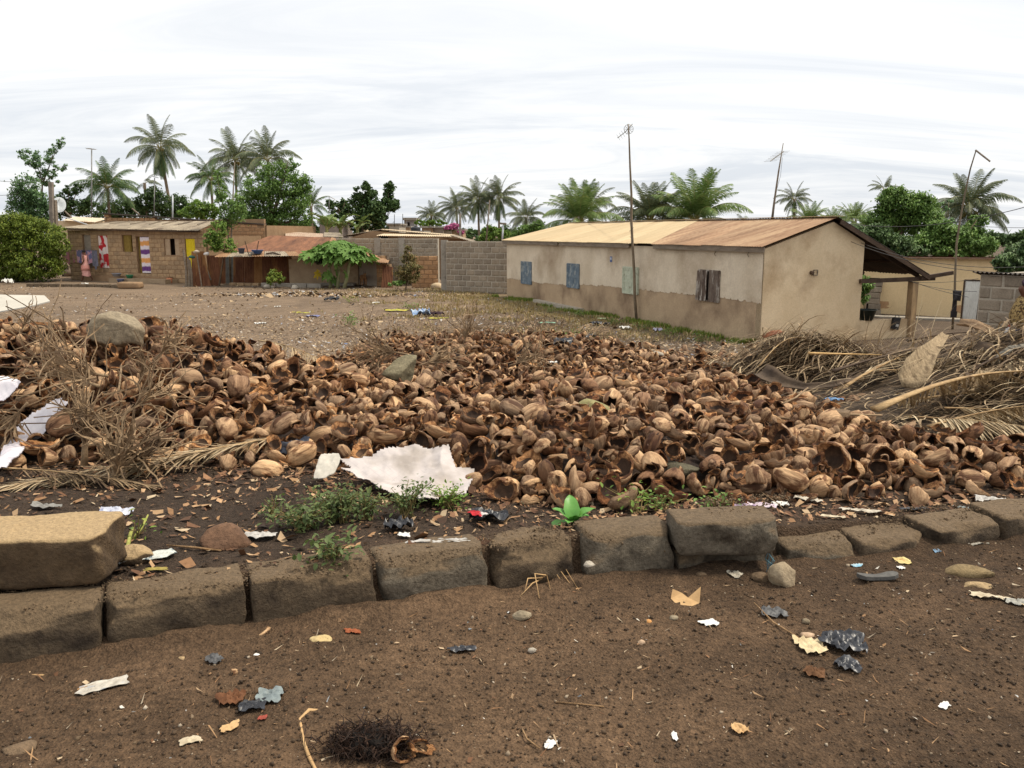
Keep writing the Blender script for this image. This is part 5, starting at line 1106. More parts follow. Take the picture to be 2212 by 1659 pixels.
def frond_mesh(name,L,elev,droop,seed,mats,nl=30,ll=.24,lw=.020,hang=.5,rr=.009,wid=None,gaps=0.0,jit=.15):
 """leaf of a palm: midrib and leaflets on both sides"""
 r=random.Random(seed);n=14;pts=frond_curve(L,elev,droop,n)
 m=MB();m.tube(pts,[rr*L*(1-.85*i/n)for i in range(n+1)],4,0,cap=False)
 V=[];F=[];T=[]
 for k in range(nl):
  t=.16+.84*k/(nl-1);f_=t*n;i=min(int(f_),n-1);p=pts[i].lerp(pts[i+1],f_-i);d=(pts[i+1]-pts[i]).normalized()
  length=L*ll*(math.sin(PI*min(1,(t*.86+.12)))**.6)*r.uniform(.85,1.1)
  for s_ in(-1,1):
   if r.random()<gaps:continue
   side=Vector((0,s_,0));fw=.35+.75*t
   dr=(side+d*fw+Vector((0,0,-hang+r.uniform(-jit,jit)))).normalized();dr2=(dr+Vector((0,0,-hang*1.2-.15+r.uniform(-jit,jit)))).normalized()
   w_=L*lw*r.uniform(.8,1.15);wv=d*w_
   a=p;b=p+dr*length*.5;c=b+dr2*length*.5;q=len(V)
   V+=[a-wv*.5,a+wv*.5,b+wv*.6,b-wv*.6,c+wv*.08,c-wv*.08];F+=[(q,q+1,q+2,q+3),(q+3,q+2,q+4,q+5)]
   T+=[r.random()]*6
 nm=len(m.v);m.add(V,F,1);me=m.mesh(name,mats)
 a_=me.attributes.new('tone','FLOAT','POINT');a_.data.foreach_set('value',np.array([.5]*nm+T,np.float32));return me
_fm={}
def get_frond(cls,kind):
 if(cls,kind)in _fm:return _fm[(cls,kind)]
 elev,droop,hang,ll={0:(80,35,.15,.20),1:(62,62,.25,.24),2:(42,88,.4,.26),3:(18,78,.6,.27),4:(-12,62,.75,.27),5:(-52,30,.6,.24),6:(-75,10,.3,.22)}[cls]
 g=leaf_mat(kind if cls<5 else('dark' if kind!='palmyoung' else 'palm'),.2)
 _fm[(cls,kind)]=frond_mesh('frond',1.0,R(elev),R(droop),cls*7+len(kind),[M_frib,g],nl=46,hang=hang*1.25,ll=ll*1.05,lw=.0125);return _fm[(cls,kind)]
def palm(pc,base,Y,Rpx,classes,label,kind='palm',seed=1,trunk_r=.16,nuts=False,wob=.0):
 """pc: crown centre px; base: (px,py) foot of the trunk as far as seen; Rpx crown radius"""
 r=random.Random(seed);c=at(pc[0],pc[1],Y);Rm=Rpx*Y/FPX
 b=at(base[0],base[1],Y);b0=Vector((b.x+(b.x-c.x)*.2,Y,GZ-.3))
 o=empty('palm_tree',(b0.x,Y,GZ),label,'palm tree','coconut palms beyond the yard')
 pts=[b0.lerp(c,t)+Vector((wob*math.sin(t*PI),0,0))for t in(0,.25,.5,.75,1)]
 MB().tube(pts,[trunk_r*1.4,trunk_r,trunk_r*.9,trunk_r*.8,trunk_r*.9],8).build('trunk',M_trunk,o,smooth=True)
 i=0
 for cls,cnt in enumerate(classes):
  for k in range(cnt):
   az=2*PI*(k+r.uniform(-.3,.3))/cnt+cls*.9
   s_=Rm*r.uniform(.9,1.12)*(1.0,1.05,1.12,1.12,1.05,.95,.9)[cls]
   f=link('frond',get_frond(cls,kind),o,loc=c+Vector((math.cos(az),math.sin(az),0))*.1,rot=(r.uniform(-.14,.14),r.uniform(-.12,.12),az),scale=s_)
 if nuts:
  for k in range(7):
   a=2*PI*k/7;link('coconut',nut_mesh(),o,loc=c+Vector((math.cos(a)*.35,math.sin(a)*.35,-.35-.1*(k%2))),scale=.16)
 return o
_nm=[]
def nut_mesh():
 if not _nm:_nm.append(rock_mesh('coconut',(1,1,1.2),3,mat('green_nut',S(112,104,52),S(140,120,66),2),1,amp=.05,flat=1))
 return _nm[0]
full=(3,5,6,6,5,3,0);young=(6,8,7,5,2,0,0);tall=(3,4,5,5,5,5,7)
palm((345,318),(374,425),105,66,(3,4,5,5,5,6,14),'tallest coconut palm, slender leaning trunk and drooping skirt of old fronds',seed=2,nuts=True,trunk_r=.22)
palm((232,405),(236,470),80,66,(4,6,7,7,5,2,0),'low dense coconut palm left of the tallest palm, behind an antenna mast',seed=3,kind='dark')
palm((312,395),(318,450),84,30,(0,1,2,2,1,0,0),'thin sparse palm with few fronds left of the tallest palm',seed=4)
palm((508,345),(512,480),95,66,full,'coconut palm rising behind the slender front tree',seed=5,nuts=True)
palm((455,388),(462,470),90,52,full,'smaller coconut palm left behind the slender front tree',seed=6,kind='dark')
palm((578,345),(588,470),92,66,(4,5,6,4,3,2,0),'coconut palm whose crown tops the big light green tree',seed=7)
palm((672,445),(674,480),88,42,(5,5,3,2,2,0,0),'young upright palm right of the big light green tree',seed=8,kind='dark')
palm((932,466),(934,500),125,34,full,'leftmost of the row of distant palms, small',seed=9)
palm((986,450),(990,510),118,44,full,'second palm of the distant row, spreading over pink flowers',seed=10)
palm((1032,432),(1036,520),112,50,(3,5,6,6,6,5,4),'left palm of the tall distant pair',seed=11)
palm((1078,428),(1078,520),112,50,(3,5,6,6,6,5,6),'right palm of the tall distant pair, dark hanging skirt',seed=12)
palm((1136,470),(1140,520),100,44,full,'palm half hidden by bushes left of the long house roof',seed=13)
palm((1252,480),(1252,500),52,88,(12,11,6,3,1,0,0),'bright young palm close behind the tan roof, leftmost of three',kind='palmyoung',seed=14)
palm((1278,440),(1280,480),70,55,(2,4,5,5,4,2,0),'darker palm peeping out behind the bright young palm',seed=15)
palm((1405,478),(1400,495),56,92,(9,11,8,4,1,0,0),'dense young palm behind the tan roof, right of the tall antenna pole',kind='palm',seed=16)
palm((1500,478),(1500,495),54,108,(12,12,8,4,1,0,0),'broad young palm with the longest fronds behind the rusty roof',kind='palmyoung',seed=17)
palm((1716,430),(1718,480),95,38,(2,4,5,5,4,4,4),'small tall palm right of the leaning roof antenna',seed=18)
palm((1608,485),(1608,492),60,30,(0,2,3,3,0,0,0),'palm tips just showing above the rusty roof ridge',seed=19)
palm((1912,408),(1914,440),60,32,(2,3,4,3,1,0,0),'palm crown poking out over the big broad leaved tree',seed=20)
palm((2094,448),(2100,540),46,84,(6,8,9,9,7,4,2),'large palm behind the cream house with feathery arching fronds',seed=21,kind='palm',nuts=True)
for k,(px,py,rp,Y)in enumerate(((1748,478,44,44),(1800,486,40,43),(1845,478,44,45),(1775,500,34,42),(1872,490,34,42))):
 palm((px,py),(px,py+60),Y,rp,(8,8,6,2,0,0,0),('first short bushy palm right of the house ridge','second short bushy palm right of the house ridge','short bushy palm touching the broad leaved tree','lowest bushy palm just over the dark veranda roof','short bushy palm under the broad leaved tree')[k],kind='palmyoung',seed=30+k)
LEAF_V=[(0,-.5,0),(.5,0,.06),(0,.5,0),(-.5,0,.06)];LEAF_F=[(0,1,2,3)]
def crown_mesh(blobs,Y,nleaf,size,kind,seed,clump=.42,aspect=.55,fill=1.0,shell=.35):
 """leaf clumps spread through ellipsoids given as (px,py,rx,ry)"""
 r=np.random.RandomState(seed);P=[]
 areas=np.array([b[2]*b[3]for b in blobs],float);areas/=areas.sum()
 for b,a in zip(blobs,areas):
  c=at(b[0],b[1],Y+r.uniform(-.5,.5));rx=b[2]*Y/FPX;rz=b[3]*Y/FPX;n=int(nleaf*a);per=24;nc=max(3,n//per)
  d=r.normal(size=(nc,3));d/=np.linalg.norm(d,axis=1)[:,None];rad=r.uniform(shell,1,nc)**.6
  cc=d*rad[:,None]*np.array([rx,max(rx,rz)*.8,rz])+np.array(c[:])
  cs=clump*min(rx,rz)*r.uniform(.5,1.2,nc)
  pts=cc.repeat(per,0)+r.normal(size=(nc*per,3))*(cs.repeat(per)[:,None]*np.array([.5,.5,.36]))
  P.append(pts)
 P=np.concatenate(P);n=len(P)
 M=rotmats(n,r);flat=M.copy()
# leaves tend to face up
 sc=np.stack([size*aspect*r.uniform(.7,1.3,n),size*r.uniform(.7,1.3,n),np.ones(n)],1)
 up=r.uniform(size=n)<.55;yaw=r.uniform(0,6.28,n);cy,sy=np.cos(yaw),np.sin(yaw);tl=r.normal(size=n)*.5
 Rz=np.zeros((n,3,3));Rz[:,0,0]=cy;Rz[:,0,1]=-sy;Rz[:,1,0]=sy;Rz[:,1,1]=cy;Rz[:,2,2]=1
 Rx=np.zeros((n,3,3));Rx[:,0,0]=1;Rx[:,1,1]=np.cos(tl);Rx[:,1,2]=-np.sin(tl);Rx[:,2,1]=np.sin(tl);Rx[:,2,2]=np.cos(tl)
 M[up]=(Rz@Rx)[up]
 V=np.einsum('nij,nkj->nki',M,np.array(LEAF_V)[None]*sc[:,None,:])+P[:,None,:]
 F=np.array(LEAF_F)[None]+(np.arange(n)*4)[:,None,None]
 lo=P[:,2].min();hi=P[:,2].max()
 tone=np.clip(.5+r.normal(size=n)*.22,0,1)
 return npmesh('crown',V.reshape(-1,3),F.reshape(-1,4),leaf_mat(kind),tone=tone.repeat(4))
def tree(name,blobs,Y,label,nleaf=4000,size=.16,kind='mid',seed=1,trunk=None,cat='tree',group=None,tr=.14,**kw):
 b=trunk if trunk else(blobs[0][0],560);p=at(b[0],b[1],Y)
 o=empty(name,(p.x,Y,GZ),label,cat,group)
 link('crown' if cat=='tree' else 'foliage',crown_mesh(blobs,Y,nleaf,size,kind,seed,**kw),o)
 m=MB();base=Vector((p.x,Y,GZ-.2));r=random.Random(seed)
 low=max(blobs,key=lambda q:q[1]);fork=at((b[0]+low[0])/2,low[1]+low[3]*.3,Y)
 if fork.z<GZ+.3:fork.z=GZ+.3
 m.tube([base,base.lerp(fork,.5)+Vector((r.uniform(-.1,.1),0,0)),fork],[tr*1.3,tr,tr*.8],7)
 for q in blobs:
  e=at(q[0],q[1]-q[3]*.3,Y);mid=fork.lerp(e,.5)+Vector((r.uniform(-.2,.2),r.uniform(-.2,.2),-.1));m.tube([fork,mid,e],[tr*.6,tr*.4,tr*.12],5)
 m.build('trunk' if cat=='tree' else 'stem',M_btrunk,o,smooth=True);return o
tree('tree',[(62,335,22,12),(88,350,24,14),(70,355,16,10),(118,322,12,10),(132,308,9,14),(112,340,12,12),(100,378,30,12),(130,362,18,9),(108,395,22,8)],52,'open airy tree at far left with feathery top',nleaf=2600,size=.15,kind='blue',seed=1,trunk=(75,470),tr=.06,clump=.5)
tree('tree',[(62,405,30,28),(75,440,30,28),(42,430,24,25),(50,462,36,22),(90,462,22,24)],50,'bluish green leafy tree just over the hedge at far left',nleaf=5200,size=.17,kind='blue',seed=2,trunk=(60,520))
tree('tree',[(150,412,14,12),(168,408,14,10),(140,440,24,22),(170,450,22,20),(200,450,22,22),(130,455,20,25)],78,'dark tree behind the concrete post',nleaf=4500,size=.24,kind='dark',seed=3,trunk=(160,500))
tree('tree',[(262,455,32,24),(235,460,28,20),(285,445,18,16),(300,460,16,18)],86,'dark tree mass below the low dense palm',nleaf=4200,size=.26,kind='dark',seed=4,trunk=(262,500))
tree('tree',[(327,418,20,16),(318,440,26,20),(345,435,24,22),(330,458,34,18)],84,'round dark tree left of the tallest palm trunk',nleaf=4200,size=.25,kind='dark',seed=5,trunk=(330,500))
tree('tree',[(385,440,24,20),(372,458,28,18),(400,462,22,16)],85,'dark tree right of the tallest palm trunk',nleaf=3400,size=.25,kind='dark',seed=6,trunk=(385,500))
tree('tree',[(430,446,24,14),(420,462,34,14),(455,456,24,16)],70,'bright green bushy tree above the curtain house roof',nleaf=3800,size=.2,kind='bright',seed=7,trunk=(430,500))
tree('tree',[(590,376,34,26),(622,356,26,16),(655,400,22,20),(520,475,30,26),(560,405,42,30),(618,402,42,32),(535,445,38,34),(590,440,46,34),(640,440,34,28),(560,482,50,26),(620,478,50,28),(655,468,24,16)],58,'big light green feathery tree behind the red roofed house',nleaf=19000,size=.17,kind='mid',seed=8,trunk=(600,530),tr=.2)
tree('tree',[(640,385,22,10),(655,410,20,12),(650,440,24,10)],60,'outer branches of a feathery tree pointing right, above the pale tin roof',nleaf=1500,size=.16,kind='mid',seed=9,trunk=(625,500),tr=.08)
tree('tree',[(468,385,9,22),(478,410,12,26),(490,440,16,26),(505,460,20,28),(470,430,12,20),(486,478,16,16),(520,440,12,26)],43.4,'slender sparse tree in front of the curtain house, bare thin trunk',nleaf=2600,size=.13,kind='mid',seed=10,trunk=(497,590),tr=.045,clump=.6)
tree('shrub',[(470,500,18,20),(462,525,20,16),(485,528,20,16),(500,540,16,9),(455,510,12,14)],41.9,'light green shrub growing over the tin enclosure',nleaf=2800,size=.12,kind='bright',seed=11,trunk=(470,590),cat='shrub',tr=.04)
tree('tree',[(772,418,10,12),(792,406,10,14),(778,440,18,18),(800,430,14,22),(812,455,16,22),(790,470,26,18),(775,490,24,10)],74,'dark broad leaved tree in column shapes over the low gable house',nleaf=5200,size=.28,kind='dark',seed=12,trunk=(790,520),clump=.55,aspect=.7)
tree('tree',[(842,405,11,13),(838,425,9,13),(834,442,12,12),(850,448,12,8),(852,440,10,10),(818,470,14,22),(826,452,10,14),(815,490,18,12)],75,'tallest dark broad leaved tree with lobed top before open sky',nleaf=4200,size=.28,kind='dark',seed=13,trunk=(832,520),clump=.55,aspect=.7,tr=.1)
tree('tree',[(712,440,12,10),(728,450,16,12),(745,440,10,9),(735,465,22,10),(757,455,12,12)],76,'sparse dark tree left of the dark broad leaved pair',nleaf=2200,size=.26,kind='dark',seed=14,trunk=(740,500),clump=.5)
tree('bush',[(1060,500,16,12),(1084,505,14,12),(1050,515,18,10),(1090,516,16,8)],66,'bright green bush left of the tan roof tip',nleaf=3600,size=.2,kind='bright',seed=15,cat='bush',tr=.05,trunk=(1070,530))
tree('bush',[(1135,500,18,14),(1160,492,16,14),(1120,508,16,10),(1170,502,14,10)],64,'green bush under the palm beside the tan roof',nleaf=3400,size=.2,kind='mid',seed=16,cat='bush',tr=.05,trunk=(1140,530))
tree('bush',[(925,484,18,8),(950,482,16,7),(905,482,12,6)],84,'pale green bush on the skyline right of the water tank',nleaf=1500,size=.24,kind='bright',seed=17,cat='bush',tr=.05,trunk=(930,510))
fl=tree('flowering_bush',[(968,494,9,5),(982,491,10,6),(995,503,7,4)],64.5,'pink flowering bush on top of the low block buildings',nleaf=700,size=.14,kind='weed',seed=18,cat='bush',tr=.03,trunk=(980,515))
link('flowers',crown_mesh([(968,492,10,5),(982,489,11,6),(995,502,8,4)],64.4,1500,.12,'weed',19),fl).data.materials[0]=mat('pink_petals',S(176,84,132),S(200,112,156),8)
tree('bush',[(1045,520,40,6),(1010,512,22,6)],78,'dark hedge line under the tall distant pair of palms',nleaf=1800,size=.24,kind='dark',seed=20,cat='bush',tr=.05,trunk=(1040,530))
tree('tree',[(1932,425,26,20),(1915,440,24,20),(1960,445,38,26),(1990,440,26,20),(1945,480,48,28),(1990,480,40,28),(1900,475,34,22),(2010,462,22,20)],36,'big broad leaved tree behind the veranda roof, tallest on the right',nleaf=15000,size=.14,kind='mid',seed=21,trunk=(1950,560),tr=.16)
tree('tree',[(1885,510,40,22),(1850,505,26,16),(1925,530,44,24),(1965,545,40,14),(1900,540,30,16)],33,'dark leafy tree directly over the veranda roof slope',nleaf=9000,size=.13,kind='dark',seed=22,trunk=(1925,570),tr=.1)
tree('tree',[(2030,500,34,22),(2060,515,34,24),(2000,525,40,22),(2095,508,36,24),(2120,530,30,20),(2045,545,44,14),(2090,545,40,14),(2110,480,22,14)],34,'wide green tree behind the leaning pole and cream house',nleaf=13000,size=.14,kind='mid',seed=23,trunk=(2060,570),tr=.12)
tree('tree',[(2030,440,8,4),(2045,452,7,4),(2050,436,8,3),(2038,470,8,8),(2052,480,12,8)],38,'thin young tree with a few leaves left of the large right palm',nleaf=300,size=.12,kind='blue',seed=24,trunk=(2010,520),tr=.03)
tree('bush',[(2195,548,24,22),(2178,570,26,18),(2212,565,30,26),(2160,565,16,10),(2225,540,24,20)],20.5,'dark drooping bush above the block hut at right edge',nleaf=6500,size=.09,kind='dark',seed=25,trunk=(2195,600),cat='bush',tr=.05)
tree('shrub',[(1870,618,14,16),(1864,640,12,14),(1858,600,10,8)],25.6,'leafy shrub under the veranda roof behind the dark basin',nleaf=1200,size=.10,kind='mid',seed=26,trunk=(1866,670),cat='shrub',tr=.02)
tree('hedge_bush',[(36,494,46,30),(96,508,34,30),(66,482,20,12),(126,500,16,16),(8,478,24,14),(60,540,60,38),(112,545,26,34),(20,545,50,40),(80,575,56,28),(125,528,22,26),(20,584,46,22),(-30,530,50,50),(50,495,50,26),(110,575,30,24),(60,594,56,14),(0,594,50,12)],46,'large rounded green hedge bush at the left edge',nleaf=36000,size=.12,kind='hedge',seed=27,shell=.5,trunk=(70,600),cat='bush',tr=.06,clump=.35)
tree('shrub',[(880,545,9,16),(882,570,18,22),(872,592,22,16),(895,588,18,18),(880,605,24,8)],38.4,'tall shrub with green and reddish leaves before the block wall',nleaf=3200,size=.12,kind='croton',seed=28,trunk=(880,612),cat='shrub',tr=.03,aspect=.4)
tree('shrub',[(592,594,14,10),(604,604,14,8),(584,605,12,8)],40.2,'scrubby grey green shrub before the rusty shed sheets',nleaf=1300,size=.10,kind='hedge',seed=29,trunk=(594,612),cat='shrub',tr=.02)
tree('shrub',[(865,612,16,5),(850,614,10,4)],38.0,'low leafy plants at the foot of the reddish shrub',nleaf=500,size=.12,kind='mid',seed=30,trunk=(862,618),cat='plant',tr=.01)
tree('shrub',[(1455/2.212/1.4756+474,612,8,5)],41,'small weed at the right foot of the papaya trunks',nleaf=160,size=.12,kind='mid',seed=31,trunk=(790,618),cat='plant',tr=.01)
# far skyline
def treeline(px0,px1,py,Y,seed,kind,label):
 bl=[(x,py+(vnoise(np.array(x*.05),np.array(seed))*6),16,10+6*float(vnoise(np.array(x*.1),np.array(seed+3.))))for x in range(px0,px1,18)]
 bl=[(a,float(b),c,d)for a,b,c,d in bl]
 o=link('distant_treeline',crown_mesh(bl,Y,260*len(bl),.6,kind,seed,clump=.7));o['kind']='stuff';tag(o,label)
treeline(640,1240,503,150,5,'dark','distant tree line on the horizon, centre')
treeline(2120,2330,520,90,6,'dark','distant tree line at the right edge')
treeline(-200,700,490,130,7,'dark','distant tree line behind the left houses')
treeline(1640,2120,515,100,8,'dark','distant tree line behind the cream house')
# banana plants
def banana_leaf(L,seed,torn=True):
 r=random.Random(seed);n=12;pts=frond_curve(L,R(66),R(95*r.uniform(.7,1.2)),n);m=MB();m.tube(pts,[.02*L*(1-.7*i/n)for i in range(n+1)],4,0,cap=False);nm=len(m.v)
 V=[];F=[]
 for s_ in(-1,1):
  for i in range(2,n):
   w0=.17*L*math.sin(PI*((i-1.6)/(n-1.2))**.8)*(r.uniform(.8,1)if torn else 1);w1=.17*L*max(0,math.sin(PI*min(1,(i+1-1.6)/(n-1.2))**.8));q=len(V)
   dz=Vector((0,0,r.uniform(-.05,.02)*L));V+=[pts[i],pts[i+1],pts[i+1].lerp(pts[i],.12)+Vector((0,s_*w1,.03*L))+dz,pts[i]+Vector((0,s_*w0,.03*L))+dz];F.append((q,q+1,q+2,q+3))
 m.add(V,F,1);me=m.mesh('leaf',[M_frib,leaf_mat('palmyoung',.35)]);a_=me.attributes.new('tone','FLOAT','POINT');a_.data.foreach_set('value',np.array([r.uniform(.3,.9)for _ in me.vertices],np.float32));return me
bl_=[banana_leaf(1,s_)for s_ in range(4)]
for k,(px,py,Y,h,lab)in enumerate(((706,506,57,58,'banana plant with long torn leaves, leftmost of three'),(735,507,58,55,'middle banana plant before the grey block wall'),(772,506,59,48,'banana plant at the right, partly before the dark tree'))):
 p=at(px,py,Y);o=empty('banana_plant',(p.x,Y,GZ),lab,'banana plant','banana plants behind the tin roofs');top_=at(px,py-14,Y)
 MB().tube([Vector((p.x,Y,GZ)),top_],[.16,.1],8).build('stem',mat('banana_stem',S(120,124,74),S(146,140,90),4),o,smooth=True)
 for q in range(9):link('leaf',bl_[q%4],o,loc=top_-Vector((0,0,.2)),rot=(0,rng.uniform(-.3,.35),q*2.4+rng.uniform(-.3,.3)),scale=h*Y/FPX*rng.uniform(.85,1.15))
# papaya
def papaya_leaf(seed):
 r=random.Random(seed);V=[(0,0,0)];lobes=7;pts=[]
 for i in range(lobes):
  a=-2.5+5.0*i/(lobes-1);ln=(.55,.8,.95,1.05,.95,.8,.55)[i]
  def P(rad,da,z=0):pts.append((rad*math.cos(a+da),rad*math.sin(a+da),-.22*rad*rad+z))
  P(.48,-.36,.02);P(.60*ln,-.24);P(.72*ln,-.28,-.03);P(.82*ln,-.13);P(ln,0,-.04);P(.82*ln,.13);P(.72*ln,.28,-.03);P(.60*ln,.24)
 V+=pts;n=len(pts);F=[(0,1+i,1+(i+1))for i in range(n-1)]
 me=bpy.data.meshes.new('leaf');me.from_pydata(V,[],F);me.materials.append(leaf_mat('papaya',.3));me.update()
 a_=me.attributes.new('tone','FLOAT','POINT');a_.data.foreach_set('value',np.array([.25+r.uniform(0,.5)*(1 if i%2 else.6)+(.25 if i==0 else 0)for i in range(len(V))],np.float32));return me
pl=[papaya_leaf(s_)for s_ in range(4)];ylw=mat('yellow_leaf',S(206,176,50),S(220,190,70),3)
M_pst=mat('papaya_stem',S(134,134,96),S(160,156,120),5,fine=.2)
for k,(bpx,tpx,tpy,rpx,lab)in enumerate(((714,707,555,48,'left papaya tree with a yellowing leaf below its crown'),(729,730,546,49,'middle papaya tree of the three by the slab'),(743,756,555,46,'right papaya tree leaning towards the goat'))):
 b=at(bpx,612,40.6-.25*k);b.z=GZ;c=at(tpx,tpy,b.y);o=empty('papaya_tree',(b.x,b.y,GZ),lab,'tree','papaya trees')
 MB().tube([b,b.lerp(c,.5)+Vector((.05,0,0)),c],[.09,.075,.06],8).build('trunk',M_pst,o,smooth=True);Rm=rpx*b.y/FPX;stm=MB()
 for q in range(34):
  az=q*2.399;el=R(72)-R(84)*(q/34)**.9;ln=Rm*rng.uniform(.6,.95);e=c+Vector((math.cos(az)*math.cos(el)*1.15,math.sin(az)*math.cos(el),math.sin(el)*.62))*ln;stm.tube([c,c.lerp(e,.5)+Vector((0,0,.05)),e],.013,3)
  link('leaf',pl[q%4],o,loc=e,rot=(rng.uniform(-.5,.5),rng.uniform(.1,.8),az+rng.uniform(-.5,.5)),scale=rng.uniform(.42,.60))
 stm.build('leaf_stalks',M_pst,o)
 for q in range(4 if k!=2 else 1):
  a=rng.uniform(0,6.28);e=c+Vector((math.cos(a)*.5,-.3,-.75-.1*q));l=link('leaf',pl[q%4],o,loc=e,rot=(1.2,.6,a),scale=.34)
  if k==0 and q==0:l2=pl[0].copy();l2.materials[0]=ylw;l.data=l2;l['label']='yellow dying leaf'
# ---------------------------------------------------------------- masts, poles, wires
def pole(name,pts,rad,m,label,cat='pole',n=6,group=None):
 o=MB().tube(pts,rad,n).build(name,m,None,smooth=True);tag(o,label,cat,group);return o
b=at(1376,690,24.6);b.z=GZ-.1
pts=[b]+[at(px,py,24.6)for px,py in((1371,640),(1370,590),(1367,540),(1364,480),(1364,420),(1361,360),(1359,300),(1357,268))]
po=pole('antenna_pole',pts,[.045,.045,.043,.04,.04,.034,.028,.022,.014],M_bark,'tall rough wooden pole before the long wall carrying a round aerial','antenna')
an=MB();c=at(1358,279,24.6)
for k in range(5):
 a=k*PI/5;an.tube([c+Vector((math.cos(a),0,math.sin(a)))*.13,c-Vector((math.cos(a),0,math.sin(a)))*.13],.006,4)
rg=[c+Vector((math.cos(a),0,math.sin(a)))*.13 for a in np.linspace(0,2*PI,15)];an.tube(rg,.006,4)
an.tube([at(1334,298,24.5),at(1352,284,24.6),at(1366,268,24.7)],.012,4)
for k in range(4):q=at(1336+k*5,297-k*4,24.5);an.tube([q+Vector((-.05,0,.08)),q-Vector((-.05,0,.08))],.005,3)
an.build('aerial',M_metal,po)
for py in(492,520):
 q=at(1364,py,24.55);s_=MB();s_.tube([q+Vector((-.06,0,-.1)),q+Vector((.05,-.06,0)),q+Vector((-.05,0,.12))],.006,3);s_.build('tie',M_wire,po)
pts=[at(1668,474,24),at(1672,440,24),at(1682,370,24),at(1692,309,24)]
po=pole('antenna_pole',pts,[.035,.03,.022,.010],M_woodg,'thin leaning pole aerial standing on the rusty roof ridge','antenna')
an=MB();an.tube([at(1664,348,23.9),at(1693,327,24.1)],.016,4)
for k in range(7):q=at(1664+k*4.6,348-k*3.4,23.9);an.tube([q+Vector((-.12,.2,.0)),q+Vector((.12,-.2,0))],.004,3)
an.build('aerial',M_metal,po);MB().tube([at(1690,340,24),at(1686,380,24.1),at(1675,420,24),at(1669,470,24)],.005,3).build('cable',M_wire,po)
b=at(2059,694,22.6);b.z=GZ
pts=[b]+[at(px,py,22.6)for px,py in((2062,640),(2064,580),(2066,530),(2073,480),(2084,420),(2096,365),(2108,326))]
po=pole('antenna_pole',pts,[.03,.03,.028,.026,.024,.021,.018,.014],M_bark,'long leaning bamboo pole before the cream house with angled arm at its top','antenna')
MB().tube([at(2107,324,22.6),at(2139,349,22.4)],.022,5).build('arm',M_woodg,po)
b=at(198,470,52);po=pole('antenna_pole',[b,at(198,400,52),at(198,322,52)],.035,M_metal,'thin grey mast with small aerial before the low dense palm','antenna');an=MB()
for k in range(3):q=at(191+k*6,321+k,52);an.tube([q+Vector((0,-.4,0)),q+Vector((0,.4,.05))],.01,3)
an.tube([at(186,321,52),at(207,323,52)],.02,3);an.build('aerial',M_metal,po)
po=pole('antenna_pole',[at(333,470,53),at(334,384,53)],.03,M_metal,'short mast with flat top just right of the round dark tree','antenna');an=MB();an.beam(at(326,380,53),at(342,384,53),.1,.06);an.build('aerial',M_whitem,po)
pole('pole',[at(373,478,54),at(373,422,54)],.045,M_whitem,'short white pole on the roof line right of the tallest palm')
pole('pole',[at(497,596,43.6),at(500,500,43.6),at(503,430,43.6),at(507,350,43.6)],[.045,.04,.035,.02],M_woodg,'long thin bare pole beside the slender tree')
for px,py,lab in((150,468,'short slanting stick on the small building roof'),(297,462,'pale slanting stick on the brick building ridge')):
 m=MB();m.beam(at(px-10 if px<200 else px-12,py-12,54),at(px+4,py+2,54),.12,.06);o=m.build('roof_stick',M_woodg);tag(o,lab,'stick')
p_=empty('utility_pole',at(994,507,63),'grey utility pole before the distant palms','pole');MB().tube([at(994,512,63),at(994,461,63)],.09,6).build('shaft',M_conc,p_)
p_=pole('antenna_pole',[at(1050,525,62),at(1058,432,62)],[.07,.04],M_woodg,'leaning thin mast between the tall distant pair of palms','antenna')
p_=pole('street_lamp',[at(1085,520,60),at(1087,487,60)],.07,M_whitem,'short white lamp post left of the tan roof tip','lamp post');m=MB();m.beam(at(1076,482,60),at(1094,484,60),.2,.12);m.build('lamp_head',M_woodg,p_)
p_=pole('antenna_pole',[at(711,462,66),at(711,424,66)],.03,M_metal,'thin mast with bent arm left of the dark columns tree','antenna');MB().tube([at(711,424,66),at(724,431,66)],.03,3).build('arm',M_metal,p_)
for px,y0 in((852,463),(870,462)):pole('rod',[at(px,490,79),at(px,y0,79)],.03,M_wire,'thin rod standing on the '+('tall plain block house' if px<860 else 'gap left of the white rooftop room'),'rod')
def wire(a,b,sag,rad,label):
 pts=[a.lerp(b,t)-Vector((0,0,sag*4*t*(1-t)))for t in np.linspace(0,1,13)];o=MB().tube(pts,rad,3).build('power_cable',M_wire);tag(o,label,'cable')
wire(at(1800,478,20.5),at(2240,440,16),.25,.008,'upper cable from the ridge rising to the right edge')
wire(at(2105,488,30),at(2240,492,24),.02,.008,'level cable right of the large palm')
wire(at(1790,500,21),at(2212,590,16),.25,.007,'cable descending from the ridge across the tree to the hut')
wire(at(1803,500,21),at(2240,575,17),.3,.007,'second cable from the ridge past the leaning pole')
wire(at(1960,606,21),at(2110,630,17.6),.06,.006,'thin cable from the veranda beam towards the white door')
wire(at(1964,606,21),at(2092,642,17.8),.03,.006,'lowest thin cable crossing before the cream house')
wire(at(1960,608,21),at(2113,602,17.4),.05,.005,'thin cord from the veranda post to the block hut top')
wire(at(-30,386,40),at(60,390,50),.1,.012,'upper cable at the far left edge');wire(at(-30,420,40),at(45,415,50),.1,.012,'lower cable at the far left edge')
wire(at(1140,482,60),at(1376,478,24.7),.1,.008,'cable running over the tan roof to the antenna pole')
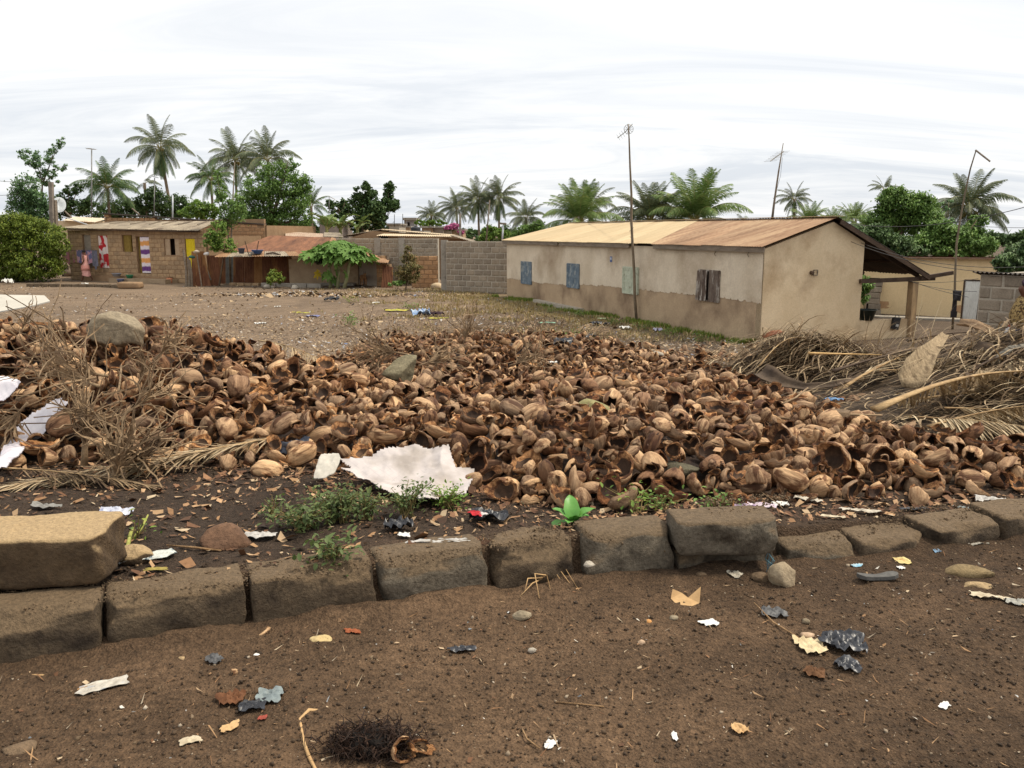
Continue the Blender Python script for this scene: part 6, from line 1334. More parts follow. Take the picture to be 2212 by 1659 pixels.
# ---------------------------------------------------------------- grass and litter on the lot
def ground_h(X,Y):return terrain(X,Y)+.030*fbm(X*.9,Y*.9,1,3)+.016*fbm(X*5,Y*5,2,4)+np.where(Y>18,.05*fbm(X*.35,Y*.35,8,3),0)
def grass(name,X,Y,h,kind,seed,w_=.02):
 r=np.random.RandomState(seed);n=len(X);Z=ground_h(X,Y);yaw=r.uniform(0,6.28,n);ln=r.normal(size=n)*.5
 b=np.array([(-.5,0,0),(.5,0,0),(.3,.35,.55),(-.1,.8,1.0)])
 V=b[None]*np.stack([np.full(n,w_),h*ln*.8,h*r.uniform(.5,1.2,n)],1)[:,None,:]
 c,s_=np.cos(yaw),np.sin(yaw);V=np.stack([V[...,0]*c[:,None]-V[...,1]*s_[:,None],V[...,0]*s_[:,None]+V[...,1]*c[:,None],V[...,2]],-1)+np.stack([X,Y,Z],1)[:,None,:]
 F=np.arange(n*4).reshape(-1,4);o=link(name,npmesh(name,V.reshape(-1,3),F,leaf_mat(kind,.2)if isinstance(kind,str)else kind,tone=np.repeat(r.uniform(0,1,n),4)));o['kind']='stuff';return o
r_=np.random.RandomState(5);n=6500;s_=LW*r_.uniform(-.05,1.05,n)**.8;s_=np.where(np.isnan(s_),.1,s_);out=np.abs(r_.normal(size=n))*.26+.04;k=vnoise(s_*1.7,out*2,4)>-.1
X=A.x+U.x*s_+NL.x*out;Y=A.y+U.y*s_+NL.y*out
grass('grass_strip',X[k],Y[k],np.full(k.sum(),.12),'hedge',6,.03)
n=26000;X=r_.uniform(-9,6,n);Y=r_.uniform(20,39,n);wallx=A.x+(Y-A.y)*(U.x/U.y);m_=(X<wallx-.3)&(vnoise(X*.8,Y*.8,9)+.35*vnoise(X*3,Y*3,10)+np.clip(1-(wallx-X)/5,-.6,.5)+.02*(Y-28)>.25)
M_straw=mat('straw',L3(1,1,1),L3(.9,.9,.9),tone='geo',tonecol=[(0,S(150,128,76)),(.5,S(160,138,96)),(.8,S(140,132,84)),(1,S(196,176,130))],fine=.1)
grass('dry_grass',X[m_],Y[m_],np.full(m_.sum(),.10),M_straw,7,.03)
FLAT_V=[(-.5,-.5,0),(.5,-.4,.05),(.45,.5,-.02),(-.4,.45,.06)]
M_lit=mat('litter',L3(1,1,1),L3(.85,.85,.85),3,tone='geo',tonecol=[(0,S(60,52,46)),(.2,S(104,84,66)),(.45,S(158,130,98)),(.8,S(196,172,138)),(.93,S(150,150,152)),(.985,S(214,212,210)),(1,S(90,110,150))],fine=.25)
def litter(name,n,fx_,smin,smax,seed,tl=0,th=1,lift=.02,asp=(.25,1),m=None):
 r=np.random.RandomState(seed);X,Y=fx_(r,n);n=len(X);Z=ground_h(X,Y)+lift
 yaw=r.uniform(0,6.28,n);a=r.normal(size=n)*.35;b=r.normal(size=n)*.35
 c,s_=np.cos(yaw),np.sin(yaw);M=np.zeros((n,3,3));M[:,0,0]=c;M[:,0,1]=-s_;M[:,1,0]=s_;M[:,1,1]=c;M[:,2,2]=1;M[:,2,0]=a;M[:,2,1]=b
 sz=smin*(smax/smin)**(r.uniform(size=n)**1.6);sc=np.stack([sz,sz*r.uniform(asp[0],asp[1],n),sz],1)
 return scatter(name,FLAT_V,LEAF_F,np.stack([X,Y,Z],1),M,sc,m or M_lit,np.clip(r.uniform(tl,th,n),0,1),kind='chips')
def lot_xy(r,n):
 Y=13.5+29*r.uniform(size=n)**1.1;X=r.uniform(-.6,.45,n)*Y;wx=A.x+(Y-A.y)*(U.x/U.y)-.25
 k=(X<np.where(Y>19,wx,6))&(fbm(X*.35,Y*.35,31,3)*1.4+r.uniform(-.35,.6,n)+np.where(X<-6,-.2,.1)>0);return X[k],Y[k]
litter('ground_litter',32000,lot_xy,.03,.14,41,asp=(.12,.7))
litter('ground_straw',36000,lambda r,n:(lambda Y:(r.uniform(-.5,.33,n)*Y,Y))(13.2+13*r.uniform(size=n)**1.2),.02,.13,43,tl=.1,asp=(.06,.35))
def dump_xy(r,n):X=r.normal(size=n)*2.6-8.2;Y=r.normal(size=n)*.55+35.5;return X,Y
litter('trash_scatter',1800,dump_xy,.06,.22,42,.0,1,lift=.03)
# ================================================================ coconut husks
HT=[(0,L3(.34,.27,.22)),(.18,L3(.66,.48,.36)),(.36,L3(.72,.68,.64)),(.55,L3(1.05,.95,.82)),(.75,L3(1.32,1.22,1.04)),(.9,L3(1.6,1.46,1.2)),(1,L3(1.9,1.75,1.45))]
def husk_mats(t):
 return[mat('husk_skin_'+t,S(140,112,88),S(196,168,138),16,rough=.8,fine=.35,bscale=60,bump=.8,stretch=(1.3,1.3,.16),coord='L',c3=S(98,70,52),s3=11,t3=(.5,.6),tone=t,tonecol=HT),
 mat('husk_fibre_'+t,S(116,78,52),S(188,146,106),26,rough=.95,fine=.4,bscale=90,bump=1.3,coord='L',c3=S(84,56,40),s3=12,t3=(.5,.6),tone=t,tonecol=HT),
 mat('nut_shell_'+t,S(44,33,26),S(84,64,50),14,rough=.75,fine=.35,bscale=70,bump=.5,coord='L',c3=S(58,44,36),s3=9,t3=(.5,.62),tone=t,tonecol=HT)]
HM_o=husk_mats('obj');HM_g=husk_mats('geo')
VG=[husk_geo(k,s_,18)for k,s_ in VARIANTS]
def husk_lc(kind,V):return V if kind in(0,2,4,5)else V[:,[1,2,0]]
def sub_mesh(name,V,F,M,want,mats,lc):
 fs=[f for f,m_ in zip(F,M)if m_ in want];ms=[m_ for m_ in M if m_ in want];used=sorted({i for f in fs for i in f});ix={v:i for i,v in enumerate(used)}
 me=bpy.data.meshes.new(name);me.from_pydata([tuple(V[i])for i in used],[],[tuple(ix[i]for i in f)for f in fs])
 mm=sorted(set(want))
 for q in mm:me.materials.append(mats[q])
 me.polygons.foreach_set('material_index',[mm.index(m_)for m_ in ms]);me.polygons.foreach_set('use_smooth',[m_!=1 for m_ in ms]);me.update()
 a=me.attributes.new('lc','FLOAT_VECTOR','POINT');a.data.foreach_set('vector',np.array(lc[used],np.float32).ravel());return me
VM=[]
for(k,s_),(V,F,M)in zip(VARIANTS,VG):
 lc=husk_lc(k,V)+s_*.31
 VM.append((sub_mesh('coconut_husk',V,F,M,(0,1),HM_o,lc),sub_mesh('shell_lining',V,F,M,(2,),HM_o,lc)))
def unpack(n):
 s_='%018d'%n;x=int(s_[0:3])/50-7;y=int(s_[3:6])/50+4;z=int(s_[6:9])/100-1
 q=[int(s_[9+2*i:11+2*i])/49-1 for i in range(3)];w_=math.sqrt(max(0,1-sum(a*a for a in q)))
 Q=Quaternion((w_,*q));Q.normalize();return Vector((x,y,z)),Q,int(s_[15:17]),int(s_[17])*.06+.5
# things one can find in the picture, to say which one is meant
LAND=[('white sack',860,1015),('big boulder',255,720),('grey rock',868,803),('bright green seedling',1235,1105),('flower stalks',215,960),('raised kerb block',1570,1090),('torn white plastic',80,920),
('dark frond sheath',1750,830),('pale leaf sheath',1985,790),('green stone',1290,885),('dark lump',1475,1015),('printed pink polybag',1650,1085),('black polybag',625,975),('thin stick',1560,875),('straw coloured fronds',2120,900),('twig bundle',840,770),('low weeds',860,1090),('blue scrap',1800,870),('single yellow husk',525,997),('right edge',2212,990),('twisted paper',1860,1105)]
DIRS=['right of','below right of','below','below left of','left of','above left of','above','above right of']
def whereis(px,py,skip=''):
 d,nme,x,y=min((math.hypot(px-x,(py-y)*1.4),nme,x,y)for nme,x,y in LAND if nme!=skip)
 a=math.atan2(py-y,px-x);k=int(round(a/(PI/4)))%8
 far='just ' if d<75 else('' if d<190 else 'well ')
 return far+DIRS[k]+' '+nme,d
KN={0:'husk cup',1:'long half husk',2:'gaping husk',3:'husk wedge',4:'shallow husk',5:'hacked coconut'}
TN=[(.22,'dark brown'),(.5,'brown'),(.78,'light brown'),(1.1,'pale straw')]
hr=random.Random(77);NIND=300;recs=[]
for i,n in enumerate(PILE[:NIND]):
 p,Q,v,s_=unpack(n);tone=hr.betavariate(1.5,1.5);kind=VARIANTS[v][0];up=Q@Vector((0,0,1));view=(Vector((0,0,EYE))-p).normalized()
 o=bpy.data.objects.new('coconut_husk',VM[v][0]);COL.objects.link(o);o.location=p;o.rotation_mode='QUATERNION';o.rotation_quaternion=Q;o.scale=(s_*.84,)*3;o.color=(tone,tone,tone,1)
 c=bpy.data.objects.new('shell_lining',VM[v][1]);COL.objects.link(c);c.parent=o;c.color=o.color
 dv=up.dot(view)
 op='hollow forward' if dv>.6 else('back showing' if dv<-.35 else('hollow upward' if up.z>.7 else('hollow left' if up.x<-.4 else('hollow right' if up.x>.4 else 'seen edge on'))))
 px,py,_=proj(p);wh,d=whereis(px,py);tn=next(t for lim,t in TN if tone<lim)
 recs.append([o,f'{tn} {KN[kind]}, {op}, {wh}',px,py,d])
from collections import defaultdict
g_=defaultdict(list)
for r in recs:g_[r[1]].append(r)
for lab,rs in g_.items():
 rs.sort(key=lambda r:r[4])
 for k,r in enumerate(rs):
  l=lab if len(rs)==1 else lab+(', nearest',', second nearest',', third nearest',', fourth nearest',', fifth nearest',', sixth nearest',', seventh nearest',', eighth nearest',', ninth nearest',', tenth nearest')[min(k,9)]
  tag(r[0],l,'coconut husk','coconut husks in the heap')
def pile_h(X,Y):
 X=np.asarray(X,float);Y=np.asarray(Y,float);return terrain(X,Y)+pile(X,Y)*1.0
# the rest of the heap
def husk_mass():
 Vs=[];Fq=[];Ft=[];mq=[];mt=[];lcs=[];tn=[];off=0
 geo=[]
 for(k,s_)in VARIANTS:
  V,F,M=husk_geo(k,s_,12);geo.append((V,[f for f in F if len(f)==4],[m_ for f,m_ in zip(F,M)if len(f)==4],[f for f in F if len(f)==3],[m_ for f,m_ in zip(F,M)if len(f)==3],husk_lc(k,V)+s_*.31))
 def put(p,Q,v,s_,tone):
  nonlocal off
  V,q,qm,t,tm,lc=geo[v];Mx=np.array(Q.to_matrix());Vs.append(V*s_@Mx.T+np.array(p));Fq.append(np.array(q)+off);Ft.append(np.array(t)+off);mq.extend(qm);mt.extend(tm);lcs.append(lc+tone*3);tn.append(np.full(len(V),tone));off+=len(V)
 for n in PILE[NIND:]:
  p,Q,v,s_=unpack(n);put(p,Q,v,s_*.85,hr.betavariate(1.5,1.5))
# strays: flattened ring of loose husks around the back and towards the house
 for k in range(2600): # broken pieces lying on and between the big ones
  Y=4.6+11*hr.random()**1.35;X=hr.uniform(-6.2,4.2)
  if edge_dist(np.array(X),np.array(Y))<.05:continue
  q=Quaternion((hr.gauss(0,1),hr.gauss(0,1),hr.gauss(0,1),hr.gauss(0,1)));q.normalize();put(Vector((X,Y,float(pile_h(X,Y))+hr.uniform(-.05,.045))),q,hr.choice((8,9,10,11,12,13,0,4)),hr.uniform(.35,.62),hr.betavariate(1.5,1.5))
 for k in range(330):
  if k<90:X=hr.uniform(2.0,6.6);Y=hr.uniform(15.2,18.6)
  elif k<230:X=hr.gauss(.5,2.6);Y=hr.uniform(14.8,17)
  else:X=hr.uniform(3.0,6.0);Y=hr.uniform(8.3,15)
  if k<90 and hr.random()<.3:continue
  q=Quaternion((hr.gauss(0,1),hr.gauss(0,1),hr.gauss(0,1),hr.gauss(0,1)));q.normalize()
  s_=hr.uniform(.5,.95);put(Vector((X,Y,float(ground_h(np.array(X),np.array(Y)))+.04)),q,hr.choice((1,3,4,5,10,11,12,13,14)),s_,hr.betavariate(2,2))
 V=np.concatenate(Vs);Fq_=np.concatenate(Fq);Ft_=np.concatenate(Ft)
 me=bpy.data.meshes.new('coconut_husk_mass');me.vertices.add(len(V));me.vertices.foreach_set('co',V.astype(np.float32).ravel())
 lv=np.concatenate([Fq_.ravel(),Ft_.ravel()]).astype(np.int32);me.loops.add(len(lv));me.loops.foreach_set('vertex_index',lv)
 nface=len(Fq_)+len(Ft_);me.polygons.add(nface);ls=np.concatenate([np.arange(len(Fq_))*4,len(Fq_)*4+np.arange(len(Ft_))*3]).astype(np.int32);me.polygons.foreach_set('loop_start',ls)
 me.polygons.foreach_set('loop_total',np.concatenate([np.full(len(Fq_),4),np.full(len(Ft_),3)]).astype(np.int32))
 for q in HM_g:me.materials.append(q)
 mi=np.array(mq+mt,np.int32);me.polygons.foreach_set('material_index',mi);me.polygons.foreach_set('use_smooth',mi!=1);me.update(calc_edges=True)
 a=me.attributes.new('tone','FLOAT','POINT');a.data.foreach_set('value',np.concatenate(tn).astype(np.float32));a=me.attributes.new('lc','FLOAT_VECTOR','POINT');a.data.foreach_set('vector',np.concatenate(lcs).astype(np.float32).ravel())
 o=link('coconut_husk_mass',me);o['kind']='stuff';tag(o,'remaining broken coconut husks filling the heap')
husk_mass()
# dark crumbled bed under the husks, colour darkened further to deepen the shaded gaps
def bed():
 gx=np.arange(-7.6,6.6,.09);gy=np.arange(4.2,16.4,.09);X,Y=np.meshgrid(gx,gy);d=edge_dist(X,Y)
 Z=terrain(X,Y)+np.maximum(pile(X,Y)-.19,0)+.035*fbm(X*6,Y*6,3,3)-.03*(1-sm(d,-.1,.3))-.1*(1-sm(d,-.5,-.1))
 nx,ny=len(gx),len(gy);i,j=np.meshgrid(np.arange(nx-1),np.arange(ny-1));a=(j*nx+i).ravel();F=np.stack([a,a+1,a+nx+1,a+nx],1)
 keep=(d.ravel()[F]>-.5).any(1);o=link('husk_compost',npmesh('husk_compost',np.stack([X.ravel(),Y.ravel(),Z.ravel()],1),F[keep],mat('husk_compost',S(32,24,19),S(62,44,32),9,bump=1.5,bscale=40,fine=.5),smooth=True));o['kind']='stuff'
bed()
def pile_at(px,py,lift=0.0):
 """where a sight line meets the top of the heap"""
 d=ray(px,py);lo=2.0;y=2.5
 while y<30:
  t=y/d.y;p=(d.x*t,y,EYE+d.z*t)
  if p[2]<float(pile_h(p[0],y))+lift:break
  y+=.03
 return Vector(p)
# fibres, chips and shreds between and in front of the husks
def xy_pile(r,n):
 X=r.uniform(-6.4,5.6,n);Y=r.uniform(4.3,16.5,n);k=edge_dist(X,Y)>-.3;return X[k],Y[k]
ghold=ground_h
M_chip=mat('husk_chips',L3(1,1,1),L3(.8,.8,.8),3,tone='geo',tonecol=[(0,S(54,40,32)),(.4,S(104,74,54)),(.75,S(156,116,84)),(1,S(196,160,122))],fine=.3)
def chips(name,n,fx_,s0,s1,seed,hfun,m=M_chip,lift=.02):
 global ground_h
 ground_h=hfun;o=litter(name,n,fx_,s0,s1,seed,0,1,lift,(.15,.8),m);ground_h=ghold;return o
chips('husk_shreds',9000,xy_pile,.02,.10,51,lambda X,Y:pile_h(X,Y)-.06)
def xy_front(r,n):
 X=r.uniform(-4.2,4.2,n);u=np.abs(r.normal(size=n))*.45;Y=np.interp(X,[-4.2,-2,-.55,-.1,.2,2.7,4.2],[5.6,5.55,5.1,4.65,4.45,4.7,4.95])-u+.15;k=Y>kerb_y(X)+.25;return X[k],Y[k]
chips('husk_chips',5200,xy_front,.012,.065,52,ground_h,lift=.012)
# ================================================================ kerb of rough concrete blocks
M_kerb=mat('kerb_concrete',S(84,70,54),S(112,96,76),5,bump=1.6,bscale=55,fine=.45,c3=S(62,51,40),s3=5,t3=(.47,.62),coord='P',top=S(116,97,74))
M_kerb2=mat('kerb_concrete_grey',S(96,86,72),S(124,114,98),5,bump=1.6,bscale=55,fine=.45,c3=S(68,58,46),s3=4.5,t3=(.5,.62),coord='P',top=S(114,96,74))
kj=[(-95,1458),(227,1412),(541,1358),(820,1312),(1062,1272),(1264,1250),(1462,1233),(1684,1213),(1855,1207),(2016,1193),(2162,1168),(2330,1140),(2480,1117),(2640,1094)]
ktop=[.205,.20,.20,.195,.19,.205,.09,.08,.085,.12,.13,.13,.12]
klab=['kerb block at the left edge under the big loose block','longest kerb block, second from the left','dark topped kerb block below the low weeds','kerb block with crumbled lower edge left of the jagged one','jagged broken kerb block with rounded crumbling face','tall grey kerb block just left of the raised block','low buried block carrying the raised kerb block','low muddy kerb block right of the raised block','low worn kerb block, second right of the raised one','sloping kerb block near the right edge','last kerb block cut by the right edge','kerb block just outside the right edge','farthest kerb block to the right']
G0=[on(x,y,0)for x,y in kj]
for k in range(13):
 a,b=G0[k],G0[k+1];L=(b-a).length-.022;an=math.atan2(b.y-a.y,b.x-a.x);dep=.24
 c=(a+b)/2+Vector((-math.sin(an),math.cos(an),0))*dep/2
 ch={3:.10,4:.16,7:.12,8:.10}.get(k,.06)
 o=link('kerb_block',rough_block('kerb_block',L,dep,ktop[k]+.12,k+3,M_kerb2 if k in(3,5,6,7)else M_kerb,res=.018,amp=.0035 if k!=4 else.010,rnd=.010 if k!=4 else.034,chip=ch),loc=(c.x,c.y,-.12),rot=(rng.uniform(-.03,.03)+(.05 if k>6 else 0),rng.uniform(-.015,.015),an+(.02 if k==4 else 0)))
 tag(o,klab[k],'kerb block','kerb blocks along the street')
a=on(1462,1200,.105);b=on(1684,1193,.105);c=(a+b)/2;an=math.atan2(b.y-a.y,b.x-a.x)
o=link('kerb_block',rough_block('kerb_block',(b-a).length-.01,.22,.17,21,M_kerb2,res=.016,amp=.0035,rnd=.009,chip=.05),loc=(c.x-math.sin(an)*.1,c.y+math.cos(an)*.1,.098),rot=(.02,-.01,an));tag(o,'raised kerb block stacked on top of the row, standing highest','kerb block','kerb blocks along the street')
M_big=mat('pale_broken_concrete',S(78,62,44),S(108,88,64),4,bump=1.2,bscale=50,fine=.35,c3=S(78,62,44),s3=4,t3=(.5,.62),top=S(176,150,112))  # paler on upward faces, darker on the sides
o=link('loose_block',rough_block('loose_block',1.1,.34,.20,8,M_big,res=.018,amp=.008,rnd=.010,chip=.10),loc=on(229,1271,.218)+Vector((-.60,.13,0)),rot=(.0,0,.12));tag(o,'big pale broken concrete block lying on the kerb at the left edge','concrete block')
link('broken_corner',rock_mesh('broken_corner',(.07,.06,.075),4,mat('fresh_break',S(196,176,138),S(216,198,162),9,bump=1,fine=.25),3),o,loc=on(240,1150,.33),rot=(.3,.5,0))
# ================================================================ stones
M_rock=mat('grey_rock',S(130,116,94),S(162,148,124),5,bump=1.2,bscale=35,fine=.35,c3=S(96,84,66),s3=5)
M_dirtrock=mat('dirty_rock',S(98,80,60),S(130,108,84),7,bump=1.2,bscale=45,fine=.35)
M_moss=mat('mossy_rock',S(84,78,62),S(106,100,80),9,bump=1.6,bscale=55,fine=.4)
def stone(px,py,z,size,label,m=M_dirtrock,seed=None,rz=0,sub=3,flat=.75,lift=.45,name='stone',cat='stone'):
 p=on(px,py,z)if z is not None else pile_at(px,py)
 o=link(name,rock_mesh(name,size,seed or int(px),m,sub,flat=flat),loc=p+Vector((0,0,size[2]*flat*lift)),rot=(0,0,rz));tag(o,label,cat);return o
p=at(255,722,7.2);o=link('boulder',rock_mesh('boulder',(.245,.2,.25),5,M_rock,4,flat=.78),loc=p,rot=(.1,.28,.3));tag(o,'big grey brown boulder on the left crest of the husk heap','boulder')
p=at(866,800,8.3);o=link('rock',rock_mesh('rock',(.24,.18,.17),11,mat('grey_green_rock',S(112,104,80),S(140,130,104),6,bump=1.2,fine=.35),4,flat=.85),loc=p,rot=(.2,-.25,.2));tag(o,'wedge shaped grey green rock in the middle of the heap','rock')
p=at(1285,883,6.75);o=link('stone',rock_mesh('stone',(.20,.08,.09),6,mat('olive_stone',S(122,116,74),S(150,142,98),6,bump=1,fine=.3),3),loc=p,rot=(0,.28,-.2));tag(o,'flat olive green stone lying among the husks in the middle','stone')
p=at(1474,1014,4.95);o=link('stone',rock_mesh('stone',(.14,.09,.07),13,M_moss,3,amp=.5),loc=p,rot=(0,.1,.2));tag(o,'dark crumbly earth covered lump low on the heap above the kerb','lump')
p=at(1812,905-8,6.3);o=link('stone',rock_mesh('stone',(.12,.08,.07),17,M_dirtrock,3),loc=p);tag(o,'small brown stone among husks right of centre','stone')
stone(1416,760+10,-.52,(.15,.1,.1),'squared off pale block piece on the dirt before the long wall',M_joint,31,sub=2)
stone(493,1180,.16,(.13,.10,.10),'dark reddish brown stone behind the kerb left of the weeds',mat('red_brown_rock',S(98,72,54),S(122,92,70),7,bump=1.2,fine=.35),4,rz=.3)
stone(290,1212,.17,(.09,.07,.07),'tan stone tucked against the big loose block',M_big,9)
stone(1692,1262,0,(.078,.06,.078),'pointed pale stone on the street below the raised block',mat('pale_stone',S(152,134,108),S(178,160,132),6,bump=1,fine=.3),12,flat=1.05)
stone(1642,1255,0,(.045,.035,.04),'small brown stone just left of the pointed stone',seed=14)
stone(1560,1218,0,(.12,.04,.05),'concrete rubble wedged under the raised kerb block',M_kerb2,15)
stone(1515,1245,0,(.03,.025,.02),'small brown pebble under the raised block',seed=16,sub=2)
stone(1127,1335,0,(.045,.04,.04),'round brown stone on the street left of centre below the broken block',M_rock,18)
stone(692,1388,0,(.048,.035,.03),'flat yellowish stone on the street below the kerb',mat('yellow_stone',S(186,162,112),S(206,184,136),7,bump=.8,fine=.3),19)
stone(395,1432,0,(.035,.025,.022),'small tan pebble below the longest kerb block',M_big,20,sub=2)
stone(1745,1376,0,(.032,.025,.02),'pinkish pebble right of the white scrap',mat('pink_stone',S(176,148,120),S(196,168,140),8),21,sub=2)
stone(45,1622,0,(.055,.04,.025),'flat brown pebble in the bottom left corner',seed=22)
stone(1150,1408,0,(.02,.015,.015),'tiny pale pebble on the street in the centre',M_joint,23,sub=2)
stone(2095,1245,0,(.13,.065,.05),'large mud caked rag or stone near the right edge below the kerb',mat('mud_cake',S(124,104,72),S(152,132,96),9,bump=1.5,fine=.4),24,rz=-.3)
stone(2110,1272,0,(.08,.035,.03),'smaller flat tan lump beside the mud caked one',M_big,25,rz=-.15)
stone(1272,1222,.1,(.03,.03,.02),'pale pebble fallen beside the jagged kerb block',M_joint,26,sub=2)
stone(905,1200,.12,(.02,.014,.012),'white pebble on the kerb top',M_joint,27,sub=2)
stone(1400,1345,0,(.016,.014,.013),'tiny round orange pebble on the street',mat('orange_stone',S(176,124,70),S(196,144,88),8),28,sub=2)
stone(1455,1338,0,(.022,.018,.018),'round greyish pebble below the brown carton scrap',M_rock,29,sub=2)
stone(1385,1392,0,(.018,.016,.018),'small upright pinkish pebble on the street',mat('pink_stone',S(176,148,120)),30,sub=2)
stone(1740,1345,0,(.02,.018,.016),'small grey pebble above the torn pale paper',M_rock,33,sub=2)
# loose grit on the street: far too many to count
def xy_street(r,n):
 Y=1.75+2.6*r.uniform(size=n)**.9;X=r.uniform(-.72,.72,n)*Y*1.05;k=Y<kerb_y(X)-.02;return X[k],Y[k]
def street_h(X,Y):return terrain(X,Y)+.030*fbm(X*.9,Y*.9,1,3)+.016*fbm(X*5,Y*5,2,4)+.011*np.clip(1.3-np.abs(Y-3.3)*.12,.3,1)*np.abs(fbm(X*17,Y*17,3,4))+.006*fbm(X*45,Y*45,4,2)
def grit(name,n,fx_,s0,s1,seed,m,h,t=(0,1)):
 r=np.random.RandomState(seed);X,Y=fx_(r,n);n=len(X);sz=s0*(s1/s0)**(r.uniform(size=n)**3)
 sc=sz[:,None]*r.uniform(.55,1.1,(n,3))*np.array([1,1,.7]);return scatter(name,OCT_V,OCT_F,np.stack([X,Y,h(X,Y)+sz*.2],1),rotmats(n,r),sc,m,r.uniform(*t,n))
M_grit=mat('grit',L3(1,1,1),L3(.85,.85,.85),6,tone='geo',tonecol=[(0,S(56,45,35)),(.45,S(72,57,42)),(.8,S(92,74,56)),(.96,S(128,108,84)),(1,S(186,172,152))],fine=.35,bscale=80)
grit('street_grit',30000,xy_street,.002,.013,61,M_grit,street_h)
def xy_verge(r,n):
 X=r.uniform(-4,4.2,n);Y=kerb_y(X)+.2+r.uniform(0,2.2,n)**1.1;k=edge_dist(X,Y)<.1;return X[k],Y[k]
grit('verge_grit',9000,xy_verge,.003,.02,62,M_grit,ground_h,(0,.8))
def kt(X):return np.interp(X,[g.x for g in G0[:-1]],ktop)
def xy_ktop(r,n):X=r.uniform(-2.6,3.2,n);return X,kerb_y(X)+.03+.26*r.uniform(size=n)**.7
grit('kerb_soil',9000,xy_ktop,.002,.012,68,mat('soil_crumbs',S(84,68,50),S(124,104,80),9,fine=.35),lambda X,Y:np.where((X>.955)&(X<1.42),.27,kt(X)-.004))
M_bits=mat('trash_bits',L3(1,1,1),L3(.9,.9,.9),6,tone='geo',tonecol=[(0,S(56,44,36)),(.3,S(120,84,58)),(.55,S(170,134,96)),(.75,S(190,170,140)),(.86,S(90,100,108)),(.93,S(206,204,198)),(1,S(214,206,190))],fine=.2)
def bits_street(r,n):return xy_street(r,n)
ground_h_=ground_h;ground_h=street_h
o=litter('street_bits',800,xy_street,.006,.026,63,0,1,.006,(.2,.9),M_bits)
o=litter('street_straws',700,xy_street,.02,.07,64,.3,.8,.007,(.04,.09),M_bits)
ground_h=ground_h_
litter('verge_leaf_litter',5600,xy_verge,.012,.07,65,0,.75,.012,(.2,.9),M_bits)
# ================================================================ crumpled sheets: bags, papers, cloth
def crumple(name,c,sx,sy,m,label,cat,seed,rz=0,bump=.25,hfun=street_h,ragged=.3,n=16,lift=.006,tilt=(0,0),fold=3.0,group=None,outline=None):
 """a thin sheet with ragged outline resting on the surface below it"""
 if hfun is street_h:sy*=1.45;sx*=.9
 ragged=min(ragged,.3)
 r=random.Random(seed);V=[];F=[];nn=n;cs,sn=math.cos(rz),math.sin(rz)
 rings=max(4,n//2);k=34
 def P(u,v):
  x=u*sx;y=v*sy;X=c[0]+x*cs-y*sn;Y=c[1]+x*sn+y*cs
  hgt=bump*min(sx,sy)*(max(0,.34-abs(float(fbm(np.array(u*fold*.8+seed),np.array(v*fold*.8),seed,2))))*1.9+.35*abs(float(vnoise(np.array(u*fold*2.2),np.array(v*fold*2.2+seed),seed+5))))
  return Vector((X,Y,float(hfun(np.array(X),np.array(Y)))+lift+hgt+u*tilt[0]+v*tilt[1]))
 V.append(P(0,0))
 for i in range(1,rings+1):
  for j in range(k):
   a=2*PI*j/k
   if outline:rad=outline(a)
   else:rad=1/max(abs(math.cos(a)),abs(math.sin(a)))**.7*(1+ragged*float(fbm(np.array(math.cos(a)*1.8+seed*3),np.array(math.sin(a)*1.8),seed+2,4))*1.6)
   V.append(P(math.cos(a)*rad*i/rings,math.sin(a)*rad*i/rings))
 F=[(0,1+j,1+(j+1)%k)for j in range(k)]
 for i in range(rings-1):
  for j in range(k):a=1+i*k+j;b=1+i*k+(j+1)%k;F.append((a,a+k,b+k,b))
 q=len(V);V+=[v-Vector((0,0,.0015))for v in V];F+=[tuple(x+q for x in f[::-1])for f in F]
 o=MB().add(V,F).build(name,m,None,smooth=True);tag(o,label,cat,group);return o
M_paper=mat('white_paper',S(206,204,198),S(226,224,218),14,rough=.8,fine=.15,bscale=50)
M_dirtyp=mat('dirty_paper',S(176,160,132),S(204,192,168),12,rough=.85,fine=.3,bscale=40)
M_blackbag=mat('black_polybag',S(36,37,42),S(58,60,66),14,rough=.38,spec=.5,fine=.3,bscale=40)
M_card=mat('cardboard',S(178,142,98),S(198,164,118),6,fine=.15)
M_greybag=mat('grey_blue_polybag',S(112,122,124),S(142,152,150),9,rough=.5,fine=.2)
M_cream_p=mat('cream_cloth',S(196,176,138),S(216,200,164),9,fine=.25)
P0=lambda px,py,z=0:on(px,py,z)
crumple('paper_scrap',P0(222,1492),.085,.028,mat('printed_pale',S(178,170,156),S(200,194,182),30,c3=S(140,146,156),s3=16),'long pale printed wrapper strip on the street at lower left','wrapper',1,rz=.35,bump=.15)
crumple('polybag_scrap',P0(582,1518),.045,.03,M_greybag,'light blue grey plastic scrap on the street at lower left','plastic scrap',2,rz=.2,bump=.4)
crumple('polybag_scrap',P0(545,1538),.05,.024,M_blackbag,'dark torn film beside the light blue scrap','plastic scrap',3,rz=.3,bump=.5,ragged=.8)
crumple('dry_leaf',P0(500,1522),.055,.028,mat('rust_leaf',S(88,56,36),S(112,74,48),12,fine=.3),'reddish brown fibrous leaf clump left of the dark film','leaf',4,rz=.1,bump=.6,ragged=.6)
crumple('red_scrap',P0(568,1562),.014,.01,mat('red_scrap',S(150,72,58)),'tiny red scrap under the dark film','plastic scrap',5,bump=.3)
crumple('carton_scrap',P0(498,1582),.032,.016,M_card,'small tan triangular carton piece at lower left','carton scrap',6,rz=.5)
crumple('carton_scrap',P0(412,1614),.036,.012,M_dirtyp,'thin curled tan shred at lower left','shred',7,rz=.4)
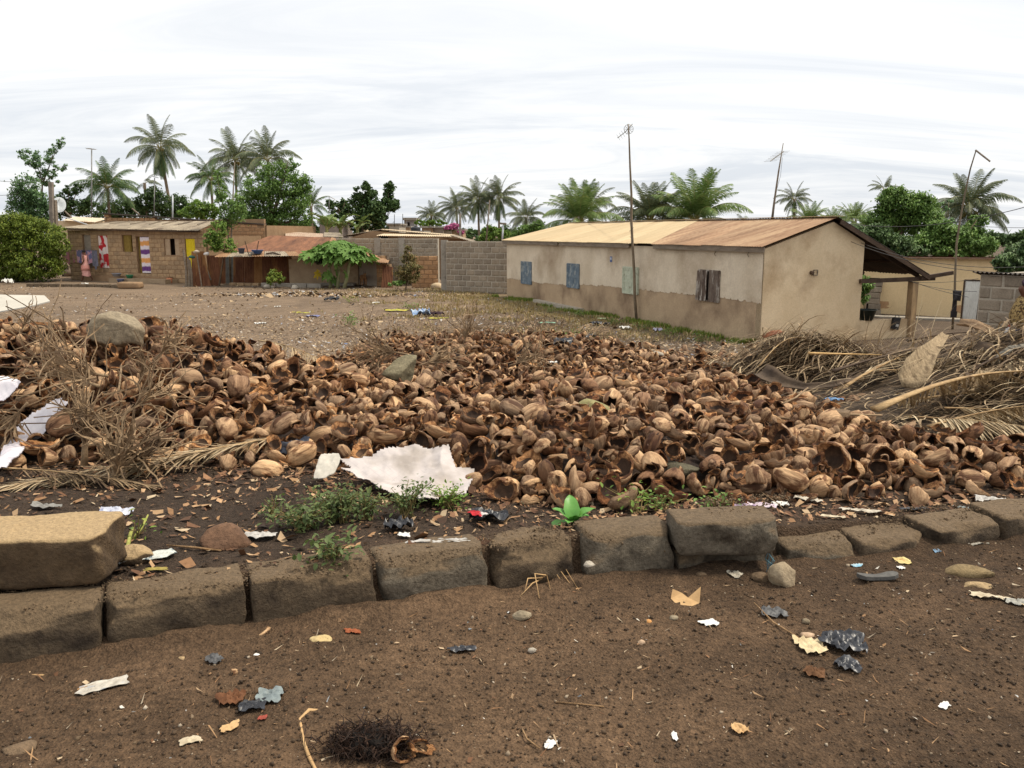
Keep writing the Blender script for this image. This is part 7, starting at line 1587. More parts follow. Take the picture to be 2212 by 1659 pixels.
crumple('polybag_scrap',P0(995,1410),.06,.018,M_blackbag,'small dark film strip in the middle of the street','plastic scrap',8,rz=.25,bump=.5,ragged=.6)
crumple('white_scrap',P0(1530,1352),.042,.018,M_paper,'bright white paper scrap on the street right of centre','paper',9,rz=.35,bump=.2,ragged=.4)
o=crumple('printed_packet',P0(1400,1254),.075,.022,mat('tan_packet',S(198,168,116),S(214,186,138),20,c3=S(120,96,60),s3=30),'flat tan printed packet on the street below the kerb','packet',10,rz=-.2,bump=.12,ragged=.1)
# folded brown carton
c=P0(1480,1300);m=MB();zc=.012
m.add([c+Vector(v)for v in((-.062,.01,zc),(-.045,-.035,.004),(.02,-.052,.004),(.012,.0,.02),(-.01,.028,.03),(-.05,.036,.045),(.07,.015,.065),(.055,-.035,.01))],[(0,1,2,3),(0,3,4,5),(3,2,7,6)]);o=m.build('carton',M_card);md=o.modifiers.new('thick','SOLIDIFY');md.thickness=.003;tag(o,'torn folded brown carton piece standing open on the street','carton')
crumple('torn_cloth',P0(1748,1400),.055,.05,M_cream_p,'torn cream cloth scrap left of the shiny black polybag','cloth',11,rz=.2,bump=.5,ragged=.35)
crumple('black_polybag',P0(1818,1400),.085,.045,M_blackbag,'shiny crumpled black polybag on the street at right','polybag',12,rz=-.35,bump=.75,ragged=.35,fold=2.6,n=26)
crumple('black_polybag',P0(1832,1446),.05,.03,M_blackbag,'trailing end of black film under the shiny black polybag','polybag',13,rz=-.9,bump=.6,ragged=.5,fold=2.6)
crumple('brown_leaf',P0(1760,1462),.042,.026,mat('brown_leaf',S(88,60,38),S(112,78,50),12,fine=.3),'curled brown husk slice below the cream cloth','husk slice',14,rz=-.5,bump=.5,ragged=.2)
crumple('polybag_scrap',P0(1672,1328),.065,.028,mat('dull_film',S(70,70,72),S(98,98,98),12,rough=.5),'dull grey translucent film lying on the soil above the cloth','plastic scrap',15,rz=-.1,bump=.6,ragged=.6)
crumple('white_strip',P0(2135,1297),.085,.016,M_dirtyp,'long twisted off white strip at the right edge','strip',16,rz=-.25,bump=.6,ragged=.4)
crumple('white_strip',P0(2195,1308),.05,.02,mat('grey_strip',S(150,148,140),S(176,174,164),12),'grey end of a strip cut by the right edge','strip',17,rz=-.4,bump=.6,ragged=.4)
crumple('yellow_packet',P0(1948,1218),.04,.026,mat('yellow_packet',S(196,176,116),S(212,196,140),14,c3=S(160,110,60),s3=20),'small yellowish packet on the street below the right kerb','packet',18,rz=.1,bump=.2,ragged=.2)
crumple('white_scrap',P0(1945,1236),.018,.014,M_paper,'white scrap touching the yellowish packet','paper',19,bump=.3)
crumple('blue_white_scrap',P0(1850,1226),.03,.012,mat('blue_white',S(110,170,196),S(214,214,206),30),'blue and white torn scrap below the right kerb','wrapper',20,rz=.1,bump=.4,ragged=.5)
crumple('grey_scrap',P0(1586,1247),.04,.02,mat('pale_polybag',S(158,150,134),S(182,174,158),10),'crumpled pale film beside the tan packet','plastic scrap',21,rz=-.5,bump=.5,ragged=.4)
crumple('film_scrap',P0(2105,1180),.07,.018,mat('film_grey',S(120,114,102),S(146,140,126),10,rough=.5),'pale film strips on the street under the last kerb blocks','plastic scrap',22,rz=.2,bump=.5,ragged=.6)
crumple('blue_scrap',P0(1368,1253),.022,.008,mat('teal',S(66,110,110),S(84,128,126),10),'thin teal scrap left of the tan packet','plastic scrap',23,bump=.4);crumple('blue_scrap',P0(2022,1200),.02,.014,mat('sky_blue',S(110,140,166),S(130,158,182),10),'tiny light blue scrap by the sloping kerb block','plastic scrap',24,bump=.4)
crumple('white_scrap',P0(2040,1530),.026,.009,M_paper,'slim cream chip in the right foreground','chip',25,rz=.7,bump=.2);crumple('white_scrap',P0(1188,1610),.02,.016,M_paper,'white chip at the bottom centre','chip',26,rz=-.5,bump=.2,ragged=.3);crumple('white_scrap',P0(1458,1598),.01,.015,M_paper,'little white chip at bottom right of centre','chip',27,bump=.2)
crumple('leaf_scrap',P0(1598,1585),.03,.02,M_card,'tan curled leaf piece in the right foreground','leaf',28,bump=.5,ragged=.5)
for k,(px,py,lab)in enumerate(((555,1420,'small white bottle top on the street'),(55,1465,'thin stick'),(735,1352,'small orange husk piece standing below the kerb'),(762,1372,'orange shred lying below the kerb'),(575,1375,'curled brown husk chip below the kerb'),(508,1463,'small yellow husk chip'),(463,1435,'grey film fold on the street'))):
 if k==0:m=MB();m.lathe((0,0,0),[(0,.0),(.011,0),(.012,.008),(.009,.01),(0,.01)],12);o=m.build('white_shell',M_paper,loc=P0(px,py)+Vector((0,0,.004)));tag(o,'small white round shell on the street','shell')
 elif k in(2,4,5):o=link('husk_chip',VM[10+k%3][0],loc=P0(px,py)+Vector((0,0,.02)),rot=(.4*k,.3,k),scale=(.28,.24,.2)[k%3]);o.color=(.8,.8,.8,1);tag(o,lab,'husk chip')
 elif k==3:crumple('orange_shred',P0(px,py),.035,.012,mat('orange_fibre',S(128,68,40),S(150,86,54),14,fine=.3),lab,'husk chip',30,bump=.5,ragged=.4)
 elif k==6:crumple('film_scrap',P0(px,py),.035,.018,mat('dull_film',S(70,70,72)),lab,'plastic scrap',31,bump=.5)
m=MB();m.tube([P0(22,1462)+Vector((0,0,.008)),P0(95,1463)+Vector((0,0,.008))],.004,5);o=m.build('straw_stick',M_card);tag(o,'short straight straw below the kerb at the left edge','straw')
# rubber sandal sole
so_=MB();L=.098;prof=[(-1,.0),(-.93,.22),(-.7,.33),(-.3,.27),(.0,.24),(.35,.33),(.7,.38),(.92,.26),(1,0)]
top_=[(x*L,y*L)for x,y in prof]+[(x*L,-y*L*.9)for x,y in prof[-2:0:-1]];nn=len(top_)
Vv=[(x,y,.012+.012*(x/L)**2)for x,y in top_]+[(x,y,.028+.014*(x/L)**2)for x,y in top_]+[(x*.86,y*.8,.030+.010*(x/L)**2)for x,y in top_]
so_.add(Vv,[tuple(range(nn))[::-1],tuple(range(2*nn,3*nn))]+[(i,(i+1)%nn,nn+(i+1)%nn,nn+i)for i in range(nn)]+[(nn+i,nn+(i+1)%nn,2*nn+(i+1)%nn,2*nn+i)for i in range(nn)])
o=so_.build('sandal_sole',mat('grey_rubber',S(76,74,72),S(98,96,92),10,fine=.25),loc=P0(1895,1258)+Vector((0,0,.004)),rot=(-.1,0,.1));tag(o,'old grey rubber sandal sole lying on the street','sandal')
# burnt fibre clump and rope at the bottom
cl=empty('burnt_husk',P0(815,1625),'charred fibrous husk clump at the bottom edge','burnt husk')
link('charred_fibre',rock_mesh('charred_fibre',(.085,.05,.055),7,mat('char',S(24,20,18),S(42,34,29),20,bump=2,bscale=90,fine=.6),4,amp=1.2),cl,loc=P0(800,1625)+Vector((0,0,.03)))
for k,(px,py,s_)in enumerate(((868,1640,.46),(908,1632,.40))):
 q=link('husk_remnant',VM[(0,8)[k]][0],cl,loc=P0(px,py)+Vector((0,0,.03)),rot=(1.1,.5*k,.6));q.scale=(s_,)*3;q.color=(.9,)*4
m=MB();r=random.Random(4);V=[];F=[]
for k in range(1500):
 c=P0(802,1622)+Vector((r.gauss(0,.06),r.gauss(0,.032),abs(r.gauss(.02,.025))));d=Vector((r.gauss(0,1),r.gauss(0,1),abs(r.gauss(0,.7)))).normalized()*r.uniform(.02,.065);e=Vector((r.gauss(0,.01),r.gauss(0,.01),.005));m.tube([c,c+d*.5+e,c+d+Vector((0,0,-.012))],[.0022,.0016,.0008],3,cap=False)
m.build('loose_fibres',mat('char_brown',S(30,24,20),S(66,46,34),40),cl)['kind']='stuff'
m=MB();m.tube([P0(688,1680)+Vector((0,0,.008)),P0(668,1640)+Vector((0,0,.008)),P0(655,1605)+Vector((0,0,.01)),P0(648,1560)+Vector((0,0,.01)),P0(668,1543)+Vector((0,0,.015)),P0(700,1540)+Vector((0,0,.008))],[.005,.006,.0055,.006,.007,.004],6);o=m.build('rope',M_card,smooth=True);tag(o,'frayed tan rope end curling beside the charred clump','rope')
m=MB();m.tube([P0(600,1560)+Vector((0,0,.006)),P0(680,1556)+Vector((0,0,.006)),P0(745,1562)+Vector((0,0,.006))],.0025,4);o=m.build('straw_stick',M_card);tag(o,'thin straw passing behind the rope end','straw')
# dry twigs on the street and verge
M_twig=mat('dry_twig',S(134,104,72),S(170,138,100),9,bump=.8,fine=.35,bscale=60)
def twig(pts,rad,label,name='twig',m=M_twig,n=5):
 o=MB().tube(pts,rad,n).build(name,m,None,smooth=True);tag(o,label,'twig');return o
up_=lambda p,h:p+Vector((0,0,h))
twig([up_(P0(1628,1316),.03),up_(P0(1670,1350),.012),up_(P0(1752,1398),.008)],[.003,.004,.003],'thin stick leading down to the cream cloth')
twig([up_(P0(360,1182,.18),.01),up_(P0(420,1188,.18),.012),up_(P0(478,1193,.17),.008)],[.004,.006,.005],'brown twig lying behind the kerb left of the reddish stone')
twig([up_(P0(1120,1430),.01),up_(P0(1142,1445),.006),up_(P0(1165,1480),.006)],.0025,'tiny bent twig')if False else None
twig([up_(P0(1128,1578),.006),up_(P0(1138,1600),.007),up_(P0(1165,1620),.006)],.0028,'reddish curved stem at the bottom centre')
twig([up_(P0(1200,1520),.006),up_(P0(1250,1524),.006),up_(P0(1305,1530),.006)],.003,'straight reddish straw in the centre foreground')
rt=MB();base=up_(P0(1165,1262),.02)
for k,(x1,y1,x2,y2)in enumerate(((1150,1280,1122,1292),(1200,1240,1240,1275),(1190,1245,1215,1262),(1140,1275,1132,1286),(1210,1236,1252,1280),(1175,1250,1190,1280),(1155,1270,1165,1295))):
 rt.tube([base+Vector((.005*k,0,.004*k)),up_(P0(x1,y1),.045+.004*k),up_(P0(x2,y2),.005)],[.004,.003,.0015],4)
o=rt.build('root_tuft',M_card,smooth=True);tag(o,'tuft of pale dry roots on the street under the jagged kerb block','roots')
rt=MB()
for k in range(9):q=up_(on(1662,1190,.1),-.01*k);rt.tube([q+Vector((rng.uniform(-.02,.02),-.01,0)),q+Vector((rng.uniform(-.03,.03),-.03,-.03)),q+Vector((rng.uniform(-.03,.03),-.03,-.07))],.0025,3)
o=rt.build('blue_fibres',mat('blue_fibre',S(70,104,116),S(92,126,136),9),None);tag(o,'tuft of blue plastic fibres pinched under the raised block','fibres')
# ================================================================ verge: bags, sack, seedling, weeds
gh2=lambda X,Y:ground_h(X,Y)
def ph2(X,Y):return np.maximum(pile_h(X,Y)+.02,ground_h(X,Y))
def vb(px,py,sx,sy,m,label,cat,seed,rz=0,bump=.5,ragged=.4,z=None,hf=None,lift=.015,name='polybag_scrap',**k):
 p=on(px,py,z if z is not None else.13);return crumple(name,p,sx,sy,m,label,cat,seed,rz=rz,bump=bump,ragged=ragged,hfun=hf or gh2,lift=lift,**k)
o=vb(320,1212,.12,.045,mat('printed_white',S(186,190,184),S(210,212,204),14,c3=S(96,110,118),s3=18,t3=(.56,.6)),'white and grey plastic packet crumpled beside the big loose block','packet',40,rz=.35,bump=.45,z=.17,name='plastic_packet')
vb(338,1240,.05,.015,mat('yellow_net',S(138,124,60),S(156,140,76),10),'yellow net scrap under the crumpled packet','net',41,z=.17,bump=.3)
vb(255,1118,.08,.05,mat('white_blue_polybag',S(180,184,200),S(206,208,218),12,c3=S(112,122,170),s3=14),'white polybag with blue print behind the big loose block','polybag',42,z=.15,bump=.7)
vb(95,1106,.07,.04,mat('grey_wrapper',S(120,118,114),S(150,148,142),14),'small grey wrapper behind the loose block','wrapper',43,z=.14)
vb(563,1168,.07,.035,mat('pale_film',S(170,166,160),S(200,196,190),12),'pale plastic scrap right of the reddish stone','plastic scrap',44,z=.16)
vb(945,1180,.14,.022,mat('pale_film',S(170,166,160)),'long wrinkled pale film lying along the kerb top','plastic scrap',45,rz=.12,z=.17,bump=.8)
vb(862,1150,.06,.05,M_blackbag,'black polybag knotted in the weeds','polybag',46,z=.16,bump=1.2,fold=4);vb(872,1168,.03,.02,M_paper,'white scrap beside the polybag in the weeds','paper',60,z=.16)
vb(1052,1128,.11,.06,M_blackbag,'matted black polybag in front of the heap right of the sack','polybag',47,z=.14,bump=.9,fold=4,ragged=.7)
vb(1030,1132,.05,.03,mat('white_red',S(206,200,196),S(220,214,210),9,c3=S(176,40,48),s3=12,t3=(.52,.54)),'white scrap with red print on the matted black polybag','paper',48,z=.15,lift=.05,rz=-.5)
vb(1632,1092,.11,.05,mat('pink_print',S(196,178,190),S(214,200,206),18,c3=S(150,120,160),s3=24),'pink and white printed polybag touching the raised kerb block','polybag',49,z=.13,bump=.6)
vb(1688,1082,.045,.03,M_paper,'white crumpled paper right of the printed pink polybag','paper',50,z=.13)
vb(1858,1107,.10,.03,mat('pale_film2',S(186,176,158),S(206,198,182),12),'off white twisted paper lying behind the right kerb','paper',51,rz=-.5,z=.1,bump=.6)
vb(1745,1072,.07,.03,mat('pale_film2',S(186,176,158)),'pale rag caught under the husks at right','rag',52,z=.12,rz=-.3,bump=.8)
vb(1890,1085+50,.05,.012,mat('teal_film',S(150,176,166),S(170,196,184),10),'small mint green scrap on the right verge','plastic scrap',53,z=.1,rz=-.4)
vb(2143,1075,.10,.045,mat('pale_film',S(170,166,160)),'white crumpled tissue on the right verge','tissue',54,rz=-.3,z=.11,bump=.7)
vb(2085,1098,.045,.04,M_greybag,'light grey film square on the right verge','plastic scrap',55,z=.1,bump=.4)
vb(1975,1100,.08,.02,M_blackbag,'flat dark film on the right verge','plastic scrap',56,z=.1)
vb(1800,1125,.06,.02,M_dirtyp,'tan curled scrap on the verge right of the raised block','scrap',57,z=.1)
p=on(150,1140,.16)
# black polybag and torn white sheet pieces in the heap
crumple('black_polybag',pile_at(627,985),.13,.06,mat('blue_black_polybag',S(34,38,50),S(54,60,74),12,rough=.35,spec=.5),'blue black polybag squeezed under the husks left of centre','polybag',70,rz=.1,bump=.9,hfun=ph2,lift=.0,ragged=.5)
crumple('blue_scrap',pile_at(1800,880),.09,.05,mat('blue_net',S(84,120,160),S(120,152,186),14),'bright blue scrap between the husks and dry fronds','plastic scrap',71,bump=.8,hfun=ph2,lift=.05)
crumple('grey_rag',pile_at(1215,752),.14,.09,M_blackbag,'dark plastic flap at the back of the heap','plastic scrap',72,bump=.9,hfun=ph2,lift=.05)
crumple('white_scrap',pile_at(1195,797),.05,.04,M_paper,'small white scrap in the twigs at the back of the heap','paper',73,bump=.6,hfun=ph2,lift=.06)
# white sack sheet draped over the front of the heap
def draped(name,poly,m,label,cat,zf,n=70,seed=1,wrinkle=.02,folds=()):
 """sheet whose outline is poly (px,py) seen points, resting on height zf(X,Y)"""
 W=[]
 for px,py in poly:
  d=ray(px,py);y=2.5
  while y<20:
   t=y/d.y;X=d.x*t;Z=EYE+d.z*t
   if Z<zf(X,y):break
   y+=.01
  W.append((X,y))
 W=np.array(W);x0,y0=W.min(0);x1,y1=W.max(0);gx=np.linspace(x0,x1,n*2);gy=np.linspace(y0,y1,n);X,Y=np.meshgrid(gx,gy)
 ins=np.zeros(X.shape,bool);k=len(W)
 Xj=X+.02*fbm(X*6,Y*6,seed,2);Yj=Y+.02*fbm(X*6+9,Y*6,seed,2)
 for i in range(k):
  ax,ay=W[i];bx,by=W[(i+1)%k];ins^=((ay>Yj)!=(by>Yj))&(Xj<(bx-ax)*(Yj-ay)/(by-ay+1e-12)+ax)
 Z=np.vectorize(lambda a,b:zf(a,b))(X,Y)+wrinkle*(np.maximum(0,.3-np.abs(fbm(X*3.2,Y*3.2,seed,2)))*2.6+.5*np.maximum(0,.2-np.abs(fbm(X*9,Y*9,seed+4,2)))+.25*fbm(X*20,Y*20,seed+4,2))
 ny,nx=X.shape;idx=np.arange(nx*ny).reshape(ny,nx);q=ins[:-1,:-1]&ins[1:,:-1]&ins[:-1,1:]&ins[1:,1:]
 a=idx[:-1,:-1][q];F=np.stack([a,a+1,a+nx+1,a+nx],1);V=np.stack([X.ravel(),Y.ravel(),Z.ravel()],1)
 used=np.unique(F);mp_=np.full(len(V),-1);mp_[used]=np.arange(len(used));F=mp_[F];V=V[used];V2=V-np.array([0,0,.004]);F2=F[:,::-1]+len(V)
 o=link(name,npmesh(name,np.concatenate([V,V2]),np.concatenate([F,F2]),m,smooth=True));tag(o,label,cat);return o
def sack_mat():
 m=bpy.data.materials.new('woven_white_sack');m.use_nodes=True;t=m.node_tree;b=t.nodes['Principled BSDF'];g=N(t,'ShaderNodeNewGeometry');mp=N(t,'ShaderNodeMapping');mp.inputs['Rotation'].default_value=(0,0,.75);LK(t,g.outputs['Position'],mp.inputs[0]);s_=N(t,'ShaderNodeSeparateXYZ');LK(t,mp.outputs[0],s_.inputs[0])
 col=None;acc=None
 for ax in(0,1):
  mu=N(t,'ShaderNodeMath',operation='MULTIPLY',i_1=24.0);LK(t,s_.outputs[ax],mu.inputs[0]);fr_=N(t,'ShaderNodeMath',operation='FRACT');LK(t,mu.outputs[0],fr_.inputs[0]);gt=N(t,'ShaderNodeMath',operation='LESS_THAN',i_1=.07);LK(t,fr_.outputs[0],gt.inputs[0])
  if acc is None:acc=gt.outputs[0]
  else:mxm=N(t,'ShaderNodeMath',operation='MAXIMUM');LK(t,acc,mxm.inputs[0]);LK(t,gt.outputs[0],mxm.inputs[1]);acc=mxm.outputs[0]
 nz=N(t,'ShaderNodeTexNoise',i_Scale=6.0,i_Detail=4.0);LK(t,g.outputs['Position'],nz.inputs['Vector']);r1=ramp(t,nz.outputs[0],[(.35,S(158,148,140)),(.6,S(192,183,179))])
 n2=N(t,'ShaderNodeMath',operation='MULTIPLY');r2=ramp(t,nz.outputs[0],[(.5,(0,0,0,1)),(.62,(.22,.22,.22,1))]);LK(t,acc,n2.inputs[0]);LK(t,r2.outputs[0],n2.inputs[1])
 mm=N(t,'ShaderNodeMix',data_type='RGBA');LK(t,n2.outputs[0],mm.inputs[0]);LK(t,r1.outputs[0],mm.inputs[6]);mm.inputs[7].default_value=S(140,136,140);LK(t,mm.outputs[2],b.inputs['Base Color']);b.inputs['Roughness'].default_value=.8
 nb=N(t,'ShaderNodeTexNoise',i_Scale=22.0,i_Detail=5.0);LK(t,g.outputs['Position'],nb.inputs['Vector']);bn=N(t,'ShaderNodeBump',i_Strength=.5,i_Distance=.01);LK(t,nb.outputs[0],bn.inputs['Height']);LK(t,bn.outputs[0],b.inputs['Normal']);return m
M_sack=sack_mat()
def zsack(X,Y):return float(max(float(ground_h(np.array(X),np.array(Y)))+.05,.09+.42*max(0,min(1,(Y-4.7)/.9))))
draped('white_sack',[(735,990),(800,985),(860,966),(905,960),(950,972),(968,968),(985,1010),(1025,1018),(1022,1045),(1008,1072),(960,1072),(948,1085),(900,1090),(870,1076),(820,1062),(765,1032),(735,1012),(760,1008)],M_sack,'large torn white woven sack draped over the front of the heap','sack',zsack,seed=3,wrinkle=.045)
draped('sack_piece',[(690,985),(730,978),(736,990),(722,1022),(700,1036),(676,1034),(682,1010)],mat('grey_white_sack',S(170,164,152),S(196,190,178),6,fine=.15),'greyer torn sack piece at the left of the white sack','sack piece',lambda X,Y:zsack(X,Y)+.02,n=40,seed=5,wrinkle=.04)
# torn white plastic at the left
def zl(X,Y):return float(pile_h(X,Y))*.8+.12
draped('white_plastic',[(30,925),(75,893),(130,868),(150,872),(120,915),(95,945),(60,965),(40,990),(15,1020),(-10,1022),(0,975)],mat('lilac_white_plastic',S(196,190,198),S(224,220,224),4,rough=.5,fine=.08),'long torn white plastic sheet hanging down the left side of the heap','plastic sheet',zl,seed=7,wrinkle=.04)
draped('white_plastic',[(-20,812),(20,815),(48,830),(40,850),(5,868),(-20,866)],MATS['lilac_white_plastic'],'white plastic flap at the left edge above the torn white plastic','plastic sheet',lambda X,Y:zl(X,Y)+.1,n=40,seed=8,wrinkle=.05)
q=[at(-20,636,8.9),at(96,638,8.9),at(108,650,8.6),at(70,660,8.5),at(-20,676,8.4)];m=MB();m.add(q+[v-Vector((0,0,.012))for v in q],[(4,3,2,1,0),(5,6,7,8,9)]+[(i,(i+1)%5,5+(i+1)%5,5+i)for i in range(5)]);o=m.build('white_board',mat('white_board',S(184,178,166),S(200,194,182),2,fine=.08));tag(o,'white sheet lying on the far left crest of the heap','sheet')
# bright green seedling
sd_=empty('seedling',on(1236,1136,.155),'bright green broad leaved seedling behind the kerb in the centre','seedling')
gm=mat('fresh_leaf',L3(.10,.30,.045),L3(.17,.40,.08),14,rough=.45,spec=.5,fine=.12,bscale=30,trans=.2)
def broad_leaf(L,w_,bend,seed):
 V=[];F=[];n=10
 for i in range(n+1):
  t=i/n;x=L*t*math.cos(bend*t);z=-L*.5*math.sin(bend*t)*t;hw=w_*math.sin(PI*min(1,t**.85*.97+.03))**.8*(1+.05*math.sin(t*20+seed))
  for s_ in(-1,-.5,0,.5,1):V.append((x,s_*hw,z+abs(s_)*hw*.35+.003*math.sin(s_*5+t*14)))
 for i in range(n):
  for j in range(4):F.append((i*5+j,i*5+j+1,(i+1)*5+j+1,(i+1)*5+j))
 k=len(V);V+=[(x,y,z-.0012)for x,y,z in V];F+=[tuple(q+k for q in f[::-1])for f in F]
 for i in range(n):q=i*5+2;F.append((q,q,q,q)[:3])if False else None
 return MB().add(V,F).mesh('leaf',gm,True)
for k,(az,el,L,w_)in enumerate(((95,72,.185,.040),(165,55,.15,.034),(20,48,.17,.036),(188,8,.17,.036),(250,40,.10,.03),(330,52,.13,.03),(60,62,.12,.03),(300,70,.09,.026))):
 link('leaf',broad_leaf(L,w_,R(38),k),sd_,loc=sd_.location+Vector((0,0,.012)),rot=(0,-R(el),R(az)))
# weeds
def weed(px,py,z,h,spread,n_st,n_lf,ls,label,seed,kind='weed',cat='weed',lean=None,name='weed'):
 if ls<.03:ls*=1.5;n_lf=int(n_lf*.6);spread*=1.15;h*=1.2
 r=random.Random(seed);p=on(px,py,z);p.z=float(ground_h(np.array(p.x),np.array(p.y)));o=empty(name,p,label,cat);m=MB();P=[];
 for s_ in range(n_st):
  a=r.uniform(0,2*PI);le=r.uniform(.3,1)*spread;e=p+Vector((math.cos(a)*le+(lean[0]if lean else 0),math.sin(a)*le*.7+(lean[1]if lean else 0),h*r.uniform(.35,1)));mid=p.lerp(e,.5)+Vector((r.uniform(-.02,.02),0,h*.18));b0=p+Vector((r.uniform(-.3,.3)*spread,r.uniform(-.3,.3)*spread,0));m.tube([b0,mid,e],[.0035,.0028,.0012],4)
  for q in range(n_lf):
   t=r.uniform(.12,1.0)**.8;c=(b0.lerp(mid,t*2)if t<.5 else mid.lerp(e,t*2-1));P.append(c+Vector((r.gauss(0,1),r.gauss(0,1),r.gauss(0,.8)))*ls*1.1)
 m.build('stems',mat('weed_stem',S(112,98,58),S(136,120,76),6),o);P=np.array([v[:]for v in P]);rs=np.random.RandomState(seed);n=len(P)
 yaw=rs.uniform(0,6.28,n);tl=rs.normal(size=n)*.6;c_,s_=np.cos(yaw),np.sin(yaw);A_=np.zeros((n,3,3));A_[:,0,0]=c_;A_[:,0,1]=-s_;A_[:,1,0]=s_;A_[:,1,1]=c_;A_[:,2,2]=1;B_=np.zeros((n,3,3));B_[:,0,0]=1;B_[:,1,1]=np.cos(tl);B_[:,1,2]=-np.sin(tl);B_[:,2,1]=np.sin(tl);B_[:,2,2]=np.cos(tl);M_=A_@B_
 lv=[(0,0,0),(.28,.35,.10),(.22,.7,.06),(0,1,-.05),(-.22,.7,.06),(-.28,.35,.10)];lf=[(0,1,2,3),(0,3,4,5)]
 sc=np.repeat(rs.uniform(.6,1.3,n)[:,None],3,1)*ls
 V=np.einsum('nij,nkj->nki',M_,np.array(lv)[None]*sc[:,None,:])+P[:,None,:];F=(np.array(lf)[None]+(np.arange(n)*6)[:,None,None]).reshape(-1,4)
 l=link('leaves',npmesh('leaves',V.reshape(-1,3),F,leaf_mat(kind,.3),tone=np.clip(rs.normal(size=n)*.25+.55,0,1).repeat(6)),o);l['kind']='stuff';return o
weed(730,1130,.15,.17,.17,34,34,.017,'tallest bushy weed below the white sack',101)
weed(655,1150,.15,.11,.17,26,28,.019,'spreading weed left of the bushiest one',102)
weed(725,1205,.19,.10,.09,14,22,.022,'weed hanging over the kerb joint with toothed leaves',103,lean=(0,-.09))
weed(790,1120,.15,.14,.13,20,26,.017,'weed just left of the knotted black polybag',104)
weed(880,1115,.15,.17,.13,20,24,.017,'weed right of the knotted black polybag under the sack',105)
weed(965,1090,.14,.12,.13,18,24,.017,'fresh green weed at the right corner of the white sack',106,kind='bright')
weed(585,1115,.15,.10,.06,8,14,.017,'small weed at the left of the weed patch',107)
weed(1370,1105,.13,.12,.14,12,12,.02,'sparse sprigs growing before the husks behind the tall grey block',108,kind='bright')
weed(1430,1100,.13,.07,.12,10,12,.018,'small sprigs right of the sparse ones by the raised block',109,kind='mid')
weed(1540,1095,.13,.10,.12,10,10,.02,'thin sprigs directly behind the raised kerb block',110,kind='mid')
weed(300,1160,.18,.10,.07,5,7,.02,'yellowish sprout with few leaves behind the big loose block',111,kind='bright')
m=MB();m.tube([on(272,1196,.17),on(283,1160,.17)+Vector((0,0,.02)),on(287,1140,.2)],[.010,.009,.006],6);m.tube([on(283,1168,.17),on(305,1142,.2),on(320,1112,.25)],[.007,.007,.004],6);o=m.build('green_stalk',mat('green_stalk',S(150,150,76),S(170,170,96),5),smooth=True);tag(o,'forked pale green stalk right of the big loose block','stalk')
weed(1000,690,-.5,.3,.3,8,12,.05,'lone green weed at the left of the lot litter',112,kind='mid')if False else None
# ================================================================ dry flower stalks (branching twigs) on the left of the heap
M_stalk=mat('dry_flower_stalk',S(122,100,76),S(168,142,110),8,bump=.6,fine=.35,bscale=50,c3=S(84,66,50),s3=4)
def flower_stalk(base,direc,L,n,spread,label,seed,ped=.22,rad=.011,drop=.0,crook=.03,thick=1.0):
 r=random.Random(seed);d=Vector(direc).normalized();s_=d.cross(Vector((0,0,1)));s_=s_.normalized()if s_.length>.05 else Vector((1,0,0));u=s_.cross(d)
 o=empty('dry_flower_stalk',base,label,'dry twigs','dry coconut flower stalks on the heap');top_=base+d*L*ped
 MB().tube([base,base.lerp(top_,.5),top_,top_+d*L*.3],[rad*1.25,rad,rad*.8,rad*.3],7).build('stem',M_stalk,o,smooth=True);m=MB()
 for k in range(int(n*.62)):
  a=r.uniform(0,2*PI);sp_=spread*r.uniform(.15,1);t0=r.uniform(.55,1.25);p=base+d*L*ped*t0;dr=(d+(s_*math.cos(a)+u*math.sin(a))*sp_).normalized();ln=L*(1-ped*t0)*r.uniform(.55,1.05);pts=[p];ns=7
  for q in range(ns):dr=(dr+Vector((r.gauss(0,.32),r.gauss(0,.32),r.gauss(0,.32)-drop))).normalized();pts.append(pts[-1]+dr*ln/ns)
  t_=r.uniform(.0042,.0085)*thick;m.tube(pts,[t_*(1.25 if q%2 else.95)*(1-.07*q)for q in range(ns+1)],3,cap=False)
  if r.random()<.5:q=pts[3];m.tube([q,q+Vector((r.gauss(0,.04),r.gauss(0,.04),r.gauss(0,.04))),q+Vector((r.gauss(0,.09),r.gauss(0,.09),r.gauss(0,.07)))],t_*.7,3,cap=False)
 m.build('twigs',M_stalk,o);return o
flower_stalk(at(182,1006,5.15),(.02,.22,1),.66,90,.26,'upright brush of dry flower twigs, stem end pointing down, left one of two',1,ped=.30,rad=.019)
flower_stalk(at(243,1062,4.95),(.10,.35,1),.62,84,.36,'lower upright brush of dry flower twigs with thick cut stem',2,ped=.24,rad=.020)
flower_stalk(at(262,900,5.75),(.8,.35,.55),.7,30,.5,'dry flower twigs spreading to the right above the lower brush',3,rad=.010)
flower_stalk(at(232,812,6.0),(-1,.2,.12),1.05,34,.4,'dry flower twigs sweeping left across the heap below the boulder',4,ped=.1)
flower_stalk(at(215,835,5.9),(-1,.1,.35),1.0,30,.45,'dry flower twigs fanning up left at the left edge',5,ped=.1)
flower_stalk(at(330,780,6.5),(.5,.2,.5),.5,30,.9,'small dry flower twigs right of the boulder foot',6,rad=.009)
flower_stalk(at(300,830,6.1),(.3,.1,.9),.4,24,.7,'tangled dry twigs below the boulder',7,rad=.009)
flower_stalk(at(60,870,5.7),(-.5,0,-.5),.5,34,.8,'dark dry twigs left of the torn white plastic',8,rad=.009)
flower_stalk(at(45,720,7.3),(.3,.1,.8),.4,18,.6,'thin dry twigs standing on the far left crest',9,rad=.007,thick=.8)
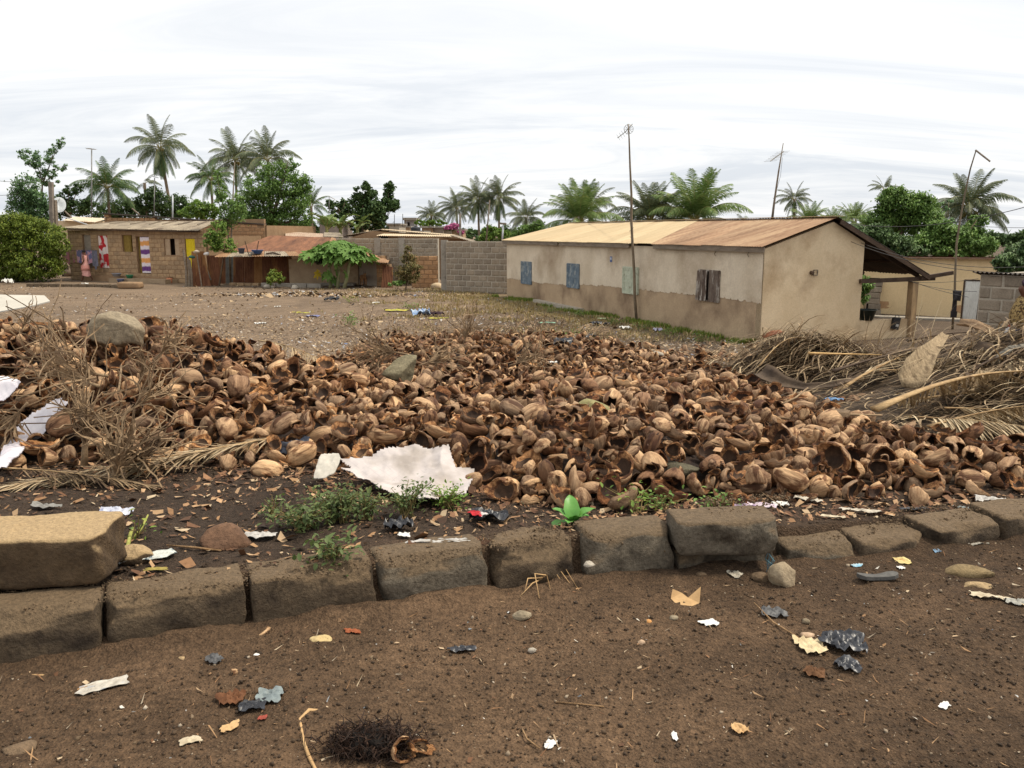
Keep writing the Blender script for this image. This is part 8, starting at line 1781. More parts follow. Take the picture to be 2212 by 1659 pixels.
flower_stalk(at(120,790,6.6),(-.2,0,.9),.5,24,.6,'dry twig spray left of the boulder',10,rad=.008)
flower_stalk(at(265,1010,5.1),(.9,.3,.55),.55,36,.8,'dry flower twigs leaning right from the lower brush',11,rad=.009)
flower_stalk(at(880,765,9.6),(-.9,-.1,.15),.9,60,.5,'twig bundle fanned out behind the wedge shaped rock',12,rad=.010)
flower_stalk(at(905,790,9.2),(.9,.2,.3),.7,40,.6,'dry twigs spreading right behind the wedge shaped rock',13,rad=.009)
flower_stalk(at(1000,745,11.5),(.3,0,.8),.7,34,.8,'loose dry twigs at the back of the heap, centre',14,rad=.009)
flower_stalk(at(1100,790,10),(.9,0,.3),.8,44,.8,'greenish dry twigs at the back of the heap, right of centre',15,rad=.008)
for k,(x0,y0,x1,y1,Y0,Y1,rr,lab)in enumerate(((35,862,208,815,5.6,5.9,.008,'pale straight stick above the torn white plastic'),(1530,868,1705,905,6.9,6.5,.010,'long thin stick lying across the husks at right'),(1765,905,1905,897,6.2,6.4,.009,'curved pale stick in front of the straw fronds'),(1690,872,1745,838,6.7,7.4,.008,'pale curved midrib left of the blue scrap'),(420,905,545,912,6.2,6.0,.004,'thin straight twig crossing the husks left of centre'),(255,850,262,790,5.8,6.2,.008,'short pale stub standing by the twigs'),(1010,1078,1085,1060,4.85,5.0,.014,'thick husk covered stick right of the sack'),(1680,1110,1760,1130,4.4,4.3,.004,'thin brown twig right of the raised kerb block'),(1640,1060,1720,1130,4.75,4.4,.003,'thin stem leaning from the husks to the verge'))):
 a=at(x0,y0,Y0);b=at(x1,y1,Y1);twig([a,a.lerp(b,.5)+Vector((0,0,.02*(-1)**k)),b],rr,lab,name='stick',m=M_stalk)
# ================================================================ dry palm fronds
M_drib=mat('dry_midrib',S(146,116,80),S(196,166,122),4,bump=.5,fine=.3,bscale=30,stretch=(1,1,1),c3=S(104,80,58),s3=3)
M_dribd=mat('dry_midrib_dark',S(70,56,46),S(104,86,70),4,bump=.5,fine=.3,bscale=30)
M_dleaf=mat('dry_leaflet',L3(1,1,1),L3(.85,.85,.85),4,rough=.75,tone='geo',tonecol=[(0,S(78,62,48)),(.35,S(128,106,80)),(.7,S(176,152,118)),(1,S(220,200,164))],fine=.25,trans=.1)
def ribbons(pts_list,widths,tones,name,parent,mats=None):
 V=[];F=[];T=[]
 for pts,w_,tn in zip(pts_list,widths,tones):
  n=len(pts);q=len(V)
  for i,p in enumerate(pts):
   d=(pts[min(i+1,n-1)]-pts[max(i-1,0)]);s_=d.cross(Vector((.15,.1,1)));s_=s_.normalized()if s_.length>1e-6 else Vector((1,0,0));k=w_*(1-.85*(i/(n-1))**2)*.5;V+=[p-s_*k,p+s_*k];T+=[tn,tn]
  for i in range(n-1):F.append((q+2*i,q+2*i+1,q+2*i+3,q+2*i+2))
 o=link(name,npmesh(name,[v[:]for v in V],F,mats or M_dleaf,tone=T),parent);o['kind']='stuff';return o
# mound of fronds on the right
def fm(X,Y):
 g=lambda cx_,cy_,rx,ry,h:h*np.exp(-((X-cx_)/rx)**2-((Y-cy_)/ry)**2)
 return terrain(X,Y)+g(3.9,11.5,1.0,.8,.62)+g(6.1,9.7,1.7,1.15,.84)+g(5.2,8.2,1.5,.8,.26)+.05*fbm(np.asarray(X)*2,np.asarray(Y)*2,66,3)
def fmz(X,Y):return float(fm(np.array(X),np.array(Y)))
def surf(X,Y):return max(fmz(X,Y)-.03,float(pile_h(X,Y))-.04)+.01+rng.uniform(0,.03)
def dry_frond(a,b,label,seed,nl=46,ll=.3,midrib=.028,arch=.08,sides=(-1,1),hang=.7,curl=.5,tone=(.3,1),base_wide=1.8,m=None,fold=0.25,thr=.12,wl=.013,jt=.12):
 r=random.Random(seed);a=Vector(a);b=Vector(b);L=(b-a).length;d=(b-a)/L;s_=d.cross(Vector((0,0,1))).normalized();u=s_.cross(d);n=12
 pts=[a.lerp(b,i/n)+u*arch*L*math.sin(PI*i/n)for i in range(n+1)];o=empty('dry_frond',a,label,'palm frond','dry palm fronds in the heap')
 V=[];F=[]
 for i,p in enumerate(pts): # flattened, keeled midrib, wide at its foot
  t=i/n;w_=midrib*((1-t)*.85+.15)*(1+(base_wide-1)*max(0,1-t*6));h=w_*.45
  dd=(pts[min(i+1,n)]-pts[max(i-1,0)]).normalized();ss=dd.cross(Vector((0,0,1))).normalized();uu=ss.cross(dd);V+=[p-ss*w_,p-ss*w_*.5-uu*h,p+ss*w_*.5-uu*h,p+ss*w_,p+uu*h*.5]
 for i in range(n):
  for j in range(5):F.append((i*5+j,i*5+(j+1)%5,(i+1)*5+(j+1)%5,(i+1)*5+j))
 F+=[(4,3,2,1,0),tuple(n*5+j for j in range(5))]
 MB().add(V,F).build('midrib',m or M_drib,o,smooth=True)
 P=[];W_=[];T=[]
 for k in range(nl):
  t=thr+(1-thr)*(k+r.random()*.5)/nl;f_=t*n;i=min(int(f_),n-1);p=pts[i].lerp(pts[i+1],f_-i)
  for q in sides:
   if r.random()<.06:continue
   ln=ll*L*(math.sin(PI*min(1,.15+.8*t))**.5)*r.uniform(.7,1.15);dr=(s_*q*r.uniform(.4,.9)+d*(.35+.6*t+fold)+Vector((0,0,-hang*r.uniform(.3,1)))).normalized();pp=[p]
   for z in range(5):dr=(dr+Vector((r.gauss(0,jt),r.gauss(0,jt),-.10*curl+r.gauss(0,jt)))).normalized();w_n=pp[-1]+dr*ln/5;w_n.z=max(w_n.z,surf(w_n.x,w_n.y));pp.append(w_n)
   P.append(pp);W_.append(wl*r.uniform(.7,1.3));T.append(r.uniform(*tone))
 ribbons(P,W_,T,'leaflets',o);return o
# the long dry frond lying along the front left foot of the heap
dry_frond(at(598,944,5.75),at(-20,1056,4.75),'long straw coloured frond lying along the front left foot of the heap',1,nl=110,ll=.14,midrib=.016,arch=.0,hang=.2,curl=.2,fold=1.2,base_wide=1.2,thr=.02,tone=(.55,1),wl=.018)
dry_frond(at(560,952,5.7),at(120,1050,4.9),'second dry frond under the long one at front left',2,nl=80,ll=.18,wl=.018,midrib=.010,arch=.01,hang=.3,curl=.2,fold=1.0,base_wide=1.2,thr=.02,tone=(.5,1))
dry_frond(at(10,1010,5.0),at(330,1050,4.85),'dark flattened frond end at the bottom left of the heap',3,nl=50,ll=.22,midrib=.010,arch=.02,hang=.3,fold=1.0,tone=(.0,.6))
dry_frond(at(560,735,9.5),at(720,795,8.8),'small straw frond lying over the back of the heap, left',4,nl=40,ll=.35,midrib=.012,arch=.05,hang=.5,tone=(.4,.9))
gx=np.arange(1.6,9.5,.07);gy=np.arange(6.3,14.5,.07);X,Y=np.meshgrid(gx,gy);Z=fm(X,Y)-.07+.03*fbm(X*7,Y*7,67,3);nx,ny=len(gx),len(gy);i,j=np.meshgrid(np.arange(nx-1),np.arange(ny-1));a=(j*nx+i).ravel()
o=link('frond_mulch',npmesh('frond_mulch',np.stack([X.ravel(),Y.ravel(),Z.ravel()],1),np.stack([a,a+1,a+nx+1,a+nx],1),mat('frond_mulch',S(44,35,27),S(96,78,58),12,bump=1.5,bscale=40,fine=.5),smooth=True));o['kind']='stuff'
rr_=random.Random(8);P=[];W_=[];T=[]
for k in range(4300):
 c=rr_.random()
 if c<.45:X0=rr_.gauss(3.95,.75);Y0=rr_.gauss(11.2,.55);az=rr_.gauss(0,.5)+(PI if rr_.random()<.5 else 0)
 elif c<.66:X0=rr_.gauss(6.0,1.3);Y0=rr_.gauss(9.4,.8);az=rr_.gauss(.2,.7)+(PI if rr_.random()<.5 else 0)
 else:X0=rr_.gauss(4.9,1.2);Y0=rr_.gauss(7.7,.75);az=rr_.gauss(-.1,.5)+(PI if rr_.random()<.5 else 0)
 if X0<2.2 or Y0<6.6:continue
 p=Vector((X0,Y0,fmz(X0,Y0)+rr_.uniform(-.02,.05)));L=rr_.uniform(.25,.85)*(1 if c<.66 else.7);el=abs(rr_.gauss(.1,.35));pp=[p];kk=rr_.gauss(0,.12);ds_=rr_.uniform(.5,1.5)
 for q in range(6):
  dr=Vector((math.cos(az)*math.cos(el),math.sin(az)*math.cos(el),math.sin(el)));nx_=pp[-1]+dr*L/6
  g_=fmz(nx_.x,nx_.y)+.005
  if nx_.z<g_:nx_.z=g_;el=max(el,0)
  pp.append(nx_);az+=kk;el-=.22*ds_
 P.append(pp);W_.append(rr_.uniform(.007,.026));T.append(rr_.betavariate(1.5,2.0))
o=ribbons(P,W_,T,'dry_leaflet_tangle',None);tag(o,'tangle of dry palm leaflets')
dry_frond(at(1748,762,9.9),at(1905,766,10.1),'frond with bright ochre midrib and combed leaflets on the tangle',5,nl=34,ll=.33,jt=.05,midrib=.040,arch=.0,sides=(1,),hang=1.1,curl=.9,tone=(.6,1),base_wide=1.0,m=mat('ochre_midrib',S(196,158,104),S(218,184,130),5,fine=.15),thr=.05,wl=.010)
dry_frond(at(1890,882,7.5),at(2250,800,8.3),'heavy brown ribbed frond sloping up to the right edge',6,nl=80,ll=.34,jt=.04,wl=.020,midrib=.055,arch=.05,sides=(1,-1),hang=.7,tone=(.45,1),base_wide=1.3,thr=.15,fold=.1)
dry_frond(at(2005,920,6.9),at(2280,870,7.0),'pale straw coloured frond with dense drooping leaflets at right edge',7,nl=110,ll=.42,jt=.04,wl=.018,midrib=.018,arch=.03,hang=.8,tone=(.65,1),fold=.0)
dry_frond(at(1985,900,7.1),at(2270,930,6.4),'lowest straw coloured frond at the right edge',8,nl=100,ll=.38,jt=.04,wl=.018,midrib=.014,arch=.02,hang=.5,tone=(.6,1),fold=.2)
dry_frond(at(1810,842,9.3),at(2020,745,10.2),'frond rising to the right from the dark sheath',9,nl=80,ll=.36,jt=.04,wl=.020,midrib=.034,arch=.03,hang=.15,tone=(.4,1),fold=2.2)
dry_frond(at(1800,800,9.8),at(2040,742,10.0),'brown folded frond behind the pale sheath',10,nl=80,ll=.32,jt=.04,wl=.022,midrib=.034,arch=.02,hang=.05,tone=(.1,.6),fold=2.6,m=M_dribd)
dry_frond(at(2060,830,8.6),at(2260,770,9.0),'curved grey frond at the right edge',11,nl=50,ll=.3,midrib=.026,arch=.12,hang=.8,tone=(.2,.9),m=M_dribd)
dry_frond(at(1990,860,8.0),at(2230,850,8.2),'greenish ribbed frond beside the heavy brown one',12,nl=60,ll=.25,midrib=.020,arch=.03,hang=.6,tone=(.4,.95))
dry_frond(at(2020,775,9.6),at(2240,800,9.4),'short broken frond left of the right edge',13,nl=40,ll=.3,midrib=.02,arch=.06,hang=.7,tone=(.2,.9))
dry_frond(at(1960,735,10.6),at(2200,722,10.4),'dark frond on top of the tangle near the bending person',14,nl=50,ll=.26,midrib=.03,arch=.05,hang=.7,tone=(.1,.7),m=M_dribd)
dry_frond(at(2040,880,7.4),at(2300,900,7.2),'flat straw coloured frond spread at the right edge under the heavy brown one',16,nl=110,ll=.34,jt=.04,wl=.018,midrib=.014,arch=.02,hang=.5,tone=(.6,1),fold=.1)
dry_frond(at(2080,842,8.3),at(2300,812,8.8),'bright combed frond above the flat straw coloured one',17,nl=90,ll=.30,jt=.05,wl=.018,midrib=.016,arch=.04,hang=.6,tone=(.55,1),fold=.3)
dry_frond(at(1900,800,9.4),at(2120,812,9.2),'pale frond lying behind the foot of the pale sheath',18,nl=60,ll=.28,midrib=.016,arch=.04,hang=.5,tone=(.4,1),fold=.3)
dry_frond(at(1640,790,10.5),at(1760,735,11.2),'thin frond at the left end of the tangle',15,nl=40,ll=.4,midrib=.012,arch=.15,hang=.6,tone=(.2,.8))
# leaf bases (sheaths)
def sheath(pts,widths,cup,m,label,seed,up=Vector((0,-.35,1)),th=.012):
 V=[];F=[];n=len(pts);k=7;pts=[Vector(p)for p in pts];up=up.normalized()
 for side in(0,1):
  for i,p in enumerate(pts):
   d=(pts[min(i+1,n-1)]-pts[max(i-1,0)]).normalized();s_=d.cross(up).normalized();u=s_.cross(d)
   for j in range(k):x=j/(k-1)*2-1;V.append(p+s_*x*widths[i]+u*(cup*widths[i]*x*x-(th if side else 0)))
 N_=n*k
 for i in range(n-1):
  for j in range(k-1):a=i*k+j;F.append((a,a+1,a+k+1,a+k));F.append((N_+a,N_+a+k,N_+a+k+1,N_+a+1))
 for i in range(n-1):a=i*k;F.append((a,a+k,N_+a+k,N_+a));a+=k-1;F.append((a,N_+a,N_+a+k,a+k))
 for j in range(k-1):F.append((j,N_+j,N_+j+1,j+1));a=(n-1)*k+j;F.append((a,a+1,N_+a+1,N_+a))
 o=MB().add(V,F).build('leaf_sheath',m,None,smooth=True);tag(o,label,'leaf sheath','palm leaf sheaths');return o
M_shp=mat('pale_sheath',S(132,114,88),S(176,154,122),14,bump=.8,fine=.35,bscale=50,stretch=(2.5,1,.5),c3=S(104,86,64),s3=4)
sheath([at(1972,838,8.7),at(1972,822,8.75),at(1985,790,8.9),at(2002,765,9.0),at(2022,745,9.2),at(2042,722,9.4)],[.10,.15,.14,.10,.07,.04],.35,M_shp,'pale shovel shaped leaf sheath standing in the fronds',1,up=Vector((-.5,-1,.5)))
M_shd=mat('dark_sheath',S(66,54,44),S(100,84,68),6,bump=.5,fine=.25,bscale=30)
sheath([at(1640,806,9.6),at(1658,816,9.5),at(1690,830,9.4),at(1740,838,9.3),at(1800,832,9.3),at(1862,812,9.6)],[.12,.13,.09,.05,.035,.02],.6,M_shd,'long dark curved leaf stem with flared base at the foot of the tangle',2,up=Vector((0,-.8,1)))
sheath([at(2070,700,10.4),at(2095,704,10.3),at(2125,716,10.1),at(2165,738,9.9),at(2230,768,9.6)],[.06,.085,.08,.06,.04],.7,mat('brown_sheath',S(120,98,76),S(164,136,106),5,bump=.5,fine=.2),'long brown leaf sheath with curled dark tip sloping down to the right edge',3,up=Vector((.2,-1,.9)))
sheath([at(2150,790,9.0),at(2160,770,9.0),at(2185,752,9.1),at(2230,745,9.2)],[.03,.035,.035,.03],.4,mat('grey_sheath',S(120,116,106),S(152,146,134),6,fine=.2),'grey arching leaf midrib near the right edge',4)
sheath([at(2092,862,8.2),at(2098,840,8.2),at(2112,818,8.3),at(2120,800,8.4)],[.09,.09,.06,.03],.5,M_shp,'small cupped brown sheath above the straw coloured fronds',5,up=Vector((.3,-1,.4)))
sheath([at(2098,760,9.3),at(2120,768,9.2),at(2150,784,9.0)],[.12,.15,.10],.6,M_shd,'dark hollow sheath under the brown one at the right',6,up=Vector((0,-1,.6)))
sheath([at(1650,728,11.2),at(1672,720,11.3),at(1690,716,11.4)],[.03,.05,.03],.4,mat('red_brown_bit',S(110,66,44),S(140,90,62),7),'small reddish husk bit on the left top of the tangle',7)
# wispy stalks standing above
ws=empty('dry_grass_stalks',at(1960,760,10.2),'wispy dry stalks rising from the tangle before the veranda','dry stalks');P=[];W_=[];T=[]
r=random.Random(5)
for k in range(70):
 px=r.uniform(1850,2040);p=at(px,745+r.uniform(-10,15),10.3);az=r.gauss(.3,.9);el=r.uniform(.6,1.4);L=r.uniform(.3,.75);pp=[p];ds_=r.uniform(0,.35)
 for q in range(7):pp.append(pp[-1]+Vector((math.cos(az)*math.cos(el),math.sin(az)*.3,math.sin(el)))*L/7);el-=ds_
 P.append(pp);W_.append(r.uniform(.007,.012));T.append(r.uniform(.4,.95))
ribbons(P,W_,T,'stalks',ws)
P=[];W_=[];T=[] # loops of leaflets over the left mound
for k in range(60):
 px=r.uniform(1640,1850);p=at(px,752+r.uniform(-18,12),11.2);az=r.gauss(0,.7);el=r.uniform(.5,1.2);L=r.uniform(.5,.95);pp=[p]
 for q in range(8):pp.append(pp[-1]+Vector((math.cos(az)*math.cos(el),math.sin(az)*.4,math.sin(el)))*L/8);el-=r.uniform(.18,.36)
 P.append(pp);W_.append(r.uniform(.008,.014));T.append(r.uniform(.3,.9))
w2=empty('dry_grass_stalks',at(1740,752,11.2),'arching dry leaflets looping over the left part of the tangle','dry stalks');ribbons(P,W_,T,'stalks',w2)
# black twigs and dark litter between heap and tangle
def xy_gap(r,n):X=r.uniform(1.8,5.0,n);Y=r.uniform(8.5,17.5,n);k=(edge_dist(X,Y)<.3)&(X<5.4-(Y-19.4)*.3);return X[k],Y[k]
chips('dark_wood_chips',4200,xy_gap,.015,.09,71,lambda X,Y:np.maximum(ground_h_(X,Y),0*X-9),lift=.015)
def xy_tw(r,n):X=r.normal(size=n)*1.6-.2;Y=r.normal(size=n)*1.1+13.6;return X,Y
rs=np.random.RandomState(9);X,Y=xy_tw(rs,420);m=MB()
for x,y in zip(X,Y):
 p=Vector((x,y,float(pile_h(x,y))+.06));d=Vector((rs.normal(),rs.normal(),abs(rs.normal())*.5)).normalized()*rs.uniform(.12,.4);m.tube([p,p+d*.5+Vector((0,0,.03)),p+d],rs.uniform(.003,.006),3)
o=m.build('twig_litter',M_stalk);o['kind']='stuff'
# ================================================================ rubbish lying on the lot
def lot(px,py,sx,sy,m,label,cat,seed,rz=0,bump=.8,name='rubbish_polybag',**k):p=on(px,py,-.88);return crumple(name,p,sx,sy,m,label,cat,seed,rz=rz,bump=bump,hfun=gh2,lift=.03,**k)
lot(908,681,.27,.22,mat('blue_white_polybag',S(70,120,180),S(206,216,224),12),'blue and white polybag lying on the middle of the lot','polybag',1,bump=1.2)
lot(936,681,.30,.16,mat('purple_dark',S(44,30,36),S(64,44,50),9),'dark purple rag right of the blue and white polybag','rag',2)
lot(676,687,.20,.10,mat('packet_rb',S(206,206,206),S(70,80,160),8,c3=S(190,60,40),s3=5),'red white and blue packet on the left part of the lot','packet',3)
lot(563,703,.16,.09,M_paper,'white polybag on the sandy ground behind the heap','polybag',4,bump=1)
lot(600,662,.10,.05,M_paper,'small white scrap on the left part of the lot','scrap',5);lot(717,648,.25,.14,M_blackbag,'black plastic in front of the papaya slab','plastic scrap',6,bump=1.2)
lot(812,655,.13,.07,M_paper,'white scrap under the goat on open ground','scrap',7);lot(1286,704,.16,.09,M_blackbag,'black polybag on the ground before the long wall','polybag',8,bump=1.2);lot(1310,705,.10,.07,M_blackbag,'small black polybag right beside the other before the long wall','polybag',9,bump=1.2)
lot(1421,717,.12,.08,mat('lilac_polybag',S(176,170,190),S(200,196,210),8),'lilac white polybag by the grass strip','polybag',10,bump=1.2);lot(1268,730,.22,.09,M_blackbag,'dark grey film on the ground behind the heap at right','plastic scrap',11,bump=1.2)
lot(1300,692,.11,.07,mat('pale_green_polybag',S(190,196,150),S(206,212,170),8),'pale yellowish polybag in the grass by the long wall','polybag',12);lot(1180,699,.22,.05,mat('mint_film',S(140,176,150),S(160,196,170),8),'mint green film on the lot right of centre','plastic scrap',13);lot(1350,712,.14,.10,M_paper,'white scrap in the grass near the antenna pole foot','scrap',14)
lot(18,602+10,.25,.2,M_paper,'white bucket shaped polybag at the far left before the hedge','polybag',15,bump=1.5);lot(183,615,.16,.1,M_paper,'white polybag in front of the yard wall','polybag',16,bump=1.2)
for k,(px,py,lab)in enumerate(((862,672,'patch of bright yellow green leaves on the lot'),(655,678,'yellow peel left of the blue and white polybag'),(945,688,'yellow leaves under the blue and white polybag'),(640,676,'yellow peel near the packet'))):
 lot(px,py,(.45,.2,.3,.15)[k],(.12,.06,.08,.05)[k],mat('yellow_green',S(150,150,60),S(196,190,90),14,c3=S(196,160,60),s3=8),lab,'leaves',20+k,bump=.5,ragged=.7,name='yellow_leaves')
m=MB();m.lathe((0,0,0),[(0,0),(.09,0),(.09,.2),(.085,.2),(.08,.02),(0,.02)],14);o=m.build('tin_can',mat('tan_tin',S(176,146,116),S(196,170,140),5),smooth=True,loc=on(1006,686,-.84),rot=(R(80),.2,.5));tag(o,'tan tin can lying open on the lot right of the dark rag','can')
weed(1058/1.4756+40,704,-.86,.35,.3,9,12,.07,'green weed growing on the lot left of centre',121,kind='mid')
weed(888,664,-.86,.2,.5,9,12,.06,'low green weed in the middle of the lot',122,kind='mid');weed(1225,722,-.86,.2,.5,10,14,.05,'flat green weed behind the heap before the long wall',123,kind='mid');weed(760,650,-.86,.25,.6,8,12,.06,'weed patch in front of the papaya',124,kind='hedge')
for k,(px,py)in enumerate(((1330,703),(1390,712),(1450,722),(1520,738),(1250,684),(1190,674))):
 weed(px,py,-.88,.22,.35,10,14,.045,('weed left of the antenna pole foot','weed right of the antenna pole foot','weed in the grass strip under the mint window gap','weed at the wall foot below the bare plank shutters','weed at the wall foot below the second blue window','weed at the end of the wall footing')[k],130+k,kind='mid')
# ================================================================ living things
def skin_body(name,joints,edges,mats,parent,root=0,sub=2):
 me=bpy.data.meshes.new(name);bm=bmesh.new();lay=bm.verts.layers.skin.verify();vs=[]
 for k,(co,rad)in enumerate(joints):
  v=bm.verts.new(co);v[lay].radius=rad if hasattr(rad,'__len__')else(rad,rad);v[lay].use_root=(k==root);vs.append(v)
 for a,b in edges:bm.edges.new((vs[a],vs[b]))
 bm.to_mesh(me);bm.free();me.materials.append(mats);o=link(name,me,parent,world=False);s_=o.modifiers.new('skin','SKIN');s_.use_smooth_shade=True;u=o.modifiers.new('sub','SUBSURF');u.levels=sub;u.render_levels=sub;return o
M_skin=mat('skin_brown',S(84,52,38),S(104,68,50),8,rough=.5,fine=.1)
M_hair=mat('hair_black',S(22,19,18),S(34,30,28),30,rough=.8,fine=.3)
# woman walking in the yard, facing left
wp=on(187,608);wo_=empty('person',wp,'woman in a pale pink wrap dress walking left past the washing','person')
J=[((0,0,.92),.12),((0,0,1.1),.10),((.0,0,1.32),.115),((0,0,1.42),.05),((-.03,0,1.50),.07),((-.035,0,1.58),.082),((-.125,0,1.51),.018),
((.0,-.16,1.34),.052),((.06,-.22,1.10),.04),((-.08,-.2,.93),.03),((-.13,-.2,.88),.028),((.0,.16,1.34),.052),((.06,.2,1.10),.04),((-.06,.2,.94),.03),((-.1,.2,.88),.028),
((0,-.09,.86),.09),((-.12,-.09,.46),.062),((-.16,-.09,.08),.036),((-.27,-.09,.03),.03),((0,.09,.86),.09),((.10,.09,.46),.062),((.28,.09,.12),.036),((.22,.09,.03),.03)]
E_=[(0,1),(1,2),(2,3),(3,4),(4,5),(4,6),(2,7),(7,8),(8,9),(9,10),(2,11),(11,12),(12,13),(13,14),(0,15),(15,16),(16,17),(17,18),(0,19),(19,20),(20,21),(21,22)]
skin_body('body',J,E_,M_skin,wo_)
M_pink=mat('pink_dress',S(206,146,138),S(222,170,160),5,fine=.2)
dr_=MB();n=28;prof=[(1.38,.10,.15),(1.30,.135,.165),(1.12,.125,.14),(.98,.15,.17),(.80,.18,.20),(.62,.19,.21),(.44,.20,.20),(.30,.22,.20)]
V=[];F=[]
for i,(z,rx,ry)in enumerate(prof):
 for j in range(n):a=2*PI*j/n;w_=1+.05*math.sin(a*7+i)*(i/7)*1.4;V.append((rx*math.cos(a)*w_+(.02 if i>5 else 0),ry*math.sin(a)*w_,z+(.03*math.sin(a*2)if i==7 else 0)))
for i in range(len(prof)-1):
 for j in range(n):F.append((i*n+j,(i+1)*n+j,(i+1)*n+(j+1)%n,i*n+(j+1)%n))
dr_.add(V,F).build('dress',M_pink,wo_,smooth=True,world=False)
sc_=MB();sc_.lathe((0.0,0,.72),[(.205,.14),(.215,.02),(.235,-.12),(.20,-.10),(.19,.1)],24);sc_.build('wrap_cloth',mat('pink_wrap',S(214,140,130),S(226,166,154),6),wo_,smooth=True,world=False)
h=link('hair',rock_mesh('hair',(.105,.095,.11),3,M_hair,3,amp=.2,flat=1),wo_,loc=(-.015,0,1.60),world=False)
# stooping person at the right edge, seen from the side
rp=at(2222,700,16.3);rp.z=GZ;ro=empty('person',rp,'person in mottled yellow top and blue wrap bending at the right edge','person')
J=[((.0,0,.80),.13),((-.03,0,.98),.125),((-.08,0,1.22),.13),((-.12,0,1.36),.058),((-.17,0,1.45),.072),((-.15,0,1.54),.088),((-.265,0,1.475),.02),((-.235,0,1.41),.03),
((-.08,-.19,1.24),.058),((-.12,-.26,.98),.046),((-.20,-.25,.72),.036),((-.235,-.25,.62),.032),((-.06,.19,1.24),.058),((-.08,.25,.98),.046),((-.26,.16,.80),.035),((-.33,.12,.76),.03),
((.02,-.10,.76),.10),((-.01,-.10,.42),.07),((.03,-.10,.08),.042),((-.12,-.10,.03),.035),((.02,.10,.76),.10),((.06,.10,.42),.07),((.10,.10,.08),.042),((-.05,.10,.03),.035)]
E_=[(0,1),(1,2),(2,3),(3,4),(4,5),(4,6),(4,7),(2,8),(8,9),(9,10),(10,11),(2,12),(12,13),(13,14),(14,15),(0,16),(16,17),(17,18),(18,19),(0,20),(20,21),(21,22),(22,23)]
skin_body('body',J,E_,M_skin,ro)
for(hx,hy,hz)in((-.235,-.25,.60),(-.33,.12,.75)): # fingers
 f=MB()
 for q in range(4):b0=Vector((hx-.01+.006*q,hy-.022+.015*q,hz));f.tube([b0,b0+Vector((-.012,0,-.035)),b0+Vector((-.002,0,-.066+.004*abs(q-1.5)))],[.009,.0085,.007],5)
 b0=Vector((hx-.02,hy-.03,hz+.02));f.tube([b0,b0+Vector((-.03,-.005,-.02)),b0+Vector((-.035,0,-.045))],[.010,.009,.008],5);f.build('fingers',M_skin,ro,smooth=True,world=False)
V=[];F=[];prof=[(1.33,.09,.14,-.10),(1.26,.15,.20,-.10),(1.12,.19,.22,-.12),(.98,.225,.23,-.13),(.86,.23,.24,-.12),(.76,.20,.22,-.07),(.74,.18,.21,-.05)]
for i,(z,rx,ry,ox)in enumerate(prof):
 for j in range(n):a=2*PI*j/n;w_=1+.03*math.sin(a*6+i*1.3);V.append((ox+rx*math.cos(a)*w_,ry*math.sin(a)*w_,z+.015*math.sin(a*3)))
for i in range(len(prof)-1):
 for j in range(n):F.append((i*n+j,(i+1)*n+j,(i+1)*n+(j+1)%n,i*n+(j+1)%n))
MB().add(V,F).build('top',mat('mottled_top',S(128,102,58),S(176,152,104),34,c3=S(70,52,34),s3=22,t3=(.52,.56),fine=.3),ro,smooth=True,world=False)
V=[];F=[];prof=[(.78,.19,.20,-.03),(.66,.215,.23,-.02),(.45,.22,.23,.0),(.26,.24,.24,.02)]
for i,(z,rx,ry,ox)in enumerate(prof):
 for j in range(n):a=2*PI*j/n;w_=1+.05*math.sin(a*7+i)*i/3;V.append((ox+rx*math.cos(a)*w_,ry*math.sin(a)*w_,z))
for i in range(len(prof)-1):
 for j in range(n):F.append((i*n+j,(i+1)*n+j,(i+1)*n+(j+1)%n,i*n+(j+1)%n))
MB().add(V,F).build('wrap_skirt',mat('blue_print',S(36,48,78),S(56,72,104),20,c3=S(176,180,190),s3=9,t3=(.6,.63)),ro,smooth=True,world=False)
link('hair',rock_mesh('hair',(.098,.088,.10),4,mat('purple_black_scarf',S(44,30,42),S(60,42,58),12),3,amp=.1,flat=1),ro,loc=(-.12,0,1.575),world=False)
b_=MB();b_.lathe((0,0,0),[(0,0),(.035,0),(.038,.12),(.016,.16),(.016,.17),(0,.17)],12);bt=b_.build('bottle',mat('white_bottle',S(206,206,206),S(220,220,220)),None,smooth=True,loc=rp+Vector((-.37,.10,.58)),rot=(0,.35,0));tag(bt,'white bottle with red cap held by the person at the right edge','bottle')
b_=MB();b_.lathe((0,0,.165),[(0,0),(.024,0),(.024,.04),(0,.04)],10);b_.build('cap',mat('red_cap',S(176,36,40),S(190,50,50)),bt,world=False)
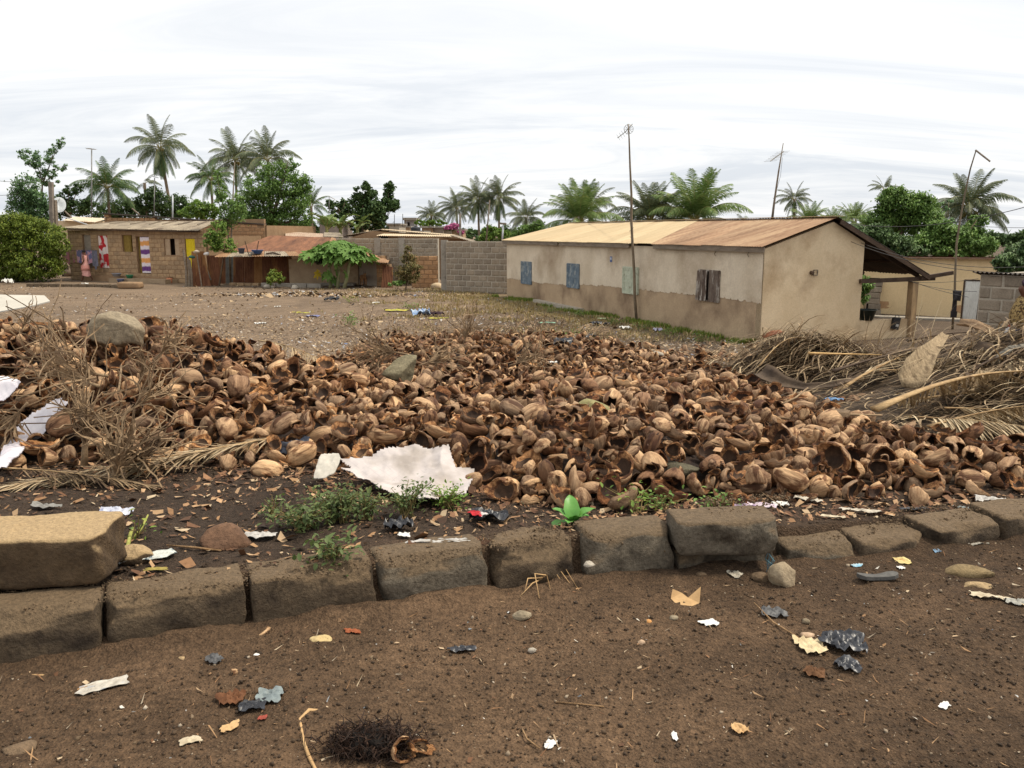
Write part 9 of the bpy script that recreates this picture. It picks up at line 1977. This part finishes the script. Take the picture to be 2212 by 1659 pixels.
# goat
gp_=on(784,617);go=empty('goat',gp_,'brown goat standing before the grey wall right of the papaya trees','goat',rz=R(-70))
J=[((0,0,.36),.115),((.16,0,.365),.12),((.34,0,.37),.105),((.42,0,.42),.07),((.50,0,.50),.05),((.56,0,.52),.045),((.66,0,.47),.026),((-.10,0,.37),.09),((-.19,0,.42),.02),
((.30,.08,.30),.05),((.32,.085,.17),.026),((.31,.085,.02),.02),((.30,-.08,.30),.05),((.31,-.085,.17),.026),((.32,-.085,.02),.02),
((-.05,.08,.30),.065),((-.02,.085,.21),.034),((-.11,.085,.14),.022),((-.09,.085,.02),.02),((-.05,-.08,.30),.065),((-.02,-.085,.21),.034),((-.11,-.085,.14),.022),((-.09,-.085,.02),.02),((.53,.07,.55),.016),((.53,-.07,.55),.016)]
E_=[(0,1),(1,2),(2,3),(3,4),(4,5),(5,6),(0,7),(7,8),(2,9),(9,10),(10,11),(2,12),(12,13),(13,14),(7,15),(15,16),(16,17),(17,18),(7,19),(19,20),(20,21),(21,22),(5,23),(5,24)]
skin_body('body',J,E_,mat('goat_brown',S(150,106,70),S(182,138,96),9,c3=S(60,42,32),s3=5),go);hn=MB()
for s_ in(-1,1):hn.tube([(.52,.025*s_,.56),(.50,.035*s_,.62),(.46,.04*s_,.64)],[.012,.009,.004],5)
hn.build('horns',M_woodd,go,world=False);go.scale=(1.12,)*3
# hens
for k,(px,py,rz,m_,lab)in enumerate(((124,590,2.8,mat('hen_brown',S(128,76,46),S(156,100,64),12),'brown hen pecking by the hedge'),)):
 ho=empty('hen',on(px,py),lab,'hen',rz=rz)
 skin_body('body',[((0,0,.2),.09),((.10,0,.21),.075),((.17,0,.29),.035),((.20,0,.33),.034),((.245,0,.325),.010),((-.10,0,.24),.06),((-.2,0,.32),.03),((.02,.04,.12),.03),((.02,.045,.01),.010),((.02,-.04,.12),.03),((.02,-.045,.01),.010)],[(0,1),(1,2),(2,3),(3,4),(0,5),(5,6),(0,7),(7,8),(0,9),(9,10)],m_,ho)
 cb=MB();cb.box((.2,0,.375),(.05,.01,.03));cb.build('comb',mat('comb_red',S(170,40,36)),ho,world=False)
